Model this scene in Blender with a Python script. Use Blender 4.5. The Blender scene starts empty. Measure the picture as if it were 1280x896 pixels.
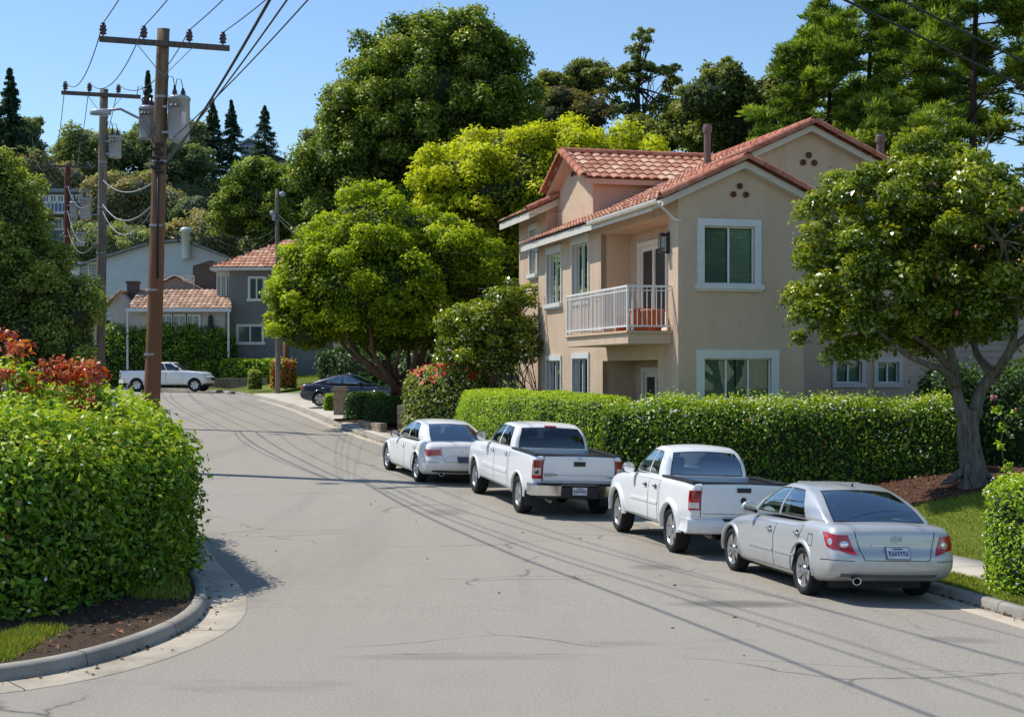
import bpy, bmesh, math, random
import numpy as np
from mathutils import Vector, Matrix, noise
from mathutils.geometry import tessellate_polygon
R = math.radians
scene = bpy.context.scene
COL = scene.collection
rng = np.random.default_rng(7)
random.seed(7)

# ------------------------------------------------------------------ objects
def tag(o, label=None, cat=None, group=None, kind=None):
    if label: o['label'] = label
    if cat: o['category'] = cat
    if group: o['group'] = group
    if kind: o['kind'] = kind
    return o

def thing(name, label, cat, loc=(0, 0, 0), rz=0.0, group=None):
    o = bpy.data.objects.new(name, None)
    COL.objects.link(o)
    o.location = loc
    o.rotation_euler = (0, 0, rz)
    o.empty_display_size = 0.3
    return tag(o, label, cat, group)

def link(name, me, mats=None, parent=None, loc=None, rot=None):
    o = bpy.data.objects.new(name, me)
    COL.objects.link(o)
    if mats is not None:
        if not isinstance(mats, (list, tuple)): mats = [mats]
        if not me.materials:
            for m in mats: me.materials.append(m)
    if parent is not None: o.parent = parent
    if loc is not None: o.location = loc
    if rot is not None: o.rotation_euler = rot
    return o

def copy_tree(o, parent=None):
    c = o.copy()
    COL.objects.link(c)
    if parent is not None: c.parent = parent
    for ch in list(o.children): copy_tree(ch, c)
    return c

def mesh_np(name, verts, faces, smooth=False, attrs=None):
    verts = np.asarray(verts, dtype=np.float32)
    faces = np.asarray(faces, dtype=np.int32)
    k = faces.shape[1]
    me = bpy.data.meshes.new(name)
    me.vertices.add(len(verts)); me.vertices.foreach_set('co', verts.ravel())
    me.loops.add(faces.size); me.loops.foreach_set('vertex_index', faces.ravel())
    me.polygons.add(len(faces))
    me.polygons.foreach_set('loop_start', np.arange(0, faces.size, k, dtype=np.int32))
    me.polygons.foreach_set('loop_total', np.full(len(faces), k, dtype=np.int32))
    if smooth: me.polygons.foreach_set('use_smooth', np.ones(len(faces), dtype=bool))
    for nm, (dom, arr) in (attrs or {}).items():
        a = me.attributes.new(nm, 'FLOAT', dom)
        a.data.foreach_set('value', np.asarray(arr, dtype=np.float32))
    me.update(calc_edges=True)
    return me

class MB:
    """collects polygons into one mesh"""
    def __init__(s): s.v = []; s.f = []; s.m = []; s.sm = []
    def add(s, vs, fs, mat=0, smooth=False):
        b = len(s.v); s.v.extend([tuple(p) for p in vs])
        for f in fs: s.f.append([i + b for i in f]); s.m.append(mat); s.sm.append(smooth)
        return s
    def box(s, c, d, mat=0, rot=None, taper=1.0):
        hx, hy, hz = d[0] / 2, d[1] / 2, d[2] / 2
        vs = []
        for z in (-hz, hz):
            t = taper if z > 0 else 1
            for x, y in ((-hx, -hy), (hx, -hy), (hx, hy), (-hx, hy)): vs.append(Vector((x * t, y * t, z)))
        if rot is not None: vs = [rot @ p for p in vs]
        vs = [p + Vector(c) for p in vs]
        return s.add(vs, [(3, 2, 1, 0), (4, 5, 6, 7), (0, 1, 5, 4), (1, 2, 6, 5), (2, 3, 7, 6), (3, 0, 4, 7)], mat)
    def bbox(s, x0, x1, y0, y1, z0, z1, mat=0):
        return s.box(((x0 + x1) / 2, (y0 + y1) / 2, (z0 + z1) / 2), (x1 - x0, y1 - y0, z1 - z0), mat)
    def bar(s, a, b, w, h=None, mat=0, up=(0, 0, 1)):
        a = Vector(a); b = Vector(b); d = b - a; L = d.length; h = h or w
        x = d.normalized(); u = Vector(up)
        if abs(x.dot(u)) > .99: u = Vector((0, 1, 0))
        y = u.cross(x).normalized(); z = x.cross(y)
        rot = Matrix((x, y, z)).transposed()
        return s.box((a + b) / 2, (L, w, h), mat, rot)
    def tube(s, pts, rad, n=8, mat=0, cap=True, smooth=True):
        pts = [Vector(p) for p in pts]
        if not isinstance(rad, (list, tuple)): rad = [rad] * len(pts)
        rings = []; prev = None
        for i, p in enumerate(pts):
            t = (pts[min(i + 1, len(pts) - 1)] - pts[max(i - 1, 0)]).normalized()
            if prev is None:
                u = Vector((0, 0, 1)) if abs(t.z) < .9 else Vector((1, 0, 0))
                x = u.cross(t).normalized()
            else:
                x = (prev - t * prev.dot(t)).normalized()
            prev = x; y = t.cross(x)
            rings.append([p + (x * math.cos(2 * math.pi * k / n) + y * math.sin(2 * math.pi * k / n)) * rad[i] for k in range(n)])
        vs = [q for r_ in rings for q in r_]
        fs = []
        for i in range(len(rings) - 1):
            for k in range(n):
                k2 = (k + 1) % n
                fs.append((i * n + k, i * n + k2, (i + 1) * n + k2, (i + 1) * n + k))
        s.add(vs, fs, mat, smooth)
        if cap:
            b = len(s.v) - len(vs)
            s.f.append([b + k for k in range(n)][::-1]); s.m.append(mat); s.sm.append(False)
            s.f.append([b + (len(rings) - 1) * n + k for k in range(n)]); s.m.append(mat); s.sm.append(False)
        return s
    def lathe(s, prof, n=20, mat=0, M=None, smooth=True, closed=False):
        """prof: (r, z) list about z"""
        vs = []; fs = []
        for r_, z in prof:
            for k in range(n):
                a = 2 * math.pi * k / n
                p = Vector((r_ * math.cos(a), r_ * math.sin(a), z))
                vs.append(M @ p if M is not None else p)
        m = len(prof)
        for i in range(m if closed else m - 1):
            j = (i + 1) % m
            for k in range(n):
                k2 = (k + 1) % n
                fs.append((i * n + k, i * n + k2, j * n + k2, j * n + k))
        return s.add(vs, fs, mat, smooth)
    def quad(s, a, b, c, d, mat=0): return s.add([a, b, c, d], [(0, 1, 2, 3)], mat)
    def mesh(s, name, sharp=None):
        me = bpy.data.meshes.new(name)
        me.from_pydata(s.v, [], s.f)
        me.polygons.foreach_set('material_index', s.m)
        me.polygons.foreach_set('use_smooth', s.sm)
        me.update()
        if sharp: me.set_sharp_from_angle(angle=R(sharp))
        return me
    def build(s, name, mats, parent=None, bevel=0, sharp=None, loc=None, rot=None):
        me = s.mesh(name, sharp)
        if bevel:
            bm = bmesh.new(); bm.from_mesh(me)
            bmesh.ops.remove_doubles(bm, verts=bm.verts, dist=1e-5)
            ed = [e for e in bm.edges if len(e.link_faces) == 2 and e.calc_face_angle(0) > .5]
            bmesh.ops.bevel(bm, geom=ed, offset=bevel, segments=2, affect='EDGES', profile=.5)
            bm.to_mesh(me); bm.free()
        return link(name, me, mats, parent, loc, rot)

def pch(xs, ys):
    """smooth monotone interpolation"""
    xs = np.array(xs, float); ys = np.array(ys, float)
    h = np.diff(xs); dl = np.diff(ys) / h
    m = np.zeros(len(xs)); m[0] = dl[0]; m[-1] = dl[-1]
    for i in range(1, len(xs) - 1):
        m[i] = 0 if dl[i - 1] * dl[i] <= 0 else 2 * dl[i - 1] * dl[i] / (dl[i - 1] + dl[i])
    def f(x):
        x = np.clip(np.asarray(x, float), xs[0], xs[-1])
        i = np.clip(np.searchsorted(xs, x) - 1, 0, len(xs) - 2)
        t = (x - xs[i]) / h[i]
        return ((2 * t**3 - 3 * t**2 + 1) * ys[i] + (t**3 - 2 * t**2 + t) * h[i] * m[i]
                + (-2 * t**3 + 3 * t**2) * ys[i + 1] + (t**3 - t**2) * h[i] * m[i + 1])
    return f

# ------------------------------------------------------------------ materials
class NT:
    def __init__(s, name):
        s.m = bpy.data.materials.new(name); s.m.use_nodes = True
        s.t = s.m.node_tree; s.n = s.t.nodes
        for x in list(s.n): s.n.remove(x)
        s.out = s.n.new('ShaderNodeOutputMaterial')
    def new(s, typ, **kw):
        nd = s.n.new(typ)
        for k, v in kw.items(): setattr(nd, k, v)
        return nd
    def L(s, a, b): s.t.links.new(a, b); return s
    def coord(s, scale=1.0, kind='Object'):
        c = s.new('ShaderNodeTexCoord'); mp = s.new('ShaderNodeMapping')
        mp.inputs['Scale'].default_value = scale if isinstance(scale, tuple) else (scale,) * 3
        s.L(c.outputs[kind], mp.inputs['Vector']); return mp.outputs['Vector']
    def noise(s, vec, scale, detail=4, rough=.55):
        n = s.new('ShaderNodeTexNoise'); n.inputs['Scale'].default_value = scale
        n.inputs['Detail'].default_value = detail; n.inputs['Roughness'].default_value = rough
        s.L(vec, n.inputs['Vector']); return n.outputs['Fac']
    def ramp(s, fac, stops, interp='LINEAR'):
        r = s.new('ShaderNodeValToRGB'); r.color_ramp.interpolation = interp
        e = r.color_ramp.elements
        while len(e) < len(stops): e.new(.5)
        for el, (p, c) in zip(e, stops):
            el.position = p
            el.color = (c, c, c, 1) if isinstance(c, (int, float)) else (c[0], c[1], c[2], 1)
        s.L(fac, r.inputs['Fac']); return r.outputs['Color']
    def mix(s, fac, a, b, mode='MIX'):
        m = s.new('ShaderNodeMix', data_type='RGBA', blend_type=mode)
        for sock, v in ((m.inputs[0], fac), (m.inputs[6], a), (m.inputs[7], b)):
            if isinstance(v, (int, float)): sock.default_value = v
            elif isinstance(v, tuple): sock.default_value = (v[0], v[1], v[2], 1)
            else: s.L(v, sock)
        return m.outputs[2]
    def math(s, op, a, b=0.0):
        m = s.new('ShaderNodeMath', operation=op)
        for sock, v in ((m.inputs[0], a), (m.inputs[1], b)):
            if isinstance(v, (int, float)): sock.default_value = v
            else: s.L(v, sock)
        return m.outputs[0]
    def attr(s, nm):
        a = s.new('ShaderNodeAttribute'); a.attribute_name = nm; return a.outputs['Fac']
    def bump(s, h, strength=.3, dist=.02):
        b = s.new('ShaderNodeBump'); b.inputs['Strength'].default_value = strength
        b.inputs['Distance'].default_value = dist; s.L(h, b.inputs['Height']); return b.outputs['Normal']
    def princ(s, color, rough=.5, metal=0.0, spec=.5, coat=0.0, normal=None, finish=True, alpha=None):
        p = s.new('ShaderNodeBsdfPrincipled')
        for k, v in (('Base Color', color), ('Roughness', rough), ('Metallic', metal), ('Specular IOR Level', spec), ('Coat Weight', coat)):
            if isinstance(v, tuple): p.inputs[k].default_value = (v[0], v[1], v[2], 1)
            elif isinstance(v, (int, float)): p.inputs[k].default_value = v
            else: s.L(v, p.inputs[k])
        if normal is not None: s.L(normal, p.inputs['Normal'])
        if finish: s.L(p.outputs[0], s.out.inputs['Surface'])
        s.p = p
        return p.outputs[0]

MATS = {}
def simple(name, color, rough=.5, metal=0.0, spec=.5, coat=0.0, var=.12, scale=6.0, bump=0.0):
    """plain surface with slight mottling"""
    if name in MATS: return MATS[name]
    t = NT(name); v = t.coord()
    n = t.noise(v, scale, 5, .6)
    lo = tuple(c * (1 - var) for c in color); hi = tuple(min(1, c * (1 + var)) for c in color)
    c = t.ramp(n, [(.3, lo), (.7, hi)])
    nm = t.bump(t.noise(v, scale * 12, 3), bump, .01) if bump else None
    t.princ(c, rough, metal, spec, coat, nm)
    MATS[name] = t.m
    return t.m

def paint(name, color, metal=0.0, rough=.32):
    t = NT(name); v = t.coord()
    dirt = t.ramp(t.noise(v, 3.0, 6, .65), [(.35, 0.0), (.75, 1.0)])
    sep = t.new('ShaderNodeSeparateXYZ'); t.L(v, sep.inputs[0])
    low = t.ramp(sep.outputs['Z'], [(.15, .55), (.75, .04)])
    f = t.math('MULTIPLY', dirt, low)
    c = t.mix(f, color, (.3, .27, .23))
    r = t.math('ADD', t.math('MULTIPLY', f, .35), rough)
    t.princ(c, r, metal, .5, .6)
    t.p.inputs['Coat Roughness'].default_value = .06
    MATS[name] = t.m
    return t.m

def leaf_mat(name, dark, mid, light, trans=.4, rough=.42, spec=.4, bright=1.0):
    t = NT(name)
    f = t.attr('tint')
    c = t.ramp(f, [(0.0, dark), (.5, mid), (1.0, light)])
    p = t.princ(c, rough, 0, spec, finish=False)
    tr = t.new('ShaderNodeBsdfTranslucent')
    tc = t.mix(1.0, c, (1.35 * bright, 1.3 * bright, .45 * bright), 'MULTIPLY')
    t.L(tc, tr.inputs['Color'])
    mx = t.new('ShaderNodeMixShader'); mx.inputs[0].default_value = trans
    t.L(p, mx.inputs[1]); t.L(tr.outputs[0], mx.inputs[2])
    t.L(mx.outputs[0], t.out.inputs['Surface'])
    MATS[name] = t.m
    return t.m

def glass_mat(name, tint, refl=(.9, .95, 1.0), rough=.02, base=.0):
    t = NT(name)
    tr = t.new('ShaderNodeBsdfTransparent'); tr.inputs['Color'].default_value = (*tint, 1)
    gl = t.new('ShaderNodeBsdfGlossy'); gl.inputs['Roughness'].default_value = rough
    gl.inputs['Color'].default_value = (*refl, 1)
    fr = t.new('ShaderNodeFresnel'); fr.inputs['IOR'].default_value = 1.5
    fac = t.math('MINIMUM', t.math('ADD', fr.outputs[0], base), 1.0)
    mx = t.new('ShaderNodeMixShader'); t.L(fac, mx.inputs[0])
    t.L(tr.outputs[0], mx.inputs[1]); t.L(gl.outputs[0], mx.inputs[2])
    t.L(mx.outputs[0], t.out.inputs['Surface'])
    MATS[name] = t.m
    return t.m
# ------------------------------------------------------------------ terrain & road
CH = 2.95
_gy = [-40, 16, 19, 24, 30, 36, 43, 50, 64, 90, 110, 140, 500]
_gz = [0, 0, -.01, -.06, -.01, .22, .51, .76, 1.2, 1.75, 2.4, 3.0, 3.0]
_g = pch(_gy, _gz)
def g(y): return _g(y)
def hill(x, y):
    b = np.interp(y, [100, 118, 150, 200, 260, 330, 420], [0, 1.8, 8.5, 21.5, 32, 39, 40])
    side = 1.0 - .32 * np.clip((np.asarray(x) - 5) / 60, 0, 1)
    return b * side

KR = [(11.5, 5), (9.2, 9.5), (7.6, 13), (6.5, 16.6), (5.95, 19.3), (5.55, 21.2), (5.0, 23.4), (4.45, 25.3), (2.5, 31.3), (.35, 36.5),
      (-1.7, 41), (-4.1, 47.5), (-6.2, 53.8), (-7.95, 59.8), (-11, 71), (-15.4, 85), (-17.8, 90.3), (-22, 94.2), (-32, 97), (-75, 104)]
KL = [(-75, 4), (-30, 9), (-16, 11.6), (-9, 12.7), (-5.7, 13.4), (-4.8, 13.75), (-4.2, 14.5), (-3.8, 15.8), (-3.68, 17.0), (-3.85, 18.4), (-4.2, 19.8), (-5.0, 22.3), (-5.8, 25), (-9.35, 37.5),
      (-15.2, 53.5), (-21.6, 76.6), (-25.5, 86), (-29, 90), (-36, 92.2), (-75, 98)]

def resample(poly, step):
    P = np.array(poly, float)
    for _ in range(2):          # corner cutting keeps the kerbs rounded
        Q = [P[0]]
        for a, b in zip(P[:-1], P[1:]):
            Q += [a * .75 + b * .25, a * .25 + b * .75]
        Q.append(P[-1]); P = np.array(Q)
    d = np.r_[0, np.cumsum(np.linalg.norm(np.diff(P, axis=0), axis=1))]
    n = max(2, int(d[-1] / step)); s = np.linspace(0, d[-1], n)
    return np.c_[np.interp(s, d, P[:, 0]), np.interp(s, d, P[:, 1])]
KRs = resample(KR, .5); KLs = resample(KL, .5)

def sdist(P, poly, left):
    """signed distance; positive off the road"""
    A = poly[:-1]; B = poly[1:]; D = B - A; L2 = (D**2).sum(1)
    best = np.full(len(P), 1e9); sg = np.ones(len(P))
    for a, d, l in zip(A, D, L2):
        w = P - a
        t = np.clip((w @ d) / l, 0, 1)
        q = w - t[:, None] * d
        r = np.hypot(q[:, 0], q[:, 1])
        c = d[0] * w[:, 1] - d[1] * w[:, 0]
        m = r < best - 1e-9
        best[m] = r[m]; sg[m] = np.sign(c[m])
    return best * (sg if left else -sg)
KRc = resample(KR, 1.5); KLc = resample(KL, 1.2)
def offroad(P):
    return sdist(P, KRc, False), sdist(P, KLc, True)
def sm(x, a, b):
    t = np.clip((x - a) / (b - a), 0, 1); return t * t * (3 - 2 * t)
def terr(x, y, dr=None, dl=None):
    x = np.atleast_1d(np.asarray(x, float)); y = np.atleast_1d(np.asarray(y, float))
    if dr is None: dr, dl = offroad(np.c_[x, y])
    right = dr > dl
    ramp = np.where(right, .68 * sm(dr, 2.0, 6.5) + .3 * sm(dr, 8, 20), .35 * sm(dl, 1.5, 9) + .5 * sm(dl, 9, 30))
    return g(y) + .13 + ramp + hill(x, y) - np.where(right, .10 * (1 - sm(dr, 2, 9)), 0)
def gz(x, y): return float(terr(x, y)[0])

def grid_terrain(x0, x1, y0, y1, step, name, mat, drop=0.0, skip=None):
    nx = int(round((x1 - x0) / step)); ny = int(round((y1 - y0) / step))
    X, Y = np.meshgrid(np.linspace(x0, x1, nx + 1), np.linspace(y0, y1, ny + 1))
    P = np.c_[X.ravel(), Y.ravel()]
    dr, dl = offroad(P); D = np.maximum(dr, dl)
    inside = D < -.72 * step
    sn = np.abs(D) < .72 * step
    e = 1e-3
    gx = (np.maximum(*offroad(P[sn] + [e, 0])) - D[sn]) / e
    gy_ = (np.maximum(*offroad(P[sn] + [0, e])) - D[sn]) / e
    mv = .09 - D[sn]
    P[sn, 0] += gx * mv; P[sn, 1] += gy_ * mv
    dr, dl = offroad(P)
    Z = terr(P[:, 0], P[:, 1], dr, dl) - drop
    Z += np.array([noise.noise((a * .35, b * .35, 0)) * .05 + noise.noise((a * 1.7, b * 1.7, 3)) * .015 for a, b in P]) * np.clip((np.maximum(dr, dl) - 2.3) / 2, 0, 1)
    idx = np.arange((nx + 1) * (ny + 1)).reshape(ny + 1, nx + 1)
    Fq = np.c_[idx[:-1, :-1].ravel(), idx[:-1, 1:].ravel(), idx[1:, 1:].ravel(), idx[1:, :-1].ravel()]
    Fq = Fq[~inside[Fq].any(1)]
    if skip is not None:
        c = P[Fq].mean(1); Fq = Fq[~skip(c[:, 0], c[:, 1])]
    me = mesh_np(name, np.c_[P, Z], Fq, True, {'grass': ('POINT', zone_grass(P, dr, dl)), 'mulch': ('POINT', zone_mulch(P, dr, dl))})
    return tag(link(name, me, mat), kind='structure')

def zone_grass(P, dr, dl):
    x, y = P[:, 0], P[:, 1]
    lawn = (dr > .15) & (y < 28.3 - .12 * (x - 8)) & (y < 30)
    far = (dr > .2) & (y > 66)
    corner = (dl > .15) & (dl < 1.5) & (y < 16.2) & (x < -4.95)
    return (lawn | far | corner).astype(float)
def zone_mulch(P, dr, dl):
    x, y = P[:, 0], P[:, 1]
    return ((dr > 1.0) & (y > 28.1 - .12 * (x - 8)) & (y < 60)).astype(float)

def ground_mat():
    t = NT('lawn_and_soil'); v = t.coord()
    n1 = t.noise(v, 1.3, 5); n2 = t.noise(v, 22, 4, .7); n3 = t.noise(v, 90, 2)
    grass = t.mix(n1, (.12, .17, .022), (.26, .27, .055)); grass = t.mix(n3, grass, (.10, .15, .02))
    soil = t.ramp(n2, [(.3, (.022, .015, .010)), (.6, (.075, .05, .032)), (.8, (.16, .11, .07))])
    mul = t.ramp(n2, [(.3, (.025, .013, .009)), (.58, (.11, .052, .033)), (.8, (.26, .15, .10))])
    ga = t.math('MULTIPLY', t.attr('grass'), t.ramp(n1, [(.25, .6), (.4, 1.0)]))
    c = t.mix(t.attr('mulch'), soil, mul); c = t.mix(ga, c, grass)
    t.princ(c, .9, 0, .2, 0, t.bump(n2, .7, .04)); return t.m

def asphalt_mat():
    t = NT('worn_asphalt'); v = t.coord()
    big = t.noise(v, .16, 4, .5); med = t.noise(v, 1.4, 5, .6); fine = t.noise(v, 70, 3, .8); f2 = t.noise(v, 26, 3, .7)
    c = t.ramp(big, [(.3, (0.281, 0.257, 0.216)), (.7, (0.361, 0.328, 0.278))])
    c = t.mix(.55, c, t.ramp(med, [(.25, (0.254, 0.229, 0.196)), (.75, (0.389, 0.355, 0.303))]))
    c = t.mix(.62, c, t.ramp(fine, [(.38, (0.124, 0.114, 0.098)), (.5, (0.310, 0.284, 0.242)), (.66, (0.585, 0.536, 0.453))]))
    c = t.mix(.3, c, t.ramp(f2, [(.3, (0.180, 0.163, 0.144)), (.7, (0.462, 0.426, 0.359))]))
    # tyre-worn lanes stretched along the street
    st = t.noise(t.coord((.9, .07, 1)), 1.0, 3, .5)
    c = t.mix(t.ramp(st, [(.52, 0.0), (.72, .35)]), c, (0.214, 0.196, 0.167))
    # oil / damp patch
    pt = t.noise(t.coord((.35, .9, 1)), .55, 4, .6)
    c = t.mix(t.ramp(pt, [(.63, 0.0), (.72, .45)]), c, (0.164, 0.151, 0.130))
    # sealed cracks: edges of a warped voronoi
    w = t.new('ShaderNodeTexNoise'); w.inputs['Scale'].default_value = .55; w.inputs['Detail'].default_value = 6
    cv = t.coord((.32, .55, 1)); t.L(cv, w.inputs['Vector'])
    ad = t.new('ShaderNodeVectorMath', operation='MULTIPLY_ADD')
    t.L(w.outputs['Color'], ad.inputs[0]); ad.inputs[1].default_value = (1.3, 1.3, 0); t.L(cv, ad.inputs[2])
    vo = t.new('ShaderNodeTexVoronoi', feature='DISTANCE_TO_EDGE'); vo.inputs['Scale'].default_value = .55
    t.L(ad.outputs[0], vo.inputs['Vector'])
    gate = t.ramp(t.noise(v, .3, 3), [(.46, 0.0), (.56, 1.0)])
    cr = t.math('MULTIPLY', t.ramp(vo.outputs[0], [(.0, .7), (.0028, .45), (.005, 0.0)]), gate)
    c = t.mix(cr, c, (0.035, 0.034, 0.032))
    tc = t.new('ShaderNodeTexCoord'); n5 = t.noise(v, 3.0, 5, .7)
    for (ox, oy, sx, sy, st) in ((2.9, 18.5, 1.15, .42, .55), (2.2, 22.3, .5, .5, .35), (-1.4, 30.5, .7, .9, .3), (5.0, 16.2, .6, .3, .3), (-.6, 15.0, 1.6, .22, .22)):
        mp = t.new('ShaderNodeMapping', vector_type='TEXTURE'); mp.inputs['Location'].default_value = (ox, oy, 0); mp.inputs['Scale'].default_value = (sx, sy, 3); t.L(tc.outputs['Object'], mp.inputs['Vector'])
        gr = t.new('ShaderNodeTexGradient', gradient_type='SPHERICAL'); t.L(mp.outputs[0], gr.inputs[0])
        m_ = t.math('MULTIPLY', t.ramp(t.math('MULTIPLY', gr.outputs['Fac'], t.math('ADD', n5, .35)), [(.1, 0.0), (.5, 1.0)]), st); c = t.mix(m_, c, (.06, .058, .055))
    h = t.math('SUBTRACT', fine, t.math('MULTIPLY', cr, 2.0))
    t.princ(c, .88, 0, .25, 0, t.bump(h, .5, .012)); return t.m

def concrete_mat(name, lo, hi, joint=1.2):
    t = NT(name); v = t.coord()
    n = t.noise(v, 2.2, 6, .65); f = t.noise(v, 70, 2)
    c = t.ramp(n, [(.3, lo), (.7, hi)]); c = t.mix(.35, c, t.ramp(f, [(.3, tuple(x * .6 for x in lo)), (.7, tuple(min(1, x * 1.2) for x in hi))]))
    st = t.noise(v, .9, 5, .7); c = t.mix(t.ramp(st, [(.48, 0.0), (.72, .65)]), c, tuple(x * .45 for x in lo))
    j = t.attr('joint')
    c = t.mix(j, c, (.05, .047, .042))
    t.princ(c, .85, 0, .3, 0, t.bump(f, .3, .006)); return t.m

M_ground = ground_mat(); M_asphalt = asphalt_mat()
M_kerb = concrete_mat('kerb_concrete', (.24, .22, .19), (.36, .335, .29))
M_gutter = concrete_mat('gutter_concrete', (.40, .345, .27), (.56, .49, .385))
M_walk = concrete_mat('pavement_concrete', (.40, .36, .30), (.55, .50, .425))

def strip(poly, left, prof, name, mat, y0=-99, y1=999, step=.3, joint=3.0, x1=None, x0=None):
    P = resample(poly, step)
    ok = (P[:, 1] >= y0) & (P[:, 1] <= y1) & (P[:, 0] > -45)
    P = P[ok]
    T = np.gradient(P, axis=0); T /= np.linalg.norm(T, axis=1)[:, None]
    Nn = np.c_[-T[:, 1], T[:, 0]] * (1 if left else -1)      # points off the road
    vs = []; 
    for d, z in prof:
        q = P + Nn * d
        vs.append(np.c_[q, g(q[:, 1]) + z + (0 if left else -.10 + .03 * max(0, -d))])
    V = np.stack(vs, 1); n, k = V.shape[:2]
    idx = np.arange(n * k).reshape(n, k)
    Fq = np.c_[idx[:-1, :-1].ravel(), idx[:-1, 1:].ravel(), idx[1:, 1:].ravel(), idx[1:, :-1].ravel()]
    if not left: Fq = Fq[:, ::-1]
    every = max(1, int(joint / step))
    jt = np.zeros((n - 1, k - 1))
    me = mesh_np(name, V.reshape(-1, 3), Fq, False, {'joint': ('FACE', jt.ravel())})
    o = tag(link(name, me, mat), kind='structure')
    # tooled joints: thin dark grooves standing 2 mm above, part of the same mesh
    bm = bmesh.new(); bm.from_mesh(me); lay = bm.faces.layers.float.get('joint')
    for i in range(every, n - 1, every):
        t = T[i] * .006
        row = []
        for j in range(k):
            p = V[i, j]
            row.append((bm.verts.new((p[0] - t[0], p[1] - t[1], p[2] + .002)), bm.verts.new((p[0] + t[0], p[1] + t[1], p[2] + .002))))
        for j in range(k - 1):
            f = bm.faces.new((row[j][0], row[j + 1][0], row[j + 1][1], row[j][1])); f[lay] = 1.0
    bm.normal_update(); bm.to_mesh(me); bm.free()
    return o

def make_ground():
    xs = np.r_[np.arange(-80, -24.1, 1.0), np.arange(-23.5, 40.1, .5)]; ys = np.r_[np.arange(-60, -6, 3.0), np.arange(-6, 108.1, .5)]
    X, Y = np.meshgrid(xs, ys); P = np.c_[X.ravel(), Y.ravel()]
    V = np.c_[P, g(P[:, 1]) - .10 * np.clip(1 + sdist(P, KRc, False) / 2.8, 0, 1)]
    idx = np.arange(len(V)).reshape(len(ys), len(xs))
    Fq = np.c_[idx[:-1, :-1].ravel(), idx[:-1, 1:].ravel(), idx[1:, 1:].ravel(), idx[1:, :-1].ravel()]
    tag(link('road', mesh_np('road', V, Fq, True), M_asphalt), kind='structure')
    fine = lambda x, y: (x > -24) & (x < 16) & (y > 6.4) & (y < 91)
    grid_terrain(-24.4, 16.4, 6, 91.6, .4, 'ground', M_ground)
    far = lambda x, y: (x > -23.5) & (x < 15.5) & (y > 7) & (y < 90.5)
    grid_terrain(-160, 160, -60, 112, 2.0, 'terrain', M_ground, .03, far)
    xs = np.linspace(-900, 900, 91); ys = np.r_[np.linspace(108, 260, 40), np.linspace(270, 1500, 25)]
    X, Y = np.meshgrid(xs, ys); x = X.ravel(); y = Y.ravel()
    Z = g(y) + .9 + hill(x, y) + np.array([noise.noise((a * .02, b * .02, 5)) for a, b in zip(x, y)]) * 2.5 * np.clip((y - 115) / 40, 0, 1) - .1
    idx = np.arange(len(x)).reshape(len(ys), len(xs))
    Fq = np.c_[idx[:-1, :-1].ravel(), idx[:-1, 1:].ravel(), idx[1:, 1:].ravel(), idx[1:, :-1].ravel()]
    tag(link('hill', mesh_np('hill', np.c_[x, y, Z], Fq, True), simple('hillside_scrub', (.025, .035, .012), .9, scale=.3, var=.4)), kind='structure')
    kp = [(-.012, -.03), (0.0, .02), (.018, .118), (.05, .145), (.15, .15), (.165, .06)]
    strip(KR, False, kp, 'kerb', M_kerb, joint=1.8); strip(KL, True, kp, 'kerb', M_kerb, joint=1.8)
    gp = [(-.50, .003), (-.485, .012), (-.2, .008), (.0, .010)]
    strip(KL, True, gp, 'gutter', M_gutter, 9, 80)
    strip(KR, False, [(-.33, .003), (-.32, .010), (0, .010)], 'gutter', M_gutter, 6, 80)
    strip(KR, False, [(1.0, .10), (1.0, .152), (1.55, .155), (2.1, .155), (2.1, .1)], 'pavement', M_walk, 6, 29.6, joint=1.5)
    strip(KR, False, [(.16, .1), (.17, .152), (.95, .155), (.96, .1)], 'pavement', M_walk, 30.6, 56, joint=1.5)
    strip(KR, False, [(.16, .1), (.17, .20), (1.6, .21), (3.4, .22), (3.4, .1)], 'driveway', M_walk, 57, 84, joint=3)

# grass blades: one uncountable mass
def grass_blades(name, pts_fn, n, h, mat, seed, label):
    r = np.random.default_rng(seed)
    P = pts_fn(r, n); n = len(P)
    Z = terr(P[:, 0], P[:, 1])
    a = r.uniform(0, 2 * np.pi, n); hh = h * r.uniform(.5, 1.3, n); w = .006 + .004 * r.random(n)
    dx, dy = np.cos(a), np.sin(a); ln = hh * r.uniform(.1, .8, n); b = r.uniform(0, 2 * np.pi, n)
    base = np.c_[P, Z]
    v0 = base + np.c_[dx * w, dy * w, 0 * w]; v1 = base - np.c_[dx * w, dy * w, 0 * w]
    v2 = base + np.c_[np.cos(b) * ln, np.sin(b) * ln, hh]
    V = np.stack([v0, v1, v2], 1).reshape(-1, 3)
    me = mesh_np(name, V, np.arange(3 * n).reshape(-1, 3), False, {'tint': ('FACE', r.random(n))})
    tag(link(name, me, mat), label, 'grass', kind='stuff')
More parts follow.
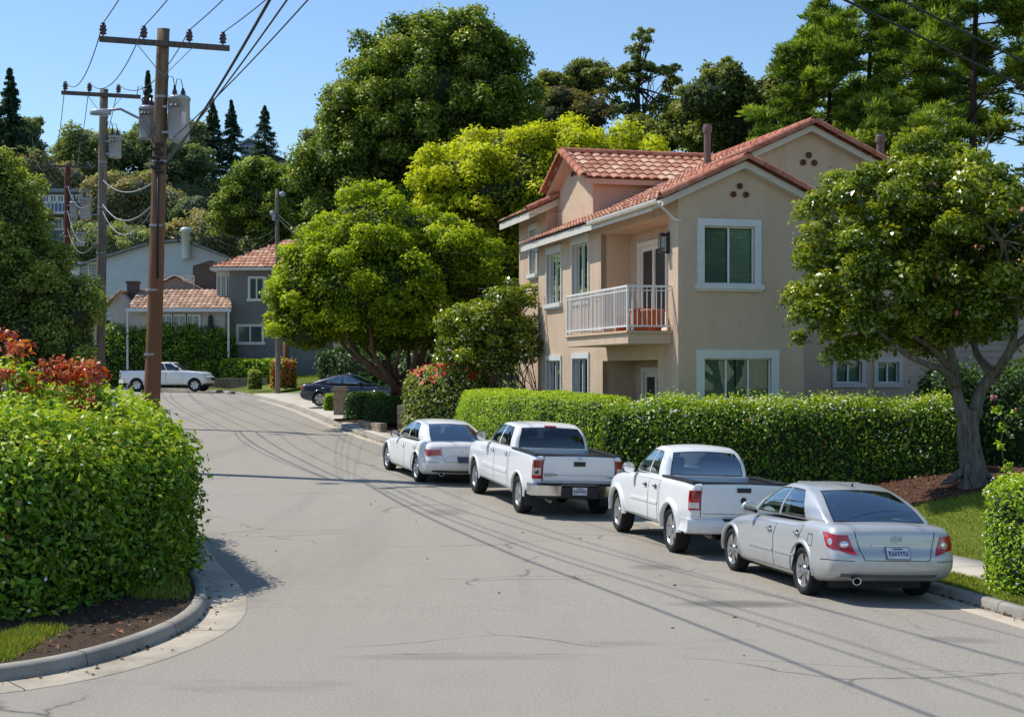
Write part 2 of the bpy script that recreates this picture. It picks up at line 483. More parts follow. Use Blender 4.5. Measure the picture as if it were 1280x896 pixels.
def make_grass():
    M = leaf_mat('grass_blade', (.14, .20, .02), (.24, .30, .035), (.40, .40, .08), .3, .6, .2)
    def lawn(r, n):
        P = np.c_[r.uniform(5.5, 16, n), r.uniform(14, 29, n)]
        dr, dl = offroad(P)
        k = ((dr > .2) & (dr < .98)) | ((dr > 2.12) & (P[:, 1] < 28.3 - .12 * (P[:, 0] - 8)))
        return P[k]
    grass_blades('lawn_grass', lawn, 190000, .05, M, 3, 'short sunlit lawn grass on the bank beside the parked cars')
    def corner(r, n):
        P = np.c_[r.uniform(-11, -4, n), r.uniform(12, 22, n)]
        dr, dl = offroad(P)
        k = (dl > .2) & (dl < 3) & ((P[:, 1] < 16.0) & (P[:, 0] < -4.9) & (dl < 1.5) | ((P[:, 1] > 18) & (r.random(n) < .35) & (dl < .9)))
        return P[k]
    grass_blades('verge_grass', corner, 160000, .07, M, 4, 'grass tufts on the kerb corner below the clipped hedge')
    def far(r, n):
        P = np.c_[r.uniform(-16, -2, n), r.uniform(62, 95, n)]
        dr, dl = offroad(P); return P[(dr > 3.5) & (dr < 9)]
    grass_blades('yard_grass', far, 60000, .12, M, 5, 'bright grass of the far front yards beyond the dark car')
# ------------------------------------------------------------------ vehicles
M_white = paint('white_car_paint', (.78, .79, .80)); M_pearl = paint('pearl_white_paint', (.78, .77, .75))
M_silver = paint('silver_car_paint', (.50, .515, .52), .35, .34); M_navy = paint('navy_car_paint', (.018, .028, .055), .2, .25)
M_rub = simple('tyre_rubber', (.018, .018, .019), .8, spec=.3, var=.3); M_black = simple('black_trim', (.015, .016, .018), .45)
M_blackm = simple('matt_black_plastic', (.022, .023, .025), .7); M_chrome = simple('chrome', (.75, .76, .78), .12, 1.0, var=.05)
M_alloy = simple('wheel_alloy', (.52, .52, .53), .3, .85, var=.15); M_steel = simple('dull_steel', (.25, .24, .23), .45, .8)
M_red = simple('red_lens', (.42, .008, .012), .12, coat=.8, var=.15, scale=30); M_redd = simple('dark_red_lens', (.22, .004, .008), .15, coat=.8)
M_clear = simple('clear_lens', (.62, .60, .60), .15, .3, coat=.8, var=.25, scale=40); M_amber = simple('amber_lens', (.55, .36, .20), .15, coat=.8)
M_seat = simple('seat_fabric', (.16, .165, .16), .85); M_shelf = simple('dark_cabin_trim', (.13, .14, .14), .8)
M_plate = simple('plate_white', (.62, .64, .68), .45); M_platetx = simple('plate_blue_print', (.04, .06, .16), .5)
M_glass = glass_mat('car_glass', (.74, .88, .87), base=.26); M_dglass = glass_mat('privacy_glass', (.16, .19, .21), base=.07)

def ticks(L, r, n, extra=(), a=0.0):
    t = [0, .12 * r, .35 * r, .68 * r, r]
    t = t + [L - q for q in t] + list(np.linspace(r, L - r, n)) + [e - a for e in extra]
    t = sorted(t); out = [t[0]]
    for q in t[1:]:
        if q - out[-1] > 1e-4: out.append(q)
    return [q + a for q in out]

class Hull:
    def __init__(s, L, W, H, r, warp): s.L, s.W, s.H, s.r, s.warp = L, W, H, r, warp
    def map(s, P):
        P = np.atleast_2d(np.asarray(P, float)); r = s.r
        lo = np.array([r, -s.W + r, r]); hi = np.array([s.L - r, s.W - r, s.H - r])
        q = np.clip(P, lo, hi); d = P - q; n = np.linalg.norm(d, axis=1)
        k = n > 1e-9
        P2 = P.copy(); P2[k] = q[k] + d[k] / n[k][:, None] * r
        return s.warp(P2[:, 0] / s.L, P2[:, 1] / s.W, P2[:, 2] / s.H)
    def surf(s, S, Z, side):
        """s<0 rear face measured from the corner, s>0 along the side; side=+1 left, -1 right"""
        S = np.asarray(S, float); Z = np.asarray(Z, float)
        x = np.maximum(S, 0); y = np.where(S < 0, s.W + S, s.W) * side
        return np.c_[x, y, Z]
    def grid(s, nx, ny, nz, ex=(), ey=(), ez=(), classify=None):
        xs = ticks(s.L, s.r, nx, ex); ys = ticks(2 * s.W, s.r, ny, ey, -s.W); zs = ticks(s.H, s.r, nz, ez)
        vid = {}; V = []; out = {}
        def gv(p):
            k = (round(p[0], 5), round(p[1], 5), round(p[2], 5))
            if k not in vid: vid[k] = len(V); V.append(k)
            return vid[k]
        def face(fid, A, B, fn, flip):
            for i in range(len(A) - 1):
                for j in range(len(B) - 1):
                    q = [fn(A[i], B[j]), fn(A[i + 1], B[j]), fn(A[i + 1], B[j + 1]), fn(A[i], B[j + 1])]
                    if flip: q = q[::-1]
                    c = fn((A[i] + A[i + 1]) / 2, (B[j] + B[j + 1]) / 2)
                    k = classify(fid, c) if classify else 'body'
                    out.setdefault(k, []).append([gv(p) for p in q])
        face('top', xs, ys, lambda a, b: (a, b, s.H), False); face('bot', xs, ys, lambda a, b: (a, b, 0), True)
        face('left', xs, zs, lambda a, b: (a, s.W, b), True); face('right', xs, zs, lambda a, b: (a, -s.W, b), False)
        face('rear', ys, zs, lambda a, b: (0, a, b), True); face('front', ys, zs, lambda a, b: (s.L, a, b), False)
        VV = s.map(np.array(V))
        return VV, out

def submesh(V, F):
    used = sorted({i for f in F for i in f}); m = {o: i for i, o in enumerate(used)}
    return [tuple(V[i]) for i in used], [[m[i] for i in f] for f in F]

def patch(mb, hull, fn, corners, nx, ny, off, mat=0, skirt=.012, inset_mat=None):
    """bilinear patch laid on a hull; fn maps (a,b) arrays to nominal points"""
    c = np.array(corners, float)
    def at(i, j):
        u = i / nx; w = j / ny
        return (c[0] * (1 - u) * (1 - w) + c[1] * u * (1 - w) + c[2] * u * w + c[3] * (1 - u) * w)
    AB = np.array([[at(i, j) for j in range(ny + 1)] for i in range(nx + 1)]).reshape(-1, 2)
    e = 1e-3
    def ev(ab): return hull.map(fn(ab[:, 0], ab[:, 1]))
    P = ev(AB); da = ev(AB + [e, 0]) - ev(AB - [e, 0]); db = ev(AB + [0, e]) - ev(AB - [0, e])
    n = np.cross(da, db); n /= np.linalg.norm(n, axis=1)[:, None] + 1e-12
    ctr = np.array([hull.ctr]) if hasattr(hull, 'ctr') else P.mean(0)
    if ((P - np.array(hull.ctr)) * n).sum() < 0: n = -n
    Q = P + n * off; B = P - n * skirt
    idx = lambda i, j: i * (ny + 1) + j
    fs = []
    for i in range(nx):
        for j in range(ny): fs.append((idx(i, j), idx(i + 1, j), idx(i + 1, j + 1), idx(i, j + 1)))
    f0 = fs[0]; fn_ = np.cross(Q[f0[1]] - Q[f0[0]], Q[f0[3]] - Q[f0[0]])
    if fn_ @ n[0] < 0: fs = [f[::-1] for f in fs]
    mb.add(Q, fs, mat, True)
    ring = [idx(i, 0) for i in range(nx)] + [idx(nx, j) for j in range(ny)] + [idx(i, ny) for i in range(nx, 0, -1)] + [idx(0, j) for j in range(ny, 0, -1)]
    vs = [Q[i] for i in ring] + [B[i] for i in ring]; m = len(ring)
    mb.add(vs, [(i, (i + 1) % m, m + (i + 1) % m, m + i) for i in range(m)], mat)
    return mb

def side_fn(h, side): return lambda a, b: np.c_[a, np.full_like(a, h.W * side), b]
def rear_fn(h): return lambda a, b: np.c_[np.zeros_like(a), a, b]
def front_fn(h): return lambda a, b: np.c_[np.full_like(a, h.L), a, b]
def wrap_fn(h, side): return lambda a, b: h.surf(a, b, side)
def fwrap_fn(h, side): 
    def f(a, b):
        p = h.surf(a, b, side); p[:, 0] = h.L - p[:, 0]; return p
    return f

def make_wheel(parent, x, y, r, w, style, side):
    """hub > tyre, rim; axle along y"""
    M = Matrix.Rotation(-math.pi / 2 * side, 4, 'X')      # lathe z -> outward y
    rr = r * (.70 if style != 'truck' else .62)
    hub = MB().lathe([(.0, -.02), (.14, -.02), (.14, .02), (0, .02)], 20, 0, M).build('wheel', M_steel, parent, loc=(x, y, r))
    hw = w / 2
    ty = MB().lathe([(rr, -hw * .82), (rr + .03, -hw * .98), (r * .93, -hw), (r * .985, -hw * .8), (r, -hw * .45), (r, hw * .45), (r * .985, hw * .8), (r * .955, hw * .93), (r * .93, hw), (r*.86, hw*1.04), (rr + .03, hw * .98), (rr, hw * .84)], 40, 0, M, closed=True)
    for k in range(60):        # tread blocks
        a = 2 * math.pi * k / 60
        c = M @ Vector((math.cos(a) * r, math.sin(a) * r, 0))
        ty.box(c, (.016, w * .78, .012), 0, Matrix.Rotation(-a * side + math.pi / 2, 3, 'Y') if False else Matrix.Rotation(math.atan2(c.x, c.z), 3, 'Y'))
    ty.build('tyre', M_rub, hub)
    rim = MB()
    rim.lathe([(rr, -hw * .8), (rr - .012, -hw * .5), (rr - .03, hw * .3), (rr - .012, hw * .78), (rr + .006, hw * .86), (rr + .004, hw*.8)], 36, 0, M)
    rim.lathe([(rr - .03, -.01), (0, -.01)], 30, 1, M)
    z0 = hw * .62
    ns = {'sedan': 5, 'multi': 9, 'truck': 6, 'old': 5}[style]
    for k in range(ns):
        a = 2 * math.pi * k / ns + .3
        for da in ((-.13, .13) if style in ('sedan',) else ((0,) if style == 'multi' else (0,))):
            ww = {'sedan': .06, 'multi': .035, 'truck': .10, 'old': .12}[style]
            d = Vector((math.cos(a), math.sin(a), 0)); d2 = Vector((math.cos(a + da * 1.5), math.sin(a + da * 1.5), 0))
            p = d * .035; q = d2 * (rr - .01)
            t = Vector((-d.y, d.x, 0))
            vs = [p + t * ww * .5 + Vector((0, 0, z0)), p - t * ww * .5 + Vector((0, 0, z0)), q - t * ww * .75 + Vector((0, 0, z0 + .015)), q + t * ww * .75 + Vector((0, 0, z0 + .015))]
            vs = vs + [v - Vector((0, 0, .035)) for v in vs]
            rim.add([M @ v for v in vs], [(0, 1, 2, 3)[::-1], (0, 4, 5, 1), (1, 5, 6, 2), (2, 6, 7, 3), (3, 7, 4, 0)], 0)
    rim.lathe([(.075 if style != 'truck' else .095, z0 - .02), (.07, z0 + .012), (.04, z0 + .024), (0, z0 + .026)], 20, 0, M)
    for k in range(5):
        a = 2 * math.pi * k / 5
        rim.lathe([(.011, z0 + .03), (0, z0 + .032)], 6, 1, M @ Matrix.Translation((.058 * math.cos(a), .058 * math.sin(a), -.006)))
    rim.build('rim', [M_alloy, M_blackm], hub)
    return hub

def boolean_cut(o, cutters):
    for c in cutters:
        md = o.modifiers.new('cut', 'BOOLEAN'); md.operation = 'DIFFERENCE'; md.object = c; md.solver = 'EXACT'
    bpy.context.view_layer.update()
    dg = bpy.context.evaluated_depsgraph_get()
    me = bpy.data.meshes.new_from_object(o.evaluated_get(dg))
    o.modifiers.clear(); old = o.data; o.data = me; bpy.data.meshes.remove(old)
    for c in cutters:
        m = c.data; bpy.data.objects.remove(c); bpy.data.meshes.remove(m)

def plate(parent, c, rot, framed=M_black, mat=None, w=.31, h=.155):
    m = MB(); m.box((0, 0, 0), (.012, w + .024, h + .02), 1); m.box((-.007, 0, 0), (.008, w, h), 0)
    r = random.Random(5)
    for i in range(7):
        y = -w * .39 + i * w * .13
        m.box((-.012, y, -.005), (.003, w * .085, h * .42), 2)
        m.box((-.0135, y + r.uniform(-.004, .004), -.005 + r.choice((-.012, .012))), (.003, w * .035, h * .1), 0)
    m.box((-.012, 0, h * .36), (.003, w * .45, h * .10), 2)
    return m.build('license_plate', [mat or M_plate, framed, M_platetx], parent, loc=c, rot=rot)

def mirror(parent, x, y, z, side, mat, s=1.0):
    m = MB()
    prof = [(0, -.075), (.05, -.07), (.085, -.04), (.095, .0), (.085, .035), (.05, .055), (0, .06)]
    Mx = Matrix.Translation((x, y + side * .14 * s, z)) @ Matrix.Diagonal((s * .8, s * 1.15, s, 1)) @ Matrix.Rotation(math.pi / 2, 4, 'Y')
    m.lathe(prof, 18, 0, Mx)
    m.tube([(x + .02, y, z - .06), (x + .01, y + side * .09 * s, z - .035)], [.03, .022], 8, 1)
    m.lathe([(.082 * s, -.0), (0, 0.0)], 18, 2, Matrix.Translation((x - .062 * s, y + side * .14 * s, z)) @ Matrix.Diagonal((1, 1.15, 1, 1)) @ Matrix.Rotation(-math.pi / 2, 4, 'Y'))
    return m.build('side_mirror', [mat, M_black, M_chrome], parent)

def handle(parent, P, n, chrome):
    """door handle bar at point P with outward y sign n"""
    m = MB(); x, y, z = P
    m.tube([(x - .09, y, z), (x - .08, y + n * .028, z), (x + .06, y + n * .03, z + .004), (x + .08, y, z)], .013, 8, 0)
    m.lathe([(.042, 0), (.03, .004), (0, .006)], 14, 1, Matrix.Translation((x - .01, y - n * .001, z)) @ Matrix.Diagonal((1.3, 1, 1, 1)) @ Matrix.Rotation(-n * math.pi / 2, 4, 'X'))
    return m.build('door_handle', [chrome, M_black], parent)

def seat_mesh(x, y, z, w=.48, bench=False, h=.34):
    m = MB()
    m.box((x, y, z + h / 2 - .06), (.14, w, h), 0, Matrix.Rotation(-.2, 3, 'Y'), .88)
    for yy in ((-w * .28, w * .28) if bench else (0,)):
        m.box((x - .06, y + yy, z + h + .05), (.10, .25, .17), 0, Matrix.Rotation(-.2, 3, 'Y'), .85)
        for q in (-.05, .05): m.tube([(x - .04, y + yy + q, z + h - .09), (x - .05, y + yy + q, z + h)], .008, 6, 0)
    return m

def build_car(kind, label, group, loc, rz, S, paintm, cat, name):
    """S: dictionary of proportions"""
    T = thing(name, label, cat, (0, 0, 0), 0, group)
    wb, ro, fo, hw = S['wb'], S['ro'], S['fo'], S['w'] / 2
    L = wb + ro + fo; zb0 = S['zb']; H = S['H'] - zb0
    top = pch(*zip(*S['top'])); sidep = pch(*zip(*S['side'])); rearp = pch(*zip(*S['rear'])); frontp = pch(*zip(*S['front']))
    bot = pch(*zip(*S.get('bot', [(0, .06), (.1, .01), (.2, 0), (.9, 0), (1, .05)])))
    wid = pch(*zip(*S.get('wid', [(0, .965), (.12, 1), (.8, 1), (.93, .985), (1, .93)])))
    rc = S.get('rc', .10); fc = S.get('fc', .22); cr = S.get('crown', .035)
    def warp(u, v, w):
        xr = -ro + rearp(w) + rc * np.abs(v)**2.6 * np.clip(1 - u / .3, 0, 1)**2
        xf = wb + fo + frontp(w) - fc * np.abs(v)**2.4 * np.clip((u - .7) / .3, 0, 1)**2
        X = xr + u * (xf - xr)
        zb = zb0 + bot(u); zt = top(u)
        Z = zb + w * (zt - zb) - cr * v**2 * np.clip((w - .8) / .2, 0, 1)
        Y = v * hw * wid(u) * sidep(w)
        return np.c_[X, Y, Z]
    h = Hull(L, hw, H, S.get('r', .10), warp); h.ctr = (wb / 2, 0, .55)
    V, F = h.grid(46, 12, 14)
    body = link('body', bpy.data.meshes.new('body'), None, T)
    body.data.from_pydata([tuple(p) for p in V], [], F['body'])
    for m in (paintm, M_blackm, M_black): body.data.materials.append(m)
    bm = bmesh.new(); bm.from_mesh(body.data); bmesh.ops.recalc_face_normals(bm, faces=bm.faces); bm.to_mesh(body.data); bm.free()
    body.data.polygons.foreach_set('use_smooth', [True] * len(body.data.polygons))
    ra = S['arch']; cuts = []
    for ax in (0, wb):
        for sd in (1, -1):
            c = MB(); c.lathe([(0, -.17), (ra, -.17), (ra, .3), (0, .3)], 44, 0, Matrix.Translation((ax, sd * (hw - .1), S['wr'] + .015)) @ Matrix.Rotation(-math.pi / 2 * sd, 4, 'X'), closed=False)
            me = c.mesh('c'); bm = bmesh.new(); bm.from_mesh(me); bmesh.ops.remove_doubles(bm, verts=bm.verts, dist=1e-4); bmesh.ops.recalc_face_normals(bm, faces=bm.faces); bm.to_mesh(me); bm.free()
            cuts.append(link('c', me, M_blackm))
    if kind == 'pickup':
        b = S['bed']; c = MB(); c.bbox(b[0], b[1], -b[2], b[2], b[3], 2.5)
        cuts.append(c.build('c', M_blackm))
    boolean_cut(body, cuts)
    me = body.data
    ok = [m.name if m else '' for m in me.materials]
    for p in me.polygons:      # wheel wells and bed lining are black
        c = p.center; n = p.normal
        for ax in (0, wb):
            d = math.hypot(c.x - ax, c.z - S['wr'] - .015)
            if d < ra + .004 and (abs(n.y) < .5 or abs(c.y) < hw - .2): p.material_index = 1
        if kind == 'pickup':
            b = S['bed']
            if b[0] - .004 < c.x < b[1] + .004 and abs(c.y) < b[2] + .004 and c.z > b[3] - .005: p.material_index = 0 if n.x < -.5 else 1
    me.set_sharp_from_angle(angle=R(32))
    add = MB()
    # wheel arch lips
    fl = S.get('flare', .02); fw = S.get('flarew', .05)
    for ax in (0, wb):
        for sd in (1, -1):
            prof = []
            n = 26; vs = []; fs = []
            for k in range(n + 1):
                a = math.pi * (1.08 * k / n - .04)
                for q, (dr, off) in enumerate(((-.004, -.03), (-.004, fl), (fw * .35, fl), (fw * .8, fl * .5), (fw * 1.05, -.012))):
                    rr = ra + dr
                    x = ax + math.cos(a) * rr; z = S['wr'] + .015 + math.sin(a) * rr
                    u = (x + ro) / L; zbq = zb0 + float(bot(np.clip(u, 0, 1))); ztq = float(top(np.clip(u, 0, 1)))
                    w = np.clip((z - zbq) / (ztq - zbq), 0.08, .92)
                    y = float(hw * wid(np.clip(u, 0, 1)) * sidep(w))
                    vs.append((x, sd * (y + off), max(z, zb0 - .02)))
            for k in range(n):
                for q in range(4):
                    f = (k * 5 + q, k * 5 + q + 1, (k + 1) * 5 + q + 1, (k + 1) * 5 + q)
                    fs.append(f if sd > 0 else f[::-1])
            add.add(vs, fs, 0, True)
    # underside
    add.bbox(-ro + .62, wb + fo - .3, -hw * .72, hw * .72, zb0 - .06, zb0 + .05, 1)
    add.tube([(0, -hw * .8, S['wr'] * .95), (0, hw * .8, S['wr'] * .95)], .05, 10, 1); add.lathe([(.14, -.1), (.16, 0), (.14, .1), (0, .12)], 14, 1, Matrix.Translation((0, 0, S['wr'] * .95)) @ Matrix.Rotation(math.pi / 2, 4, 'Y'))
    # ------------ greenhouse
    G = S['cab']; gx0, gx1, gz0, gz1 = G['x0'], G['x1'], G['z0'], G['z1']
    gL = gx1 - gx0; gH = gz1 - gz0; gW = G['w'] / 2
    xr_ = pch(*zip(*G['rear'])); xf_ = pch(*zip(*G['front'])); gs = pch(*zip(*G['side']))
    arc = G.get('arc', .06); gcr = G.get('crown', .05); rcv = G.get('rcv', .12); fcv = G.get('fcv', .22)
    def gwarp(u, v, w):
        xr = gx0 + xr_(w) + rcv * np.abs(v)**2.4 * np.clip(1 - u / .4, 0, 1)**1.5
        xf = gx1 + xf_(w) - fcv * np.abs(v)**2.4 * np.clip((u - .6) / .4, 0, 1)**1.5
        X = xr + u * (xf - xr)
        wi = 1 - .05 * np.clip((u - .75) / .25, 0, 1)**2 - .06 * np.clip(1 - u / .25, 0, 1)**2
        Z = gz0 + G.get('rise', 0) * (.5 - u) * (1 - w) + w * gH - (arc * (2 * u - 1 - G.get('peak', 0))**2 + gcr * v**2) * w**2
        return np.c_[X, v * gW * wi * gs(w), Z]
    gh = Hull(gL, gW, gH, G.get('r', .07), gwarp); gh.ctr = ((gx0 + gx1) / 2, 0, gz0)
    wins = []      # (face, a0,a1,b0,b1, glass, name)
    w0, w1 = gH * G.get('w0', .10), gH * G.get('w1', .86)
    for a0, a1 in G['sidewin']:
        for fc_ in ('left', 'right'): wins.append((fc_, a0 * gL, a1 * gL, w0, w1, 'window'))
    rv = G.get('rearwin', (.86, .10, .88)); wins.append(('rear', -gW * rv[0], gW * rv[0], gH * rv[1], gH * rv[2], 'rear_window'))
    wins.append(('front', -gW * .88, gW * .88, gH * .08, gH * .9, 'windshield'))
    tw = .022
    ex, ey, ez = set(), set(), set()
    for f, a0, a1, b0, b1, _ in wins:
        for q in (a0 - tw, a0, a1, a1 + tw): (ex if f in ('left', 'right') else ey).add(round(q, 4))
        for q in (b0 - tw, b0, b1, b1 + tw): ez.add(round(q, 4))
    def cl(fid, c):
        a = c[0] if fid in ('left', 'right') else c[1]; b = c[2]
        res = 'body'
        if fid in ('top',): return 'body'
        if fid == 'bot': return 'none'
        for i, (f, a0, a1, b0, b1, nm) in enumerate(wins):
            if f != fid: continue
            if a0 < a < a1 and b0 < b < b1: return i
            if a0 - tw < a < a1 + tw and b0 - tw < b < b1 + tw: res = 'trim'
        return res
    V, F = gh.grid(22, 12, 8, ex, ey, ez, cl)
    vs, fs = submesh(V, F['body']); add.add(vs, fs, 0, True)
    vs, fs = submesh(V, F['trim']); add.add(vs, fs, 2, True)
    for i, w in enumerate(wins):
        vs, fs = submesh(V, F[i])
        gm = S.get('sideglass', M_glass) if w[0] in ('left', 'right') else (S.get('rearglass', M_glass) if w[0] == 'rear' else M_glass)
        MB().add(vs, fs, 0, True).build(w[5], gm, T)
    # ------------ seams
    def seam(pts, fn, hh, wdt=.011):
        for (a, b) in zip(pts[:-1], pts[1:]):
            d = np.array(b) - np.array(a); l = np.linalg.norm(d); nrm = np.array([-d[1], d[0]]) / l * wdt / 2
            a_, b_ = np.array(a), np.array(b)
            patch(add, hh, fn, [a_ + nrm, b_ + nrm, b_ - nrm, a_ - nrm], max(2, int(l / .06)), 1, .0022, 2, .004)
    for fn, pts in S.get('seams', []):
        if fn == 'side':
            for sd in (1, -1): seam(pts, side_fn(h, sd), h)
        elif fn == 'wrap':
            for sd in (1, -1): seam(pts, wrap_fn(h, sd), h)
        else: seam(pts, rear_fn(h), h)
    bm = bmesh.new(); bm.from_mesh(me)
    am = add.mesh('a'); bm.from_mesh(am); bm.to_mesh(me); bm.free(); bpy.data.meshes.remove(am)
    # ------------ cabin
    zc = S['cabin_z']
    sh = MB()
    sh.bbox(gx0 + .1, gx1 - .15, -gW * .86, gW * .86, zc - .015, zc, 0)
    sh.build('parcel_shelf', M_shelf, T)
    fx = G['seatx']
    for yy in (.37, -.37): seat_mesh(fx, yy * hw / .9, zc).build('seat', M_seat, T, .02)
    if G.get('rearseat') is not None: seat_mesh(G['rearseat'], 0, zc - .02, 1.2 * hw / .9, True, .26).build('seat', M_seat, T, .02)
    dash = MB(); dash.box((gx1 - .55, 0, zc + .03), (.4, gW * 1.7, .1), 0)
    dash.lathe([(.17, -.012), (.185, 0), (.17, .012), (.155, 0)], 20, 0, Matrix.Translation((gx1 - .85, .36, zc + .06)) @ Matrix.Rotation(-1.2, 4, 'Y'), closed=True)
    dash.build('dashboard', M_shelf, T, .01)
    # ------------ doors with handles
    for (a0, a1, b0, b1, a2, a3) in S['doors']:
        for sd in (1, -1):
            m = MB(); patch(m, h, side_fn(h, sd), [(a0 - .009, b0 - .009), (a1 + .009, b0 - .009), (a3 + .009, b1), (a2 - .009, b1)], 10, 8, .0016, 1, .004)
            patch(m, h, side_fn(h, sd), [(a0, b0), (a1, b0), (a3, b1 - .006), (a2, b1 - .006)], 10, 8, .0045, 0, .0025)
            if S.get('moulding'):
                mz, mh = S['moulding']
                lerp = lambda p, q, z: p + (q - p) * (z - b0) / (b1 - b0)
                for q, mt in ((0, 0),):
                    patch(m, h, side_fn(h, sd), [(lerp(a0, a2, mz) + .01, mz), (lerp(a1, a3, mz) - .01, mz), (lerp(a1, a3, mz + mh) - .01, mz + mh), (lerp(a0, a2, mz + mh) + .01, mz + mh)], 8, 1, .017, S.get('mouldmat', 0), .016)
            d = m.build('door', [paintm, M_black, M_chrome], T)
            hp = h.map([[a2 + .17, hw * sd, b1 - S.get('hdrop', .13)]])[0]
            handle(d, (hp[0], hp[1] + sd * .004, hp[2]), sd, S.get('handlemat', M_chrome))
    # ------------ wheels
    for ax in (0, wb):
        for sd in (1, -1): make_wheel(T, ax, sd * (hw - S['ww'] / 2 - S.get('wi', .02)), S['wr'], S['ww'], S['wheel'], sd)
    for sd in (1, -1): mirror(T, S['mx'], sd * S['my'], S['mz'], sd, S.get('mirrormat', paintm), S.get('ms', 1.0))
    # front lamps and grille (seen from other sides)
    for sd in (1, -1):
        m = MB(); f = S['hl']; patch(m, h, fwrap_fn(h, sd), [(-f[0], f[2]), (f[1], f[2] + .02), (f[1] * .8, f[3]), (-f[0], f[3])], 10, 3, .006, 0)
        m.build('headlight', M_clear, T)
    m = MB(); q = S['grille']; patch(m, h, front_fn(h), [(-q[0], q[1]), (q[0], q[1]), (q[0], q[2]), (-q[0], q[2])], 8, 4, .006, 0)
    m.build('grille', M_black, T)
    T.location = loc; T.rotation_euler = (0, 0, rz)
    return T, h, gh

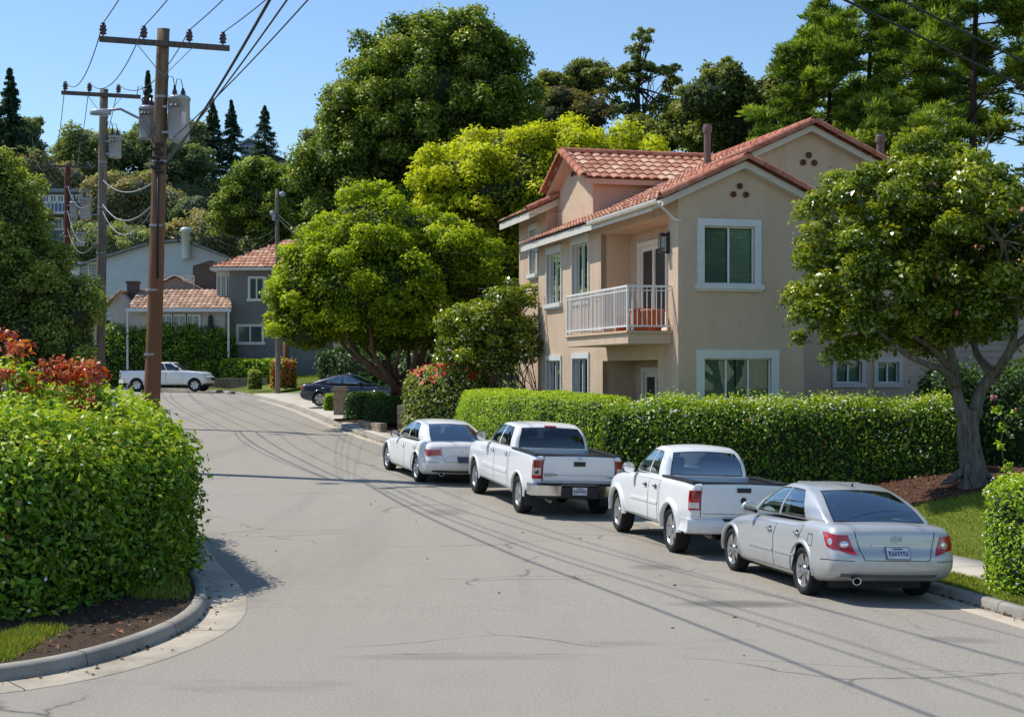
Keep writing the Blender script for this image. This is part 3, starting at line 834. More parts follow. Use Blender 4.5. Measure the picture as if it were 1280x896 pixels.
SED_SIDE = [(0, .93), (.1, .965), (.3, 1.0), (.55, 1.0), (.8, .975), (1, .92)]
def sedan(label, loc, rz, paintm, style='silver', name='sedan_car', group=None):
    S = dict(wb=2.66, ro=1.04, fo=.88, w=1.80, zb=.20, H=1.02, arch=.355, wr=.322, ww=.21, wheel='sedan',
             top=[(0, .985), (.03, 1.02), (.2, 1.035), (.3, .985), (.62, .95), (.72, .93), (.85, .86), (.95, .75), (1, .66)],
             bot=[(0, .10), (.06, .05), (.2, 0), (.88, 0), (.95, .03), (1, .08)],
             side=SED_SIDE, rear=[(0, .16), (.12, .05), (.3, .0), (.5, .01), (.56, .055), (.62, .06), (.9, .075), (1, .10)],
             front=[(0, -.1), (.3, 0), (.6, -.02), (1, -.25)], rc=.13, fc=.3, r=.085,
             cab=dict(x0=-.62, x1=2.38, z0=.965, z1=1.475, w=1.60, rear=[(0, 0), (.5, .40), (.85, .74), (1, .95)], front=[(0, 0), (.5, -.42), (1, -.92)],
                      side=[(0, 1.0), (.35, .955), (.8, .82), (1, .74)], r=.07, arc=.045, crown=.04, w0=.10, w1=.84, sidewin=[(.235, .53), (.565, .885)], rearwin=(.85, .10, .90), seatx=1.2, rearseat=.32, rise=.03),
             cabin_z=.985, mx=1.86, my=.80, mz=1.02, hl=(.30, .34, .44, .56), grille=(.36, .36, .46),
             seams=[('rear', [(-.62, .78), (-.47, .32), (.47, .32), (.62, .78)]), ('wrap', [(-.3, .305), (.36, .315)]), ('side', [(.62, .62), (.62, .47), (.78, .47), (.78, .62), (.62, .62)])],
             doors=[(1.38, 1.98, .09, .74, 1.02, 1.98), (2.02, 2.95, .09, .74, 2.02, 2.86)], moulding=(.30, .032), hdrop=.12, sideglass=M_glass)
    if style == 'white':
        S.update(wb=2.9, ro=1.08, fo=.85, w=1.88, wr=.355, arch=.385, wheel='multi', ww=.23, mirrormat=M_blackm)
        S['top'] = [(0, 1.02), (.03, 1.07), (.2, 1.08), (.3, 1.02), (.62, .99), (.72, .97), (.88, .90), (.96, .82), (1, .72)]
        S['H'] = 1.07
        S['cab'].update(x0=-.58, x1=2.5, z0=1.01, z1=1.52, w=1.66, rear=[(0, 0), (.5, .42), (.85, .76), (1, .98)])
        S['cabin_z'] = 1.03; S['mz'] = 1.05; S['mx'] = 1.98; S['my'] = .83
        S['doors'] = [(1.44, 2.12, .09, .78, 1.06, 2.12), (2.16, 3.15, .09, .78, 2.16, 3.05)]; S['moulding'] = None
        S['seams'] = [('rear', [(-.64, .80), (-.5, .36), (.5, .36), (.64, .80)]), ('wrap', [(-.3, .34), (.36, .35)])]
    if style == 'navy':
        S['cab'].update(rear=[(0, 0), (.5, .55), (.85, .98), (1, 1.2)], z1=1.44); S['moulding'] = None; S['mirrormat'] = M_navy
    T, h, gh = build_car('sedan', label, group, loc, rz, S, paintm, 'car', name)
    hw = S['w'] / 2
    # tail lamps wrap round the corners
    for sd in (1, -1):
        m = MB(); fn = wrap_fn(h, sd)
        if style == 'silver':
            patch(m, h, fn, [(-.33, .40), (.10, .50), (.30, .695), (-.20, .70)], 16, 5, .012, 0, .02)
            for cx, rr in ((-.17, .052), (.03, .048)):
                for k, (r_, mt, of) in enumerate(((1.0, 1, .016), (.62, 2, .018))):
                    n = 20; ab = [(cx + math.cos(2 * math.pi * i / n) * rr * r_ * 1.1, .57 + cx * .1 + math.sin(2 * math.pi * i / n) * rr * r_) for i in range(n)]
                    P = h.map(fn(np.array([a for a, _ in ab]), np.array([b for _, b in ab])))
                    cpt = h.map(fn(np.array([cx]), np.array([.57 + cx * .1])))[0]
                    out = cpt - np.array([1.0, 0, .6]); out = out / np.linalg.norm(out)
                    # lens dome lifted outward from the lamp face
                    e = 1e-3
                    nn = np.cross(h.map(fn(np.array([cx + e]), np.array([.57])))[0] - h.map(fn(np.array([cx - e]), np.array([.57])))[0],
                                  h.map(fn(np.array([cx]), np.array([.57 + e])))[0] - h.map(fn(np.array([cx]), np.array([.57 - e])))[0])
                    nn /= np.linalg.norm(nn)
                    if nn[0] > 0: nn = -nn
                    Q = [tuple(p + nn * of) for p in P]; c2 = tuple(cpt + nn * (of + .006))
                    fs = [(i, (i + 1) % n, n) if sd < 0 else ((i + 1) % n, i, n) for i in range(n)]
                    m.add(Q + [c2], fs, mt, True)
        else:
            patch(m, h, fn, [(-.36, .55), (.04, .50), (.22, .66), (-.30, .73)], 14, 4, .012, 0, .02)
            patch(m, h, fn, [(-.30, .60), (-.05, .57), (-.05, .615), (-.28, .64)], 6, 1, .016, 3, .003)
        m.build('taillight', [M_red, M_clear, M_chrome, M_redd], T)
    # boot strip, plate, badge
    m = MB(); patch(m, h, rear_fn(h), [(-.36, .535), (.36, .535), (.36, .56), (-.36, .56)], 10, 1, .016, 0, .015); m.build('boot_strip', M_alloy, T)
    m = MB(); patch(m, h, rear_fn(h), [(-.27, .34), (.27, .34), (.30, .525), (-.30, .525)], 8, 3, .001, 0, .003)
    m.build('plate_recess', paintm if style != 'navy' else M_black, T)
    p = h.map([[0, 0, .435]])[0]; p2 = h.map([[0, 0, .5]])[0]
    tilt = math.atan2(p2[0] - p[0], p2[2] - p[2])
    plate(T, (p[0] - .016, 0, p[2]), (0, tilt, 0), M_steel if style == 'silver' else M_black, M_plate if style != 'white' else simple('plate_dark', (.10, .11, .13), .4))
    pb = h.map([[0, 0, .66 if style != 'white' else .67]])[0]
    m = MB(); Mb = Matrix.Translation((pb[0] - .012, 0, pb[2])) @ Matrix.Rotation(tilt, 4, 'Y') @ Matrix.Rotation(-math.pi / 2, 4, 'Y') @ Matrix.Rotation(math.pi / 2, 4, 'Z')
    if style == 'silver':
        tor = [(1 + .13 * math.cos(a), .008 * math.sin(a)) for a in np.linspace(0, 2 * np.pi, 8, endpoint=False)]
        m.lathe([(r_ * .055, z) for r_, z in tor], 28, 0, Mb @ Matrix.Diagonal((1.25, .82, 1, 1)), closed=True)
        m.lathe([(r_ * .03, z) for r_, z in tor], 22, 0, Mb @ Matrix.Diagonal((.8, 1.25, 1, 1)), closed=True)
    else:
        m.box(Mb @ Vector((0, 0, .004)), (.008, .02, .075), 0); m.box(Mb @ Vector((0, .0, .004)), (.008, .07, .016), 0)
    m.build('emblem', M_chrome, T)
    if style == 'silver':      # blurred chrome script on either side of the boot lid
        m = MB()
        for sd in (1, -1):
            for k in range(5):
                a0 = sd * (.60 - k * .035)
                patch(m, h, rear_fn(h), [(a0 - .012, .625), (a0 + .012, .625), (a0 + .012, .642), (a0 - .012, .642)], 1, 1, .006, 0, .005)
                if sd < 0: patch(m, h, rear_fn(h), [(a0 - .014, .585), (a0 + .010, .585), (a0 + .010, .60), (a0 - .014, .60)], 1, 1, .006, 0, .005)
        m.build('boot_lettering', M_alloy, T)
    # exhausts
    for sd in ((1, -1) if style == 'white' else (1,)):
        ex = MB(); Mx = Matrix.Translation((-S['ro'] + .06, sd * .56, .30)) @ Matrix.Rotation(-math.pi / 2, 4, 'Y')
        ex.lathe([(.036, -.15), (.044, .03), (.050, .045), (.046, .052), (.040, .045)], 18, 0, Mx @ Matrix.Diagonal((1, 1.2, 1, 1))); ex.lathe([(.040, .045), (.036, -.05), (0, -.06)], 18, 1, Mx @ Matrix.Diagonal((1, 1.2, 1, 1)))
        ex.build('exhaust_pipe', [M_chrome, M_blackm], T)
    # dark lower bumper valance
    m = MB(); patch(m, h, wrap_fn(h, 1), [(-hw * 2 + .25, .045), (-.12, .045), (-.12, .10), (-hw * 2 + .25, .10)], 24, 2, .004, 0, .004); m.build('bumper_valance', M_blackm if style != 'silver' else simple('valance_grey', (.12, .125, .13), .5), T)
    a = MB()
    if style == 'silver':
        pr = gh.map([[gh.L * .06, 0, gh.H]])[0]
        a.add([(pr[0] - .03, -.012, pr[2] - .01), (pr[0] - .03, .012, pr[2] - .01), (pr[0] + .09, .012, pr[2] - .01), (pr[0] + .09, -.012, pr[2] - .01), (pr[0] - .045, 0, pr[2] + .06), (pr[0] + .02, 0, pr[2] + .02)],
              [(0, 1, 4), (1, 2, 5, 4), (2, 3, 5), (3, 0, 4, 5), (0, 3, 2, 1)], 0)
        a.build('roof_antenna', M_black, T)
    return T

def pickup(label, loc, rz, paintm, style, name='pickup_truck', group=None):
    if style == 'full':
        S = dict(wb=3.64, ro=1.10, fo=.95, w=2.0, zb=.42, H=1.33, arch=.445, wr=.40, ww=.27, wheel='truck',
                 top=[(0, 1.32), (.3, 1.32), (.5, 1.31), (.72, 1.30), (.80, 1.27), (.93, 1.22), (.98, 1.14), (1, 1.0)],
                 cab=dict(x0=.74, x1=3.06, z0=1.28, z1=1.83, w=1.80, rear=[(0, 0), (.6, .10), (1, .30)], front=[(0, 0), (.5, -.36), (1, -.78)],
                          side=[(0, 1.0), (.35, .965), (.8, .87), (1, .80)], r=.07, arc=.03, crown=.035, w0=.08, w1=.85, sidewin=[(.13, .47), (.52, .89)], rearwin=(.88, .10, .86), seatx=2.0, rearseat=1.15, rcv=.05),
                 cabin_z=1.325, mx=2.62, my=.95, mz=1.42, hl=(.42, .22, .36, .66), grille=(.5, .32, .62), bed=(-.99, .66, .80, .80),
                 seams=[('side', [(1.81, .15), (1.81, .90)]), ('wrap', [(-.185, .12), (-.185, .925)])],
                 doors=[(1.95, 2.95, .07, .885, 1.90, 2.95), (2.99, 4.02, .07, .885, 2.99, 4.00)], moulding=(.33, .085), hdrop=.13, ms=1.25, mirrormat=M_blackm, sideglass=M_dglass, rearglass=M_dglass)
    else:
        S = dict(wb=3.12, ro=1.0, fo=.86, w=1.84, zb=.40, H=1.26, arch=.43, wr=.375, ww=.25, wheel='old', flare=.045, flarew=.10,
                 top=[(0, 1.245), (.3, 1.25), (.5, 1.23), (.72, 1.19), (.80, 1.16), (.93, 1.09), (.98, 1.0), (1, .88)],
                 cab=dict(x0=.66, x1=2.62, z0=1.19, z1=1.76, w=1.62, rear=[(0, 0), (.6, .09), (1, .26)], front=[(0, 0), (.5, -.38), (1, -.82)],
                          side=[(0, 1.0), (.35, .965), (.8, .87), (1, .80)], r=.085, arc=.05, crown=.05, w0=.10, w1=.84, sidewin=[(.17, .42), (.47, .88)], rearwin=(.86, .13, .86), seatx=1.55, rearseat=None, rcv=.10),
                 cabin_z=1.235, mx=2.12, my=.86, mz=1.27, hl=(.35, .22, .34, .56), grille=(.42, .30, .52), bed=(-.89, .58, .72, .74),
                 seams=[('side', [(1.60, .12), (1.60, .80)]), ('wrap', [(-.165, .19), (-.165, .835)])],
                 doors=[(1.70, 2.18, .07, .79, 1.66, 2.18), (2.22, 3.22, .07, .79, 2.22, 3.20)], moulding=(.34, .05), hdrop=.14, ms=1.1, mirrormat=simple('grey_mirror_shell', (.16, .20, .24), .35), handlemat=M_black)
    S.update(side=[(0, .95), (.1, .98), (.3, 1.0), (.6, 1.0), (.85, .985), (1, .945)], rear=[(0, .09), (.15, .03), (.25, .0), (1, .0)], front=[(0, -.06), (.3, 0), (.7, -.02), (1, -.16)],
             rc=.03, fc=.22, r=.06, crown=.02, bot=[(0, .12), (.1, .08), (.2, 0), (.9, 0), (1, .1)])
    T, h, gh = build_car('pickup', label, group, loc, rz, S, paintm, 'truck', name)
    full = style == 'full'; hw = S['w'] / 2; ro = S['ro']; H = h.H
    # tailgate
    tg = MB(); z0 = .30 if full else .27; e = hw - (.20 if full else .17)
    patch(tg, h, rear_fn(h), [(-e - .01, z0 - .012), (e + .01, z0 - .012), (e + .01, H - .02), (-e - .01, H - .02)], 12, 8, .003, 1, .004)
    patch(tg, h, rear_fn(h), [(-e, z0), (e, z0), (e, H - .03), (-e, H - .03)], 12, 10, .012, 0, .01)
    if full:
        patch(tg, h, rear_fn(h), [(-e + .14, z0 + .135), (e - .32, z0 + .135), (e - .32, z0 + .142), (-e + .14, z0 + .142)], 10, 1, .014, 1, .004)
    else:
        pr = [(-e + .32, z0 + .16), (e - .32, z0 + .16), (e - .26, z0 + .40), (-e + .26, z0 + .40)]
        patch(tg, h, rear_fn(h), pr, 8, 4, .016, 0, .006)
    gate = tg.build('tailgate', [paintm, M_black], T, sharp=40)
    hb = MB(); zc = H - (.20 if full else .13); xg = -ro - .02
    zw = float(h.map([[0, 0, zc]])[0][2])
    wd = .15 if full else .12
    hb.box((xg, 0, zw), (.035, wd * 2 if not full else .25, .095 if full else .075), 0)
    hb.box((xg - .02, 0, zw + .012), (.02, wd * 1.2, .03), 1)
    hb.build('tailgate_handle', [M_black, M_blackm], gate, .008)
    lw = MB()
    if not full:
        lw.lathe([(.055, 0), (.05, .012), (.025, .018), (0, .014)], 18, 0, Matrix.Translation((xg + .004, 0, zw - .17)) @ Matrix.Rotation(-math.pi / 2, 4, 'Y'))
        lw.build('lock_cover', M_black, gate)
    else:
        # badge above the handle, script at left, small emblem at lower right
        lw.bar((xg + .005, -.05, zw + .115), (xg + .005, .05, zw + .115), .02, .03, 0); lw.bar((xg + .004, 0, zw + .095), (xg + .004, 0, zw + .14), .035, .03, 0)
        lw.build('emblem', simple('blue_chrome', (.18, .30, .55), .25, .6), gate)
        sc = MB(); y = e - .06; zz = float(h.map([[0, 0, z0 + .14]])[0][2])
        def seg(y0, z0_, y1, z1): sc.bar((xg + .006, y0, z0_), (xg + .006, y1, z1), .011, .011, 0)
        for k, ch in enumerate('EDRX'):       # worn script: C-like and E-like strokes
            y0 = y - k * .072; y1 = y0 - .05; a, b = zz - .022, zz + .024
            if ch in 'ED': seg(y0, a, y0, b); seg(y0, b, y1, b); seg(y0, a, y1, a)
            if ch == 'E': seg(y0, (a + b) / 2, y1 + .012, (a + b) / 2)
            if ch == 'D': seg(y1, a, y1, (a + b) / 2)
            if ch == 'R': seg(y0, a, y0, b); seg(y0, b, y1, b); seg(y1, b, y1, (a + b) / 2); seg(y0, (a + b) / 2, y1, a)
            if ch == 'X': seg(y0, a, y1, b); seg(y0, b, y1, a)
        yy = -e + .10; a = zz - .055
        seg(yy + .12, a + .03, yy + .09, a + .02); seg(yy + .05, a + .035, yy + .03, a); seg(yy + .03, a, yy + .01, a + .035); seg(yy + .0, a + .035, yy - .015, a); seg(yy - .015, a, yy - .035, a + .035)
        sc.build('tailgate_lettering', M_steel, gate)
    # tail lamps
    for sd in (1, -1):
        m = MB(); fn = wrap_fn(h, sd)
        if full:
            c = [(-.175, .345), (.075, .345), (.075, .80), (-.175, .80)]
            patch(m, h, fn, c, 10, 8, .016, 0, .02); patch(m, h, fn, [(-.145, .43), (.03, .43), (.045, .60), (-.145, .60)], 6, 4, .021, 1, .006)
            patch(m, h, fn, [(-.10, .46), (-.03, .46), (-.03, .52), (-.10, .56)], 3, 3, .025, 2, .004)
            patch(m, h, fn, [(-.15, .63), (.045, .63), (.045, .77), (-.15, .77)], 6, 4, .020, 3, .005)
        else:
            patch(m, h, fn, [(-.155, .33), (.09, .33), (.09, .71), (-.155, .71)], 10, 8, .016, 0, .02)
            patch(m, h, fn, [(-.13, .365), (.055, .365), (.055, .475), (-.13, .475)], 6, 3, .021, 1, .006)
            patch(m, h, fn, [(-.13, .56), (.055, .56), (.055, .68), (-.13, .68)], 6, 3, .020, 3, .005)
        m.build('taillight', [M_red, M_clear, M_black, M_redd], T)
    # rail caps / bed cover
    rc = MB(); zr = S['top'][0][1]
    b = S['bed']
    for sd in (1, -1): rc.bbox(b[0] - .05, b[1] + .05, sd * (b[2] - .01) if sd > 0 else -hw + .05, hw - .05 if sd > 0 else -b[2] + .01, zr - .022, zr + .012)
    rc.bbox(-ro + .02, b[0] + .01, -b[2], b[2], zr - .02, zr + .012)
    rc.build('bed_rail', M_black, T, .008)
    if full:
        m = MB(); m.bbox(b[0] + .005, b[1] - .005, -b[2] + .012, b[2] - .012, zr - .17, zr - .11); m.build('bed_cover', M_blackm, T, .01)
        # third brake lamp
        p = gh.map([[0, 0, gh.H * .93]])[0]
        m = MB(); patch(m, gh, rear_fn(gh), [(-.17, gh.H * .905), (.17, gh.H * .905), (.17, gh.H * .985), (-.17, gh.H * .985)], 6, 2, .012, 0); m.build('brake_light', M_red, T)
        # step bumper: chrome ends, black middle
        bp = MB(); xb = -ro - .10
        def bump(y0, y1, z0, z1, x0, x1, mat, bend=0):
            n = 6
            ys = np.linspace(y0, y1, n + 1); vs = []
            for y in ys:
                bx = bend * (abs(y) / hw)**3
                for (x, z) in ((x0 + bx, z0), (x1, z0), (x1, z1), (x0 + .03 + bx, z1), (x0 + bx, z1 - .03)): vs.append((x, y, z))
            fs = []
            for i in range(n):
                for k in range(5): fs.append((i * 5 + k, (i + 1) * 5 + k, (i + 1) * 5 + (k + 1) % 5, i * 5 + (k + 1) % 5))
            fs += [(0, 1, 2, 3, 4), tuple(n * 5 + k for k in (4, 3, 2, 1, 0))]
            bp.add(vs, fs, mat)
        bump(.40, hw + .02, .50, .735, xb, -ro + .3, 0, .10); bump(-hw - .02, -.40, .50, .735, xb, -ro + .3, 0, .10)
        bump(-.40, .40, .47, .70, xb + .02, -ro + .2, 1); bp.bbox(xb - .012, -ro + .1, -hw * .9, hw * .9, .735, .755, 1)
        bp.bbox(xb + .05, -ro + .3, -hw * .85, hw * .85, .45, .50, 1)
        bp.build('rear_bumper', [M_chrome, M_blackm], T, sharp=30)
        plate(T, (xb + .002, 0, .60), (0, 0, 0), M_black)
        for sd in (1, -1):
            m = MB(); m.box((-.50, sd * (hw - .17), .36), (.012, .28, .30)); m.build('mud_flap', M_blackm, T, .004)
    else:
        bp = MB()
        n = 20; vs = []; fs = []
        prof = [(.10, .40), (.0, .43), (-.035, .50), (-.04, .60), (-.02, .645), (.12, .66)]
        ys = np.linspace(-1, 1, n + 1)
        path = [(-ro - .015 + .0 + .10 * abs(v)**4, v * (hw + .012)) for v in ys]
        path = [(-ro + .52, -hw - .018), (-ro + .22, -hw - .02)] + [(x, y) for x, y in path] + [(-ro + .22, hw + .02), (-ro + .52, hw + .018)]
        for i, (x, y) in enumerate(path):
            sdw = 1 if i >= 2 and i < len(path) - 2 else 0
            for (dx, z) in prof:
                vs.append((x + dx, y, z) if sdw else (x, y - math.copysign(dx, y), z))
        k = len(prof)
        for i in range(len(path) - 1):
            for j in range(k - 1): fs.append((i * k + j, i * k + j + 1, (i + 1) * k + j + 1, (i + 1) * k + j))
        bp.add(vs, fs, 0, True)
        bp.bbox(-ro - .045, -ro + .1, -.34, .34, .60, .665, 1)
        bp.bbox(-ro - .05, -ro, -.20, .20, .46, .60, 1)
        bp.build('rear_bumper', [paintm, M_blackm], T, sharp=40)
        plate(T, (-ro - .055, 0, .53), (0, 0, 0), M_black)
    ex = MB(); ex.tube([(.5, hw * .5, .40), (-.4, hw * .52, .38), (-ro + .1, hw * .56, .36)], .032, 10)
    ex.build('exhaust_pipe', M_steel, T)
    return T

def make_cars():
    def put(fn, label, px, z, half, hd, *a, **k):
        a_ = R(hd)          # heading left of straight ahead
        x = (px - 640) / 1810 * z + half * math.cos(a_); y = z + half * math.sin(a_) * 1.0
        T = fn(label, (x, y, 0), R(90 + hd), *a, **k)
        fx, fy = x - math.sin(a_) * 2.8, y + math.cos(a_) * 2.8
        z0, z1 = float(g(y)), float(g(fy))
        T.location.z = z0 - .055; T.rotation_euler = (R(2.1), -math.atan2(z1 - z0, 2.8), R(90 + hd))
        return T
    grp = 'vehicles parked along the right kerb'
    put(sedan, 'silver sedan parked nearest, at the right kerb, with red wraparound tail lamps', 1008, 19.55, .80, 12, M_silver, 'silver', group=grp)
    put(pickup, 'older plain white extended cab pickup parked between the silver sedan and the larger white pickup', 842, 24.5, .82, 12.5, M_white, 'old', group=grp)
    put(pickup, 'large white crew cab pickup with dark covered bed and chrome step bumper', 651, 30.6, .88, 16, M_white, 'full', group=grp)
    put(sedan, 'pearl white luxury sedan parked at the kerb ahead of both pickups', 523, 36.2, .83, 19.5, M_pearl, 'white', group=grp)
    sedan('dark navy sedan parked in the driveway by the round boxwood', (-8.45, 65.6, float(g(65)) + .20), R(-10), M_navy, 'navy')
    pickup('small far white crew cab truck standing broadside at the end of the street', (-23.1, 90.3, float(g(90))), R(-4), M_white, 'full')
# ------------------------------------------------------------------ houses
def stucco(name, lo, hi):
    t = NT(name); v = t.coord()
    n = t.noise(v, .7, 6, .65); f = t.noise(v, 55, 3, .7)
    c = t.ramp(n, [(.3, lo), (.7, hi)])
    st = t.noise(t.coord((1.6, 1.6, .18)), 1.2, 5, .6)       # rain streaks
    c = t.mix(t.ramp(st, [(.5, 0.0), (.8, .42)]), c, tuple(x * .62 for x in lo))
    w = t.new('ShaderNodeTexVoronoi', feature='DISTANCE_TO_EDGE'); w.inputs['Scale'].default_value = .28
    wn = t.new('ShaderNodeTexNoise'); wn.inputs['Scale'].default_value = 1.1; wn.inputs['Detail'].default_value = 6; t.L(v, wn.inputs['Vector'])
    va = t.new('ShaderNodeVectorMath', operation='ADD'); t.L(v, va.inputs[0]); t.L(wn.outputs['Color'], va.inputs[1]); t.L(va.outputs[0], w.inputs['Vector'])
    c = t.mix(t.math('MULTIPLY', t.ramp(w.outputs[0], [(0, .5), (.004, 0.0)]), t.ramp(n, [(.5, 0.0), (.6, 1.0)])), c, tuple(x * .35 for x in lo))
    t.princ(c, .92, 0, .15, 0, t.bump(t.math('ADD', f, t.math('ADD', n, t.noise(v, 16, 4, .7))), .8, .02)); MATS[name] = t.m; return t.m
M_stucco = stucco('tan_stucco', (.575, .43, .312), (.655, .505, .372))
M_pink = stucco('pink_stucco', (.58, .36, .265), (.65, .42, .32))
M_cream = simple('cream_trim', (.60, .56, .50), .6, var=.06); M_trim = simple('white_trim', (.64, .655, .64), .5, var=.06)
M_gutw = simple('gutter_white', (.66, .62, .54), .45, var=.1)
M_vinyl = simple('white_vinyl', (.74, .76, .77), .35, var=.04)
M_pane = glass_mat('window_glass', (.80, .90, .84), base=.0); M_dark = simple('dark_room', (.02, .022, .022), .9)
M_blind = simple('blind_slat', (.58, .74, .58), .6, var=.1); M_blindd = simple('dark_blind_slat', (.30, .44, .35), .6, var=.15)
M_door = simple('door_cream', (.74, .69, .60), .5, var=.05); M_doorpane = simple('dark_door_pane', (.035, .033, .032), .35, spec=.15)
M_terr = simple('terracotta_pot', (.42, .14, .06), .75, var=.2); M_iron = simple('black_iron', (.02, .02, .022), .5)
M_rail = simple('rail_paint', (.70, .70, .68), .45, var=.06); M_vent = simple('vent_terracotta', (.13, .05, .035), .8)

def tile_mat(name, stops):
    t = NT(name); v = t.coord(); f = t.attr('tint')
    c = t.ramp(f, stops); n = t.noise(v, 9, 5, .7)
    c = t.mix(t.ramp(n, [(.42, 0.0), (.75, .55)]), c, (.55, .42, .33)); n2 = t.noise(v, 2.1, 4)
    c = t.mix(t.ramp(n2, [(.55, 0.0), (.8, .35)]), c, (.16, .08, .05))
    t.princ(c, .85, 0, .25, 0, t.bump(n, .3, .01)); return t.m
M_tile = tile_mat('clay_roof_tile', [(0, (.33, .115, .065)), (.4, (.46, .20, .125)), (.75, (.56, .30, .20)), (1, (.64, .42, .31))])
M_tile2 = tile_mat('faded_roof_tile', [(0, (.30, .16, .10)), (.5, (.46, .28, .19)), (1, (.58, .42, .31))])
M_ridge = tile_mat('clay_ridge_tile', [(0, (.33, .09, .05)), (.5, (.42, .13, .075)), (1, (.50, .19, .11))])

def tile_roof(name, o, eu, up, nu, nv, mat, parent, pitch_w=.30, row=.40, amp=.05, seg=8, clip=None):
    """barrel tiles: o eave corner, eu unit vector along the eave, up unit vector up the slope"""
    o = np.array(o, float); eu = np.array(eu, float); up = np.array(up, float)
    n = np.cross(eu, up); n = n / np.linalg.norm(n)
    if n[2] < 0: n = -n
    cols = max(1, round(nu / pitch_w)); pw = nu / cols; rows = max(1, round(nv / row)); rh = nv / rows
    A = np.linspace(0, nu, cols * seg + 1)
    ph = (A / pw) % 1.0
    wave = amp * np.abs(np.sin(np.pi * ph))**.75
    V = []; F = []; tint = []; r = np.random.default_rng(len(name) + int(nu * 10))
    ct = r.random((rows, cols))
    na = len(A)
    for j in range(rows):
        jit = np.repeat(r.uniform(-.012, .012, cols), seg); jit = np.r_[jit, jit[-1]]
        for q, lift in ((0.0, .0), (0.0, .036), (1.02, .0)):
            b = (j + q) * rh - (jit if q == 0 else 0)
            P = o + A[:, None] * eu + (np.full(na, b) if np.isscalar(b) else b)[:, None] * up + (wave + lift)[:, None] * n
            V.append(P)
        base = j * 3 * na
        for s_ in range(2):
            i0 = base + s_ * na + np.arange(na - 1)
            F.append(np.c_[i0, i0 + 1, i0 + 1 + na, i0 + na])
            tint.append(np.repeat(ct[j], seg) * (1 if s_ else .35))
    V = np.concatenate(V); F = np.concatenate(F); tint = np.concatenate(tint)
    if clip is not None:
        c = V[F].mean(1); k = clip(c); F = F[k]; tint = tint[k]
    me = mesh_np(name, V, F, True, {'tint': ('FACE', tint)})
    me.set_sharp_from_angle(angle=R(50))
    return link(name, me, mat, parent)

def ridge_tiles(name, a, b, mat, parent, r_=.11, step=.42, up=(0, 0, 1)):
    a = Vector(a); b = Vector(b); d = (b - a); L = d.length; x = d.normalized(); u = Vector(up); y = u.cross(x).normalized(); z = x.cross(y)
    n = max(1, round(L / step)); V = []; F = []; T = []; rr = random.Random(n)
    for i in range(n):
        p0 = a + x * (L * i / n - .03); p1 = a + x * (L * (i + 1) / n); t = rr.random(); m = 10
        b0 = len(V)
        for p, rad in ((p0, r_ * 1.06), (p1, r_ * .9)):
            for k in range(m + 1):
                an = math.pi * (-.08 + 1.16 * k / m)
                V.append(p + (y * math.cos(an) + z * (math.sin(an) - .25)) * rad)
        for p, rad in ((p0, r_ * .84),):
            for k in range(m + 1):
                an = math.pi * (-.08 + 1.16 * k / m)
                V.append(p + (y * math.cos(an) + z * (math.sin(an) - .25)) * rad)
        for k in range(m):
            F.append((b0 + k, b0 + k + 1, b0 + m + 2 + k, b0 + m + 1 + k)); T.append(t)
            F.append((b0 + k, b0 + k + 1, b0 + 2 * m + 3 + k, b0 + 2 * m + 2 + k)); T.append(0)
    me = mesh_np(name, np.array([tuple(v) for v in V]), np.array(F), True, {'tint': ('FACE', T)}); me.set_sharp_from_angle(angle=R(60))
    return link(name, me, mat, parent)

def wall_poly(name, outline, holes, fn, nrm, mat, parent, depth=.16):
    """flat wall with openings; outline/holes in 2D; fn maps (a,z) to 3D; nrm = outward normal; reveals go inward"""
    if len(outline) == 4 and len({round(a, 4) for a, _ in outline}) == 2 and len({round(b, 4) for _, b in outline}) == 2:
        x0, x1 = min(a for a, _ in outline), max(a for a, _ in outline); y0, y1 = min(b for _, b in outline), max(b for _, b in outline)
        xs = sorted({x0, x1} | {q for h in holes for q in h[:2]}); ys = sorted({y0, y1} | {q for h in holes for q in h[2:]})
        flat = [Vector((a, b, 0)) for b in ys for a in xs]; nx = len(xs); tri = []
        for j in range(len(ys) - 1):
            for i in range(nx - 1):
                cx, cy = (xs[i] + xs[i + 1]) / 2, (ys[j] + ys[j + 1]) / 2
                if not any(h[0] < cx < h[1] and h[2] < cy < h[3] for h in holes): tri.append((j * nx + i, j * nx + i + 1, (j + 1) * nx + i + 1, (j + 1) * nx + i))
        loops = None
    else: loops = [[Vector((a, b, 0)) for a, b in outline]] + [[Vector((h[0], h[2], 0)), Vector((h[1], h[2], 0)), Vector((h[1], h[3], 0)), Vector((h[0], h[3], 0))] for h in holes]
    if loops: tri = tessellate_polygon(loops); flat = [p for l in loops for p in l]
    m = MB(); N = Vector(nrm)
    vs = [fn(p.x, p.y) for p in flat]
    fs = []
    for t in tri:
        a, b, c = (Vector(vs[i]) for i in t[:3])
        fs.append(t if (b - a).cross(c - a).dot(N) > 0 else t[::-1])
    m.add(vs, fs)
    for h in holes:
        q = [fn(h[0], h[2]), fn(h[1], h[2]), fn(h[1], h[3]), fn(h[0], h[3])]
        ctr = sum((Vector(p) for p in q), Vector()) / 4
        for i in range(4):
            a, b = Vector(q[i]), Vector(q[(i + 1) % 4]); a2, b2 = a - N * depth, b - N * depth
            f = [a, b, b2, a2]; nn = (b - a).cross(a2 - a)
            if nn.dot(ctr - a) < 0: f = f[::-1]
            m.quad(*f)
    return m.build(name, mat, parent)

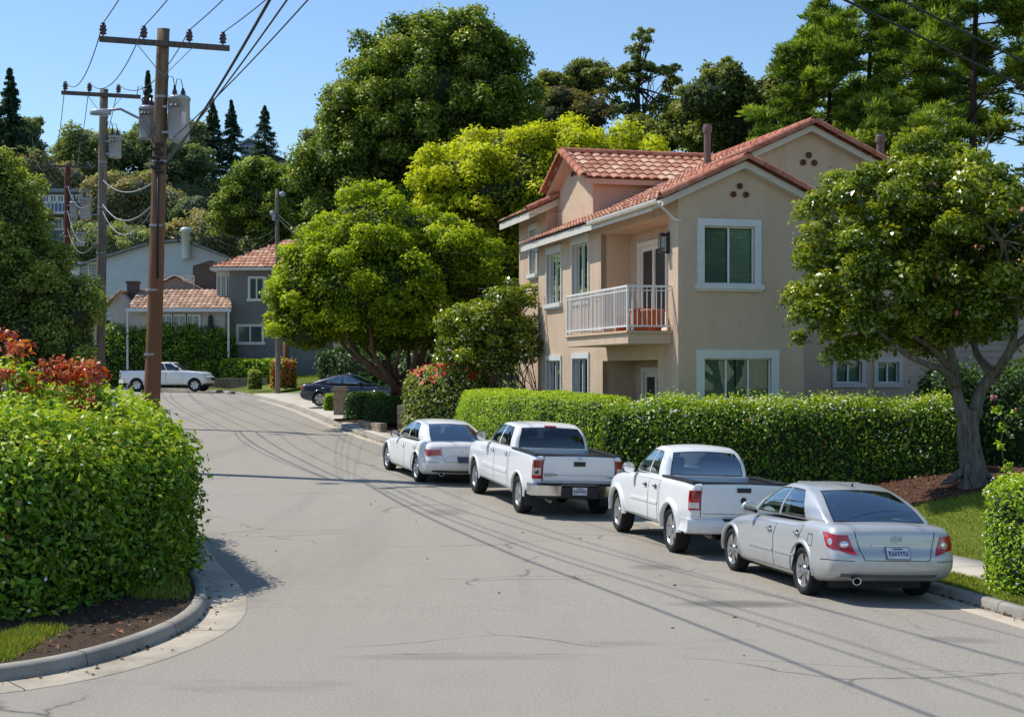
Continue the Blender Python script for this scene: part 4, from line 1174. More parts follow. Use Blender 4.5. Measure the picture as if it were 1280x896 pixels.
def window(parent, fn, nrm, a0, a1, z0, z1, frame=.11, sill=True, split=1, blind=True, dark_left=False, fmat=None, vmat=None, depth=.10, out=.045, head=None, blinds=None, sash=.035, pane=None):
    """window > pane, blind, window_sill: opening a0..a1, z0..z1 in a wall"""
    fmat = fmat or M_trim; vmat = vmat or M_vinyl
    N = Vector(nrm); P = lambda a, z, d: Vector(fn(a, z)) + N * d
    def blk(m, a, b, z, w, d0, d1, mat=0):
        v = [P(a, z, d0), P(b, z, d0), P(b, w, d0), P(a, w, d0), P(a, z, d1), P(b, z, d1), P(b, w, d1), P(a, w, d1)]
        fs = [(0, 1, 2, 3), (4, 5, 6, 7), (0, 1, 5, 4), (1, 2, 6, 5), (2, 3, 7, 6), (3, 0, 4, 7)]
        c = sum(v, Vector()) / 8; out_ = []
        for f in fs:
            q = [v[i] for i in f]; n = (q[1] - q[0]).cross(q[2] - q[0]); out_.append(f if n.dot(sum(q, Vector()) / 4 - c) > 0 else f[::-1])
        m.add(v, out_, mat)
    m = MB(); f = frame; hd = head or f
    if f > 0:
        blk(m, a0 - f, a0, z0, z1, -.02, out); blk(m, a1, a1 + f, z0, z1, -.02, out)
        blk(m, a0 - f - .002, a1 + f + .002, z1, z1 + hd, -.02, out + .006)
        if not sill: blk(m, a0 - f - .002, a1 + f + .002, z0 - f, z0, -.02, out + .006)
    s = sash; d0, d1 = -depth, -depth + .05
    blk(m, a0 + .001, a0 + s, z0 + .001, z1 - .001, d0, d1, 1); blk(m, a1 - s, a1 - .001, z0 + .001, z1 - .001, d0, d1, 1)
    blk(m, a0 + s, a1 - s, z0 + .001, z0 + s, d0, d1, 1); blk(m, a0 + s, a1 - s, z1 - s, z1 - .001, d0, d1, 1)
    for i in range(1, split + 1):
        c = a0 + (a1 - a0) * i / (split + 1); blk(m, c - s * .6, c + s * .6, z0 + s, z1 - s, d0 + .005, d1 + .008, 1)
    W = m.build('window', [fmat, vmat], parent)
    g_ = MB(); dd = -depth + .02
    g_.quad(P(a0 + s * .5, z0 + s * .5, dd), P(a1 - s * .5, z0 + s * .5, dd), P(a1 - s * .5, z1 - s * .5, dd), P(a0 + s * .5, z1 - s * .5, dd)); g_.build('pane', pane or M_pane, W)
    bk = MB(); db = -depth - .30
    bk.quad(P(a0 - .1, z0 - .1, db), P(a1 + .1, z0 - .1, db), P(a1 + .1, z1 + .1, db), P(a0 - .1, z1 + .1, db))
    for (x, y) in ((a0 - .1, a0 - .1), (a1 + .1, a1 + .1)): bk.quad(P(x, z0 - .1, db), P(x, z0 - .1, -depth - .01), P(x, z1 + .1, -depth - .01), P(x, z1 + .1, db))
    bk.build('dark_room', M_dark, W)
    if blind:
        b = MB(); n = int((z1 - z0) / .055)
        mid = (a0 + a1) / 2
        for (x0, x1, mt) in ((a0 + .02, mid - .02, 1 if dark_left else 0), (mid + .02, a1 - .02, 0)):
            for i in range(n):
                z = z0 + (i + .5) * (z1 - z0) / n
                b.quad(P(x0, z - .025, -depth - .05), P(x1, z - .025, -depth - .05), P(x1, z + .025, -depth - .075), P(x0, z + .025, -depth - .09), mt)
        b.build('blind', blinds or [M_blind, M_blindd], W)
    if sill:
        k = MB(); blk(k, a0 - f - .05, a1 + f + .05, z0 - .12, z0 - .001, -.02, out + .07); blk(k, a0 - f - .02, a1 + f + .02, z0 - .17, z0 - .12, -.02, out + .03)
        k.build('window_sill', fmat, W)
    return W

def make_house():
    H = thing('stucco_house', 'two storey tan stucco house with clay tile roof and white railed balcony', 'house', (3.9, 34, 0), math.atan2(.25, .968))
    S = M_stucco; B = .2
    E = 7.0; K = .46; OV = .5
    Lf = lambda a, z: (0, a, z); Ff = lambda a, z: (a, 0, z); Wf = lambda a, z: (a, 3.3, z)
    ha = [(9.66, 11.2, 5.03, 6.55), (6.95, 8.5, 4.95, 6.62), (.65, 5.85, 3.93, 6.72), (9.7, 11.2, 1.8, 3.3), (6.95, 8.45, 1.3, 3.34), (1.37, 5.7, .3, 3.25)]
    wall_poly('left_wall', [(0, B), (12.25, B), (12.25, E + .2), (0, E + .2)], ha, Lf, (-1, 0, 0), S, H)
    hf = [(.65, 1.93, 5.03, 6.40), (.65, 2.36, 1.75, 3.28)]
    wall_poly('front_wall', [(0.0, B), (3.22, B), (3.22, E + .2), (1.61, E + .2 + 1.61 * K), (0.0, E + .2)], hf, Ff, (0, -1, 0), S, H)
    wall_poly('return_wall', [(0, B), (3.35, B), (3.35, E + .25), (0, E + .25)], [], lambda a, z: (3.22, a, z), (1, 0, 0), S, H)
    hw_ = [(5.75, 6.5, 2.66, 3.22), (6.98, 7.6, 2.66, 3.22), (4.05, 4.5, 5.6, 6.5)]
    wall_poly('wing_wall', [(1.0, 6.9), (3.223, 6.9), (3.223, B), (9.45, B), (9.45, E + .2 + .3 * K), (4.95, E + .2 + 4.95 * K), (1.0, E + .2 + K)], hw_, Wf, (0, -1, 0), S, H)
    m = MB(); m.quad((9.45, 3.3, B), (9.45, 12.3, B), (9.45, 12.3, E + .3), (9.45, 3.3, E + .3)); m.build('side_wall', S, H)
    m = MB(); m.quad((9.9, 12.3, B), (0, 12.3, B), (0, 12.3, E + .2), (9.9, 12.3, E + .2)); m.add([(9.9, 12.3, E + .2), (0, 12.3, E + .2), (4.95, 12.3, E + .2 + 4.95 * K)], [(0, 1, 2)]); m.build('back_wall', S, H)
    # recesses behind the balcony and below it
    def recess(u0, u1, z0, z1, dep, door, name):
        m = MB()
        a = [(dep, u0 - .3, z0), (dep, u1, z0), (dep, u1, z1), (dep, u0 - .3, z1)]
        m.quad((.001, u1, z0), (dep, u1, z0), (dep, u1, z1), (.001, u1, z1)); m.quad((.16, u0, z1), (.16, u1, z1), (dep, u1, z1), (dep, u0, z1)); m.quad((.1, u0, z0 + .002), (dep, u0, z0 + .002), (dep, u1, z0 + .002), (.1, u1, z0 + .002))
        m.quad((.16, u0, z0), (.16, u0, z1), (dep, u0, z1), (dep, u0, z0))
        m.build(name, S, H)
        wall_poly('recess_wall', [(u0, z0), (u1, z0), (u1, z1), (u0, z1)], [door], lambda a, z: (dep, a, z), (-1, 0, 0), S, H, .1)
    recess(.65, 5.85, 3.93, 6.72, .84, (3.0, 5.0, 3.97, 6.3), 'balcony_recess')
    recess(1.37, 5.7, .3, 3.25, .95, (3.2, 5.0, .4, 2.95), 'porch_recess')
    bl = [M_blindd, M_blindd]
    W = lambda fn, n, *a, **k: window(H, fn, n, *a, **k)
    for (a, dp) in ((ha[0], 1), (ha[1], 1)): W(Lf, (-1, 0, 0), *a, frame=.07, head=.24, sill=a is ha[0], dark_left=False, blinds=[M_blind, M_blindd])
    for a in (ha[3], ha[4]): W(Lf, (-1, 0, 0), *a, frame=.08, head=.16, sill=True)
    W(Ff, (0, -1, 0), *hf[0], frame=.17, dark_left=True); W(Ff, (0, -1, 0), *hf[1], frame=.20, split=2, blinds=[M_blindd, M_blindd])
    for a in hw_[:2]: W(Wf, (0, -1, 0), *a, frame=.12, sill=False, blinds=bl, fmat=M_cream)
    W(Wf, (0, -1, 0), *hw_[2], frame=.07, sill=False)
    # french doors: frame, two leaves
    for (x, u0, u1, z0, z1) in ((.84, 3.0, 5.0, 3.97, 6.3), (.95, 3.2, 5.0, .4, 2.95)):
        W(lambda a, z, x=x: (x, a, z), (-1, 0, 0), u0, u1, z0, z1, frame=.12, sill=False, split=1, blind=False, fmat=M_door, vmat=M_door, sash=.13, depth=.06, pane=M_doorpane).name = 'glazed_door'
    # balcony
    m = MB(); m.bbox(-1.1, -.001, .4, 5.42, 3.62, 3.87); m.bbox(-1.16, -.001, .34, 5.48, 3.87, 3.92); m.build('balcony_slab', S, H, .015)
    m = MB(); m.bbox(-1.13, .12, .36, 5.2, 3.922, 3.935); m.build('balcony_floor', M_terr, H)
    m = MB(); zt = 4.98
    pts = [(-.02, .42), (-1.1, .42), (-1.1, 5.4), (-.02, 5.4)]
    for (a, b) in zip(pts[:-1], pts[1:]):
        for z, w in ((zt, .05), (4.04, .04), (zt - .1, .025)): m.bar((*a, z), (*b, z), w, w)
        d = math.dist(a, b); n = int(d / .115)
        for i in range(1, n):
            t = i / n; p = (a[0] + (b[0] - a[0]) * t, a[1] + (b[1] - a[1]) * t)
            big = i % 8 == 0
            m.bar((*p, 3.93 if big else 4.04), (*p, zt), .035 if big else .017)
    for p in pts[1:3]: m.bar((*p, 3.92), (*p, zt + .02), .05)
    m.build('balcony_railing', M_rail, H)
    # wall lantern
    m = MB(); c = (-.13, .42 + .2, 6.0)
    m.bbox(-.03, -.0, .54, .72, 5.78, 6.3, 0); m.bbox(-.24, -.03, .60, .66, 6.22, 6.26, 0)
    for dx in (-.23, -.07):
        for dy in (.545, .715): m.bar((dx, dy, 5.83), (dx, dy, 6.18), .016, mat=0)
    m.lathe([(.0, .10), (.05, .06), (.15, 0), (.0, -.01)], 4, 0, Matrix.Translation((-.15, .63, 6.19)) @ Matrix.Rotation(math.pi / 4, 4, 'Z'), smooth=False)
    m.bbox(-.235, -.065, .54, .72, 5.79, 5.83, 0); m.bbox(-.21, -.09, .565, .695, 5.83, 6.15, 1)
    m.build('wall_lantern', [M_iron, glass_mat('lantern_glass', (.6, .65, .65), base=.12)], H)
    # gable vents: three clay pipes
    for (cx, cz, fn, n, r_) in ((1.55, 7.16, Ff, (0, -1, 0), .072), (4.95, 8.5, Wf, (0, -1, 0), .082), (10.3, 9.0, lambda a, z: (.6, a, z), (-1, 0, 0), .09)):
        m = MB()
        for dx, dz in ((0, .20), (-.16, 0), (.16, 0)):
            p = Vector(fn(cx + dx, cz + dz)); Mx = Matrix.Translation(p) @ (Matrix.Rotation(math.pi / 2, 4, 'X') if n[1] else Matrix.Rotation(-math.pi / 2, 4, 'Y'))
            m.lathe([(0, .006), (r_ * .75, .006), (r_ * .78, .045), (r_, .045), (r_, -.02)], 16, 0, Mx)
        m.build('gable_vent', M_vent, H)
    # ---------------- roofs
    ln = math.hypot(1, K); upL = (1 / ln, 0, K / ln); upR = (-1 / ln, 0, K / ln)
    z_at = lambda v: E + .22 + K * v
    FO = -.36; SW = .36
    tile_roof('roof', (-OV, FO + .1, z_at(-OV)), (0, 1, 0), upL, 3.35 - FO, (1.61 + OV) * ln, M_tile, H)
    tile_roof('roof', (3.22 + OV, FO + .1, z_at(-OV)), (0, 1, 0), upR, 3.3 - FO - .1, (1.61 + OV) * ln, M_tile, H)
    tile_roof('roof', (-OV, 3.0, z_at(-OV)), (0, 1, 0), upL, 9.8, (4.95 + OV) * ln, M_tile, H)
    tile_roof('roof', (9.9 + OV, 3.0, z_at(-OV)), (0, 1, 0), upR, 9.8, (4.95 + OV) * ln, M_tile, H)
    nl = Vector((-K, 0, 1)).normalized()
    rz = .075
    nR = Vector((K, 0, 1)).normalized()
    for (v0, v1, u) in ((-OV - .02, 1.61, FO + .06),):
        ridge_tiles('verge_tiles', (v0, u, z_at(v0) + rz), (v1, u, z_at(v1) + rz), M_ridge, H, .13, .42, nl)
        ridge_tiles('verge_tiles', (3.22 - v0, u, z_at(v0) + rz), (1.61, u, z_at(1.61) + rz), M_ridge, H, .13, .42, nR)
    ridge_tiles('verge_tiles', (1.9, 3.0, z_at(1.9) + rz), (4.95, 3.0, z_at(4.95) + rz), M_ridge, H, .14, .45, nl)
    ridge_tiles('verge_tiles', (10.42, 3.0, z_at(-OV) + rz), (4.95, 3.0, z_at(4.95) + rz), M_ridge, H, .14, .45, nR)
    ridge_tiles('ridge_tiles', (1.61, FO, z_at(1.61) + .07), (1.61, 3.4, z_at(1.61) + .07), M_ridge, H, .13)
    ridge_tiles('ridge_tiles', (4.95, 2.95, z_at(4.95) + .07), (4.95, 12.8, z_at(4.95) + .07), M_ridge, H, .14)
    # rake boards and soffits in cream stucco under the tiles
    def rake(v0, v1, u, name='rake_board', w=.24, t=.14):
        m = MB(); a = Vector((v0, u, z_at(min(v0, v1) if True else 0))); 
        return m
    m = MB()
    def slab(pts2, u0, u1, th=.16):      # roof underside slab between eave and ridge
        vs = []
        for (v, z) in pts2:
            vs += [(v, u0, z), (v, u1, z), (v, u1, z - th), (v, u0, z - th)]
        n = len(pts2)
        fs = []
        for i in range(n - 1):
            for k in range(4): fs.append((i * 4 + k, i * 4 + (k + 1) % 4, (i + 1) * 4 + (k + 1) % 4, (i + 1) * 4 + k))
        fs += [(3, 2, 1, 0), tuple((n - 1) * 4 + k for k in range(4))]
        m.add(vs, fs)
    slab([(-OV + .04, z_at(-OV + .04) - .03), (1.61, z_at(1.61) - .03), (3.22 + OV - .04, z_at(-OV + .04) - .03)], FO + .12, .5)
    slab([(.3, z_at(.3) - .03), (4.95, z_at(4.95) - .03), (10.36, z_at(-OV + .04) - .03)], 3.06, 3.8)
    m.build('rake_board', M_cream, H)
    m = MB(); slab([(-OV + .04, z_at(-OV + .04) - .032), (.5, z_at(.5) - .032)], .5, 12.7, .20); m.build('eave_board', M_gutw, H)
    m = MB(); gp = [(.02, 0), (.0, -.05), (-.03, -.10), (-.09, -.12), (-.13, -.09), (-.15, -.03), (-.15, .0), (-.135, .0), (-.13, -.03), (-.09, -.1), (-.04, -.085), (-.0, .0)]
    for (u0, u1) in ((FO + .25, 5.3),):
        vs = []; 
        for u in (u0, u1): vs += [(-OV + .05 + x, u, z_at(-OV) + .0 + z) for x, z in gp]
        n = len(gp); m.add(vs, [(i, (i + 1) % n, n + (i + 1) % n, n + i) for i in range(n)] + [tuple(range(n))[::-1], tuple(range(n, 2 * n))])
    m.tube([(-OV - .03, FO + .3, z_at(-OV) - .1), (-.25, .12, z_at(-OV) - .25), (-.06, .06, z_at(-OV) - .45), (.12, -.03, z_at(-OV) - .5)], .035, 8)
    m.build('gutter', M_gutw, H)
    # ---------------- cross-gable tower
    P = M_pink
    Tf = lambda a, z: (.6, a, z)
    wall_poly('tower_front', [(8.45, 6.9), (12.15, 6.9), (12.15, 8.62), (10.3, 9.5), (8.45, 8.62)], [], Tf, (-1, 0, 0), S, H)
    m = MB(); m.quad((.6, 8.45, 6.9), (.6, 8.45, 8.62), (5.2, 8.45, 8.62), (5.2, 8.45, 6.9)); m.build('tower_side', P, H); m = MB(); m.quad((.6, 12.15, 6.9), (5.2, 12.15, 6.9), (5.2, 12.15, 8.62), (.6, 12.15, 8.62)); m.build('tower_side', P, H)
    kt = .475; lt = math.hypot(1, kt)
    tz = lambda d: 9.62 - kt * d
    tile_roof('roof', (.22, 8.1, tz(2.2)), (1, 0, 0), (0, 1 / lt, kt / lt), 5.0, 2.2 * lt, M_tile, H)
    tile_roof('roof', (.22, 12.5, tz(2.2)), (1, 0, 0), (0, -1 / lt, kt / lt), 5.0, 2.2 * lt, M_tile, H)
    ridge_tiles('ridge_tiles', (.15, 10.3, 9.69), (5.2, 10.3, 9.69), M_ridge, H, .12)
    for sg in (1, -1): ridge_tiles('verge_tiles', (.2, 10.3 - sg * 2.22, tz(2.2) + .07), (.2, 10.3, 9.68), M_ridge, H, .12, .42, Vector((0, -sg * kt, 1)).normalized())
    m = MB(); 
    for sg in (1, -1):
        vs = []
        for d, w in ((2.14, 0), (0, 0)):
            u = 10.3 - sg * d
            vs += [(.3, u, tz(d) - .04), (5, u, tz(d) - .04), (5, u, tz(d) - .19), (.3, u, tz(d) - .19)]
        m.add(vs, [(0, 1, 5, 4), (1, 2, 6, 5), (2, 3, 7, 6), (3, 0, 4, 7), (3, 2, 1, 0), (4, 5, 6, 7)])
    m.build('rake_board', P, H)
    # ---------------- taller rear bay
    Bf = lambda a, z: (.25, a, z); hb = [(13.3, 14.15, 6.15, 7.6)]
    wall_poly('bay_wall', [(12.2, B), (15.6, B), (15.6, 8.2), (12.2, 8.2)], hb, Bf, (-1, 0, 0), S, H)
    m = MB(); m.quad((.25, 12.2, 6.5), (2.2, 12.2, 6.5), (2.2, 12.2, 9.05), (.25, 12.2, 8.2)); m.build('bay_side', P, H); m = MB(); m.quad((.25, 15.6, B), (.25, 15.6, 8.2), (2.2, 15.6, 9.05), (2.2, 15.6, B)); m.build('bay_side', P, H)
    W(Bf, (-1, 0, 0), *hb[0], frame=.08, head=.2)
    zb = lambda v: 8.02 + K * (v + .4)
    tile_roof('roof', (-.4, 12.0, zb(-.4)), (0, 1, 0), upL, 3.95, 2.6 * ln, M_tile, H)
    ridge_tiles('verge_tiles', (-.42, 12.0, zb(-.42) + .075), (1.0, 12.0, zb(1.0) + .075), M_ridge, H, .13, .42, nl)
    m = MB(); vs = []
    for v in (-.36, .6): vs += [(v, 12.05, zb(v) - .04), (v, 15.9, zb(v) - .04), (v, 15.9, zb(v) - .26), (v, 12.05, zb(v) - .26)]
    m.add(vs, [(0, 1, 5, 4), (1, 2, 6, 5), (2, 3, 7, 6), (3, 0, 4, 7), (3, 2, 1, 0), (4, 5, 6, 7)]); m.build('eave_board', M_gutw, H)
    # flues
    for (v, u, z0, z1, r_) in ((3.75, 7.4, 8.7, 10.15, .10), (8.1, 5.2, 7.8, 9.7, .11)):
        m = MB(); m.lathe([(r_, z0), (r_, z1 - .25), (r_ * 1.35, z1 - .24), (r_ * 1.35, z1 - .08), (r_ * 1.15, z1 - .06), (r_ * 1.15, z1), (0, z1 + .02)], 16, 0, Matrix.Translation((v, u, 0)))
        m.build('flue', simple('flue_brown', (.13, .085, .075), .6), H, sharp=35)
    # hairline stucco crack and cable on the left wall
    m = MB(); m.tube([(-.012, 11.5, 5.3), (-.012, 11.2, 4.3), (-.012, 10.7, 2.9)], .008, 5); m.build('wall_cable', M_iron, H)
    return H

def make_balcony_things(H):
    Mx = H.matrix_world if H.matrix_world != Matrix() else Matrix.Translation(H.location) @ Matrix.Rotation(H.rotation_euler.z, 4, 'Z')
    labels = ['terracotta planter beside the balcony railing, nearest the house corner', 'terracotta planter in the middle of the balcony', 'terracotta planter at the far side of the balcony door']
    for i, (v, u, s) in enumerate(((-.28, .95, 1.0), (-.35, 1.75, 1.1), (-.5, 2.6, .8))):
        p = Mx @ Vector((v, u, 3.936))
        m = MB(); m.lathe([(0, 0), (.17 * s, 0), (.2 * s, .02), (.27 * s, .46 * s), (.30 * s, .46 * s), (.30 * s, .52 * s), (.25 * s, .52 * s), (.24 * s, .45 * s), (0, .44 * s)], 4 if i == 1 else 18, 0, Matrix.Rotation(.9, 4, 'Z'), smooth=i != 1)
        o = m.build('planter', M_terr, None, loc=p); tag(o, labels[i], 'planter')

# ------------------------------------------------------------------ distant houses
def plain_window(parent, c, w, h, yaw, frame=.1, mat=None):
    rot = Matrix.Rotation(yaw, 3, 'Z'); m = MB()
    def b(x, z, dx, dz, d, mt): m.box(Vector(c) + rot @ Vector((x, d, z)), (dx, .12, dz), mt, rot)
    b(-w / 2, 0, frame, h + frame, -.06, 0); b(w / 2, 0, frame, h + frame, -.06, 0); b(0, h / 2, w - frame, frame, -.055, 0); b(0, -h / 2, w + frame * 2, frame * 1.2, -.075, 0)
    b(0, 0, frame * .6, h - frame, -.03, 0)
    W = m.build('window', mat or M_trim, parent)
    g_ = MB(); g_.box(Vector(c) + rot @ Vector((0, -.015, 0)), (w - .02, .03, h - .02), 0, rot); g_.build('pane', MATS['far_glass'], W)
    return W

def pris(m, pts, y0, y1, mat=0):
    """polygon in x,z extruded along y"""
    n = len(pts); vs = [(x, y0, z) for x, z in pts] + [(x, y1, z) for x, z in pts]
    m.add(vs, [tuple(range(n)), tuple(range(2 * n - 1, n - 1, -1))] + [(i, n + i, n + (i + 1) % n, (i + 1) % n) for i in range(n)], mat)

def make_far_houses():
    simple('far_glass', (.06, .085, .10), .06, spec=.9)
    grey = stucco('grey_stucco', (.185, .18, .19), (.24, .235, .245)); pale = simple('pale_blue_siding', (.58, .63, .70), .8, var=.06, scale=1.0)
    tan = stucco('warm_grey_stucco', (.50, .45, .41), (.58, .53, .48)); brn = simple('brown_shingle', (.10, .075, .065), .9); roofg = simple('grey_shingle', (.26, .27, .29), .9, var=.15, scale=2)
    k = lambda z: z / 1810.0
    X = lambda px, z: (px - 640) * k(z); Z = lambda py, z: CH + (465 - py) * k(z)
    # grey two-storey house
    z = 97; gx0, gx1 = X(287, z), X(398, z); gb = 2.4
    T = thing('grey_house', 'grey two storey house with red tiled hip roof behind the far hedges', 'house', (gx0, z, gb))
    w = gx1 - gx0; h = Z(335, z) - gb
    m = MB(); m.bbox(0, w, 0, 8, -1, h); m.build('wall', grey, T)
    ev = .55; e0 = -1.2
    ridge_z = Z(300, z + 4) - gb; sl = math.hypot(4.6, ridge_z - h)
    up = (0, 4.6 / sl, (ridge_z - h) / sl)
    tile_roof('roof', (e0, -.6, h), (1, 0, 0), up, w + 2.4, sl, M_tile, T, .32, .5, clip=lambda c: c[:, 0] - e0 > (c[:, 1] + .6) * .95)
    sl2 = math.hypot(4.37, ridge_z - h)
    tile_roof('roof', (e0, 8.6, h), (0, -1, 0), (4.37 / sl2, 0, (ridge_z - h) / sl2), 9.2, sl2, M_tile, T, .32, .5, clip=lambda c: (np.abs(c[:, 1] - 4.0) < 4.6 - (c[:, 0] - e0) * 1.05))
    m = MB(); m.bbox(e0, w + 1, -.6, 8.6, h - .18, h - .005); m.build('eave_board', M_trim, T)
    plain_window(T, (X(321, z) - gx0, 0, Z(361, z) - gb), 1.0, 1.5, 0, .16); plain_window(T, (X(313, z) - gx0, 0, Z(418, z) - gb), 1.7, 1.2, 0, .16)
    m = MB(); m.bbox(-1.0, 0, .6, 3.4, -.5, h - .2); m.build('bay', M_trim, T)
    for i, zz in enumerate((h - 1.3,)): 
        for j in range(3): plain_window(T, (-.82 + .32 * j, .6, zz), .24, 1.6, 0, .05)
    # low tiled house
    z = 96; x0, x1 = X(136, z), X(287, z); gb = 2.5
    T = thing('tiled_cottage', 'low cottage with a long pale tiled roof and white framed windows above the hedge', 'house', (x0, z, gb))
    w = x1 - x0; h = Z(386, z) - gb; rt = Z(363, z + 3) - gb
    m = MB(); m.bbox(1.4, w - .3, 0, 6, -1, h); pris(m, [(0, -1), (0, h + .3), (.6, rt - .25), (1.6, h), (1.6, -1)], .3, 6); m.build('wall', tan, T)
    sl = math.hypot(3.2, rt - h); up = (0, 3.2 / sl, (rt - h) / sl)
    tile_roof('roof', (1.3, -.45, h), (1, 0, 0), up, w - 1.1, sl, M_tile2, T, .34, .5, .07, clip=lambda c: (c[:, 0] > 1.2 - (c[:, 1]) * .9) & (c[:, 0] < w + .25 - (c[:, 1] + .45) * .28))
    tile_roof('roof', (-.3, -.3, h + .2), (0, 1, 0), (1.5 / 2.0, 0, 1.32 / 2.0), 5, 1.5, M_tile2, T, .34, .5)
    m = MB(); m.bbox(1.25, w + .2, -.6, -.44, h - .22, h + .02); m.bbox(w - .05, w + .08, -.5, -.38, -1, h - .2); m.bbox(1.3, 1.42, -.5, -.38, -1, h - .2); m.build('gutter', M_trim, T)
    for i in range(3): plain_window(T, (X(208 + 17 * i, z) - x0, 0, Z(403, z) - gb), .85, .95, 0, .13)
    m = MB(); m.lathe([(.32, 0), (.32, .1), (.18, .3), (.16, .75), (.1, .95), (.02, 1.0)], 10, 0, Matrix.Translation((X(264, z) - x0, -.25, h - 1.4))); m.build('hanging_lantern', M_iron, T)
    pris(m := MB(), [(X(160, z) - x0, rt - .1), (X(205, z) - x0, Z(343, z) - gb), (X(250, z) - x0, rt - .1)], 3.2, 3.5); m.build('rear_gable', stucco('dusty_pink_stucco', (.33, .25, .22), (.40, .31, .27)), T)
    pk = (X(205, z) - x0, Z(341, z) - gb); l = 2.6
    for sg in (1, -1):
        d = Vector((sg * (X(250, z) - X(205, z)), 0, -(Z(343, z) - (rt - .1 + gb)) )); d.z = (rt - .2) - pk[1]; L = d.length; d.normalize()
        tile_roof('roof', (pk[0] + d.x * L, 2.9, pk[1] + d.z * L), (0, 1, 0), tuple(-d), 3.4, L, M_tile2, T, .34, .45)
    m = MB(); cx = X(155, z) - x0; m.bbox(cx - .35, cx + .35, 2.0, 2.7, rt - 1, Z(352, z) - gb); m.bbox(cx - .42, cx + .42, 1.93, 2.77, Z(352, z) - gb, Z(349, z) - gb); m.build('chimney', brn, T)
    m = MB(); m.bbox(X(226, z) - x0, X(264, z) - x0, 3.6, 7.5, 0, Z(327, z) - gb); pris(m, [(X(228, z) - x0, Z(327, z) - gb), (X(250, z) - x0, Z(320, z) - gb), (X(266, z) - x0, Z(327, z) - gb)], 3.5, 7.5); m.build('brown_block', brn, T)
    m = MB(); ax, bx = X(228, z) - x0, X(229, z) - x0
    for (a, b) in (((217, 341), (230, 341)), ((217, 348), (230, 348)), ((217, 341), (217, 348)), ((230, 341), (230, 360)), ((224, 341), (224, 348))): m.bar((X(a[0], z) - x0, 3.0, Z(a[1], z) - gb), (X(b[0], z) - x0, 3.0, Z(b[1], z) - gb), .06)
    m.build('roof_railing', M_trim, T)
    # pale blue-grey barn-like house
    z = 112; x0 = X(84, z); gb = 3.5
    T = thing('pale_blue_house', 'large pale blue grey sided house with white flue pipe behind the cottage', 'house', (x0, z, gb))
    P = lambda px, py: (X(px, z) - x0, Z(py, z) - gb)
    m = MB(); pris(m, [P(86, 400), P(86, 334), P(100, 333), P(186, 306), P(225, 303), P(240, 306), P(296, 327), P(296, 400)], 0, 9); m.build('wall', pale, T)
    m = MB()
    for py in range(310, 398, 4):      # lap siding shadow lines
        a = P(100 + max(0, (333 - py) * 3.2), py); b = P(292 - max(0, (326 - py) * 2.6), py); m.bbox(a[0], b[0], -.04, .02, a[1] - .02, a[1] + .02)
    m.build('siding', pale, T)
    m = MB()
    def edge(a, b, w=.5): 
        a, b = P(*a), P(*b); m.bar((a[0], 4.3, a[1] + .06), (b[0], 4.3, b[1] + .06), 9.6, .14, 0)
    edge((82, 335), (101, 332.5)); edge((99, 332.5), (188, 305)); edge((186, 305), (226, 302)); edge((224, 302), (242, 305)); edge((240, 305), (300, 328)); m.build('roof', roofg, T)
    c = P(234, 300); m = MB(); m.lathe([(.33, c[1] - 1.5), (.33, c[1] + .55), (.42, c[1] + .56), (.42, c[1] + .75), (.3, c[1] + .9), (0, c[1] + .95)], 16, 0, Matrix.Translation((c[0], -.5, 0))); m.build('flue', simple('flue_white', (.62, .66, .70), .5), T)
    for (px, py, ww, hh) in ((111, 342, 1.5, 1.6), (118, 390, 1.6, 1.4)): c = P(px, py); plain_window(T, (c[0], 0, c[1]), ww, hh, 0, .14)
    # blue house on the slope
    z = 152; x0 = X(52, z); gb = float(terr(x0, z)[0])
    T = thing('blue_hillside_house', 'blue grey house with white windows on the left hillside, half hidden by wires', 'house', (x0, z, gb))
    P = lambda px, py: (X(px, z) - x0, Z(py, z) - gb); bl = simple('slate_blue_siding', (.11, .17, .25), .8, var=.1)
    a = P(50, 241); b = P(112, 300); m = MB(); m.bbox(a[0], b[0], 0, 8, b[1] - 8, a[1]); m.build('wall', bl, T)
    m = MB(); m.bbox(a[0] - .5, b[0] + .6, -.8, 8.6, a[1], a[1] + .35); m.build('roof', roofg, T)
    for px in (58, 67, 76, 88, 99): c = P(px, 249); plain_window(T, (c[0], 0, c[1]), .62, .75, 0, .14)
    for px in (62, 74, 90): c = P(px, 280); plain_window(T, (c[0], 0, c[1]), .8, 1.2, 0, .14)
    m = MB(); c = P(80, 268); m.bbox(a[0], b[0], -1.6, 0, c[1] - .12, c[1] + .12)
    for q in np.linspace(a[0], b[0], 14): m.bar((q, -1.55, c[1]), (q, -1.55, c[1] + 1.0), .07)
    m.bar((a[0], -1.55, c[1] + 1.0), (b[0], -1.55, c[1] + 1.0), .09); m.build('deck', M_trim, T)
    # two roofs near the crest
    for (pxa, pxb, pk, pt, pe, pb, z, lab, mw, mr) in ((300, 330, 312, 175, 182, 190, 262, 'small pale house with blue wall high on the wooded crest', simple('crest_blue_wall', (.22, .34, .55), .8), simple('crest_pale_roof', (.45, .47, .50), .8)),
            (317, 356, 328, 190, 201, 208, 238, 'brown roofed house with purple grey gable just below the crest house', simple('crest_grey_wall', (.24, .24, .33), .8), simple('crest_brown_roof', (.17, .13, .13), .9))):
        x0 = X(pxa, z); gb = float(terr(x0, z)[0])
        T = thing('hilltop_house', lab, 'house', (x0, z, gb)); P = lambda px, py: (X(px, z) - x0, Z(py, z) - gb)
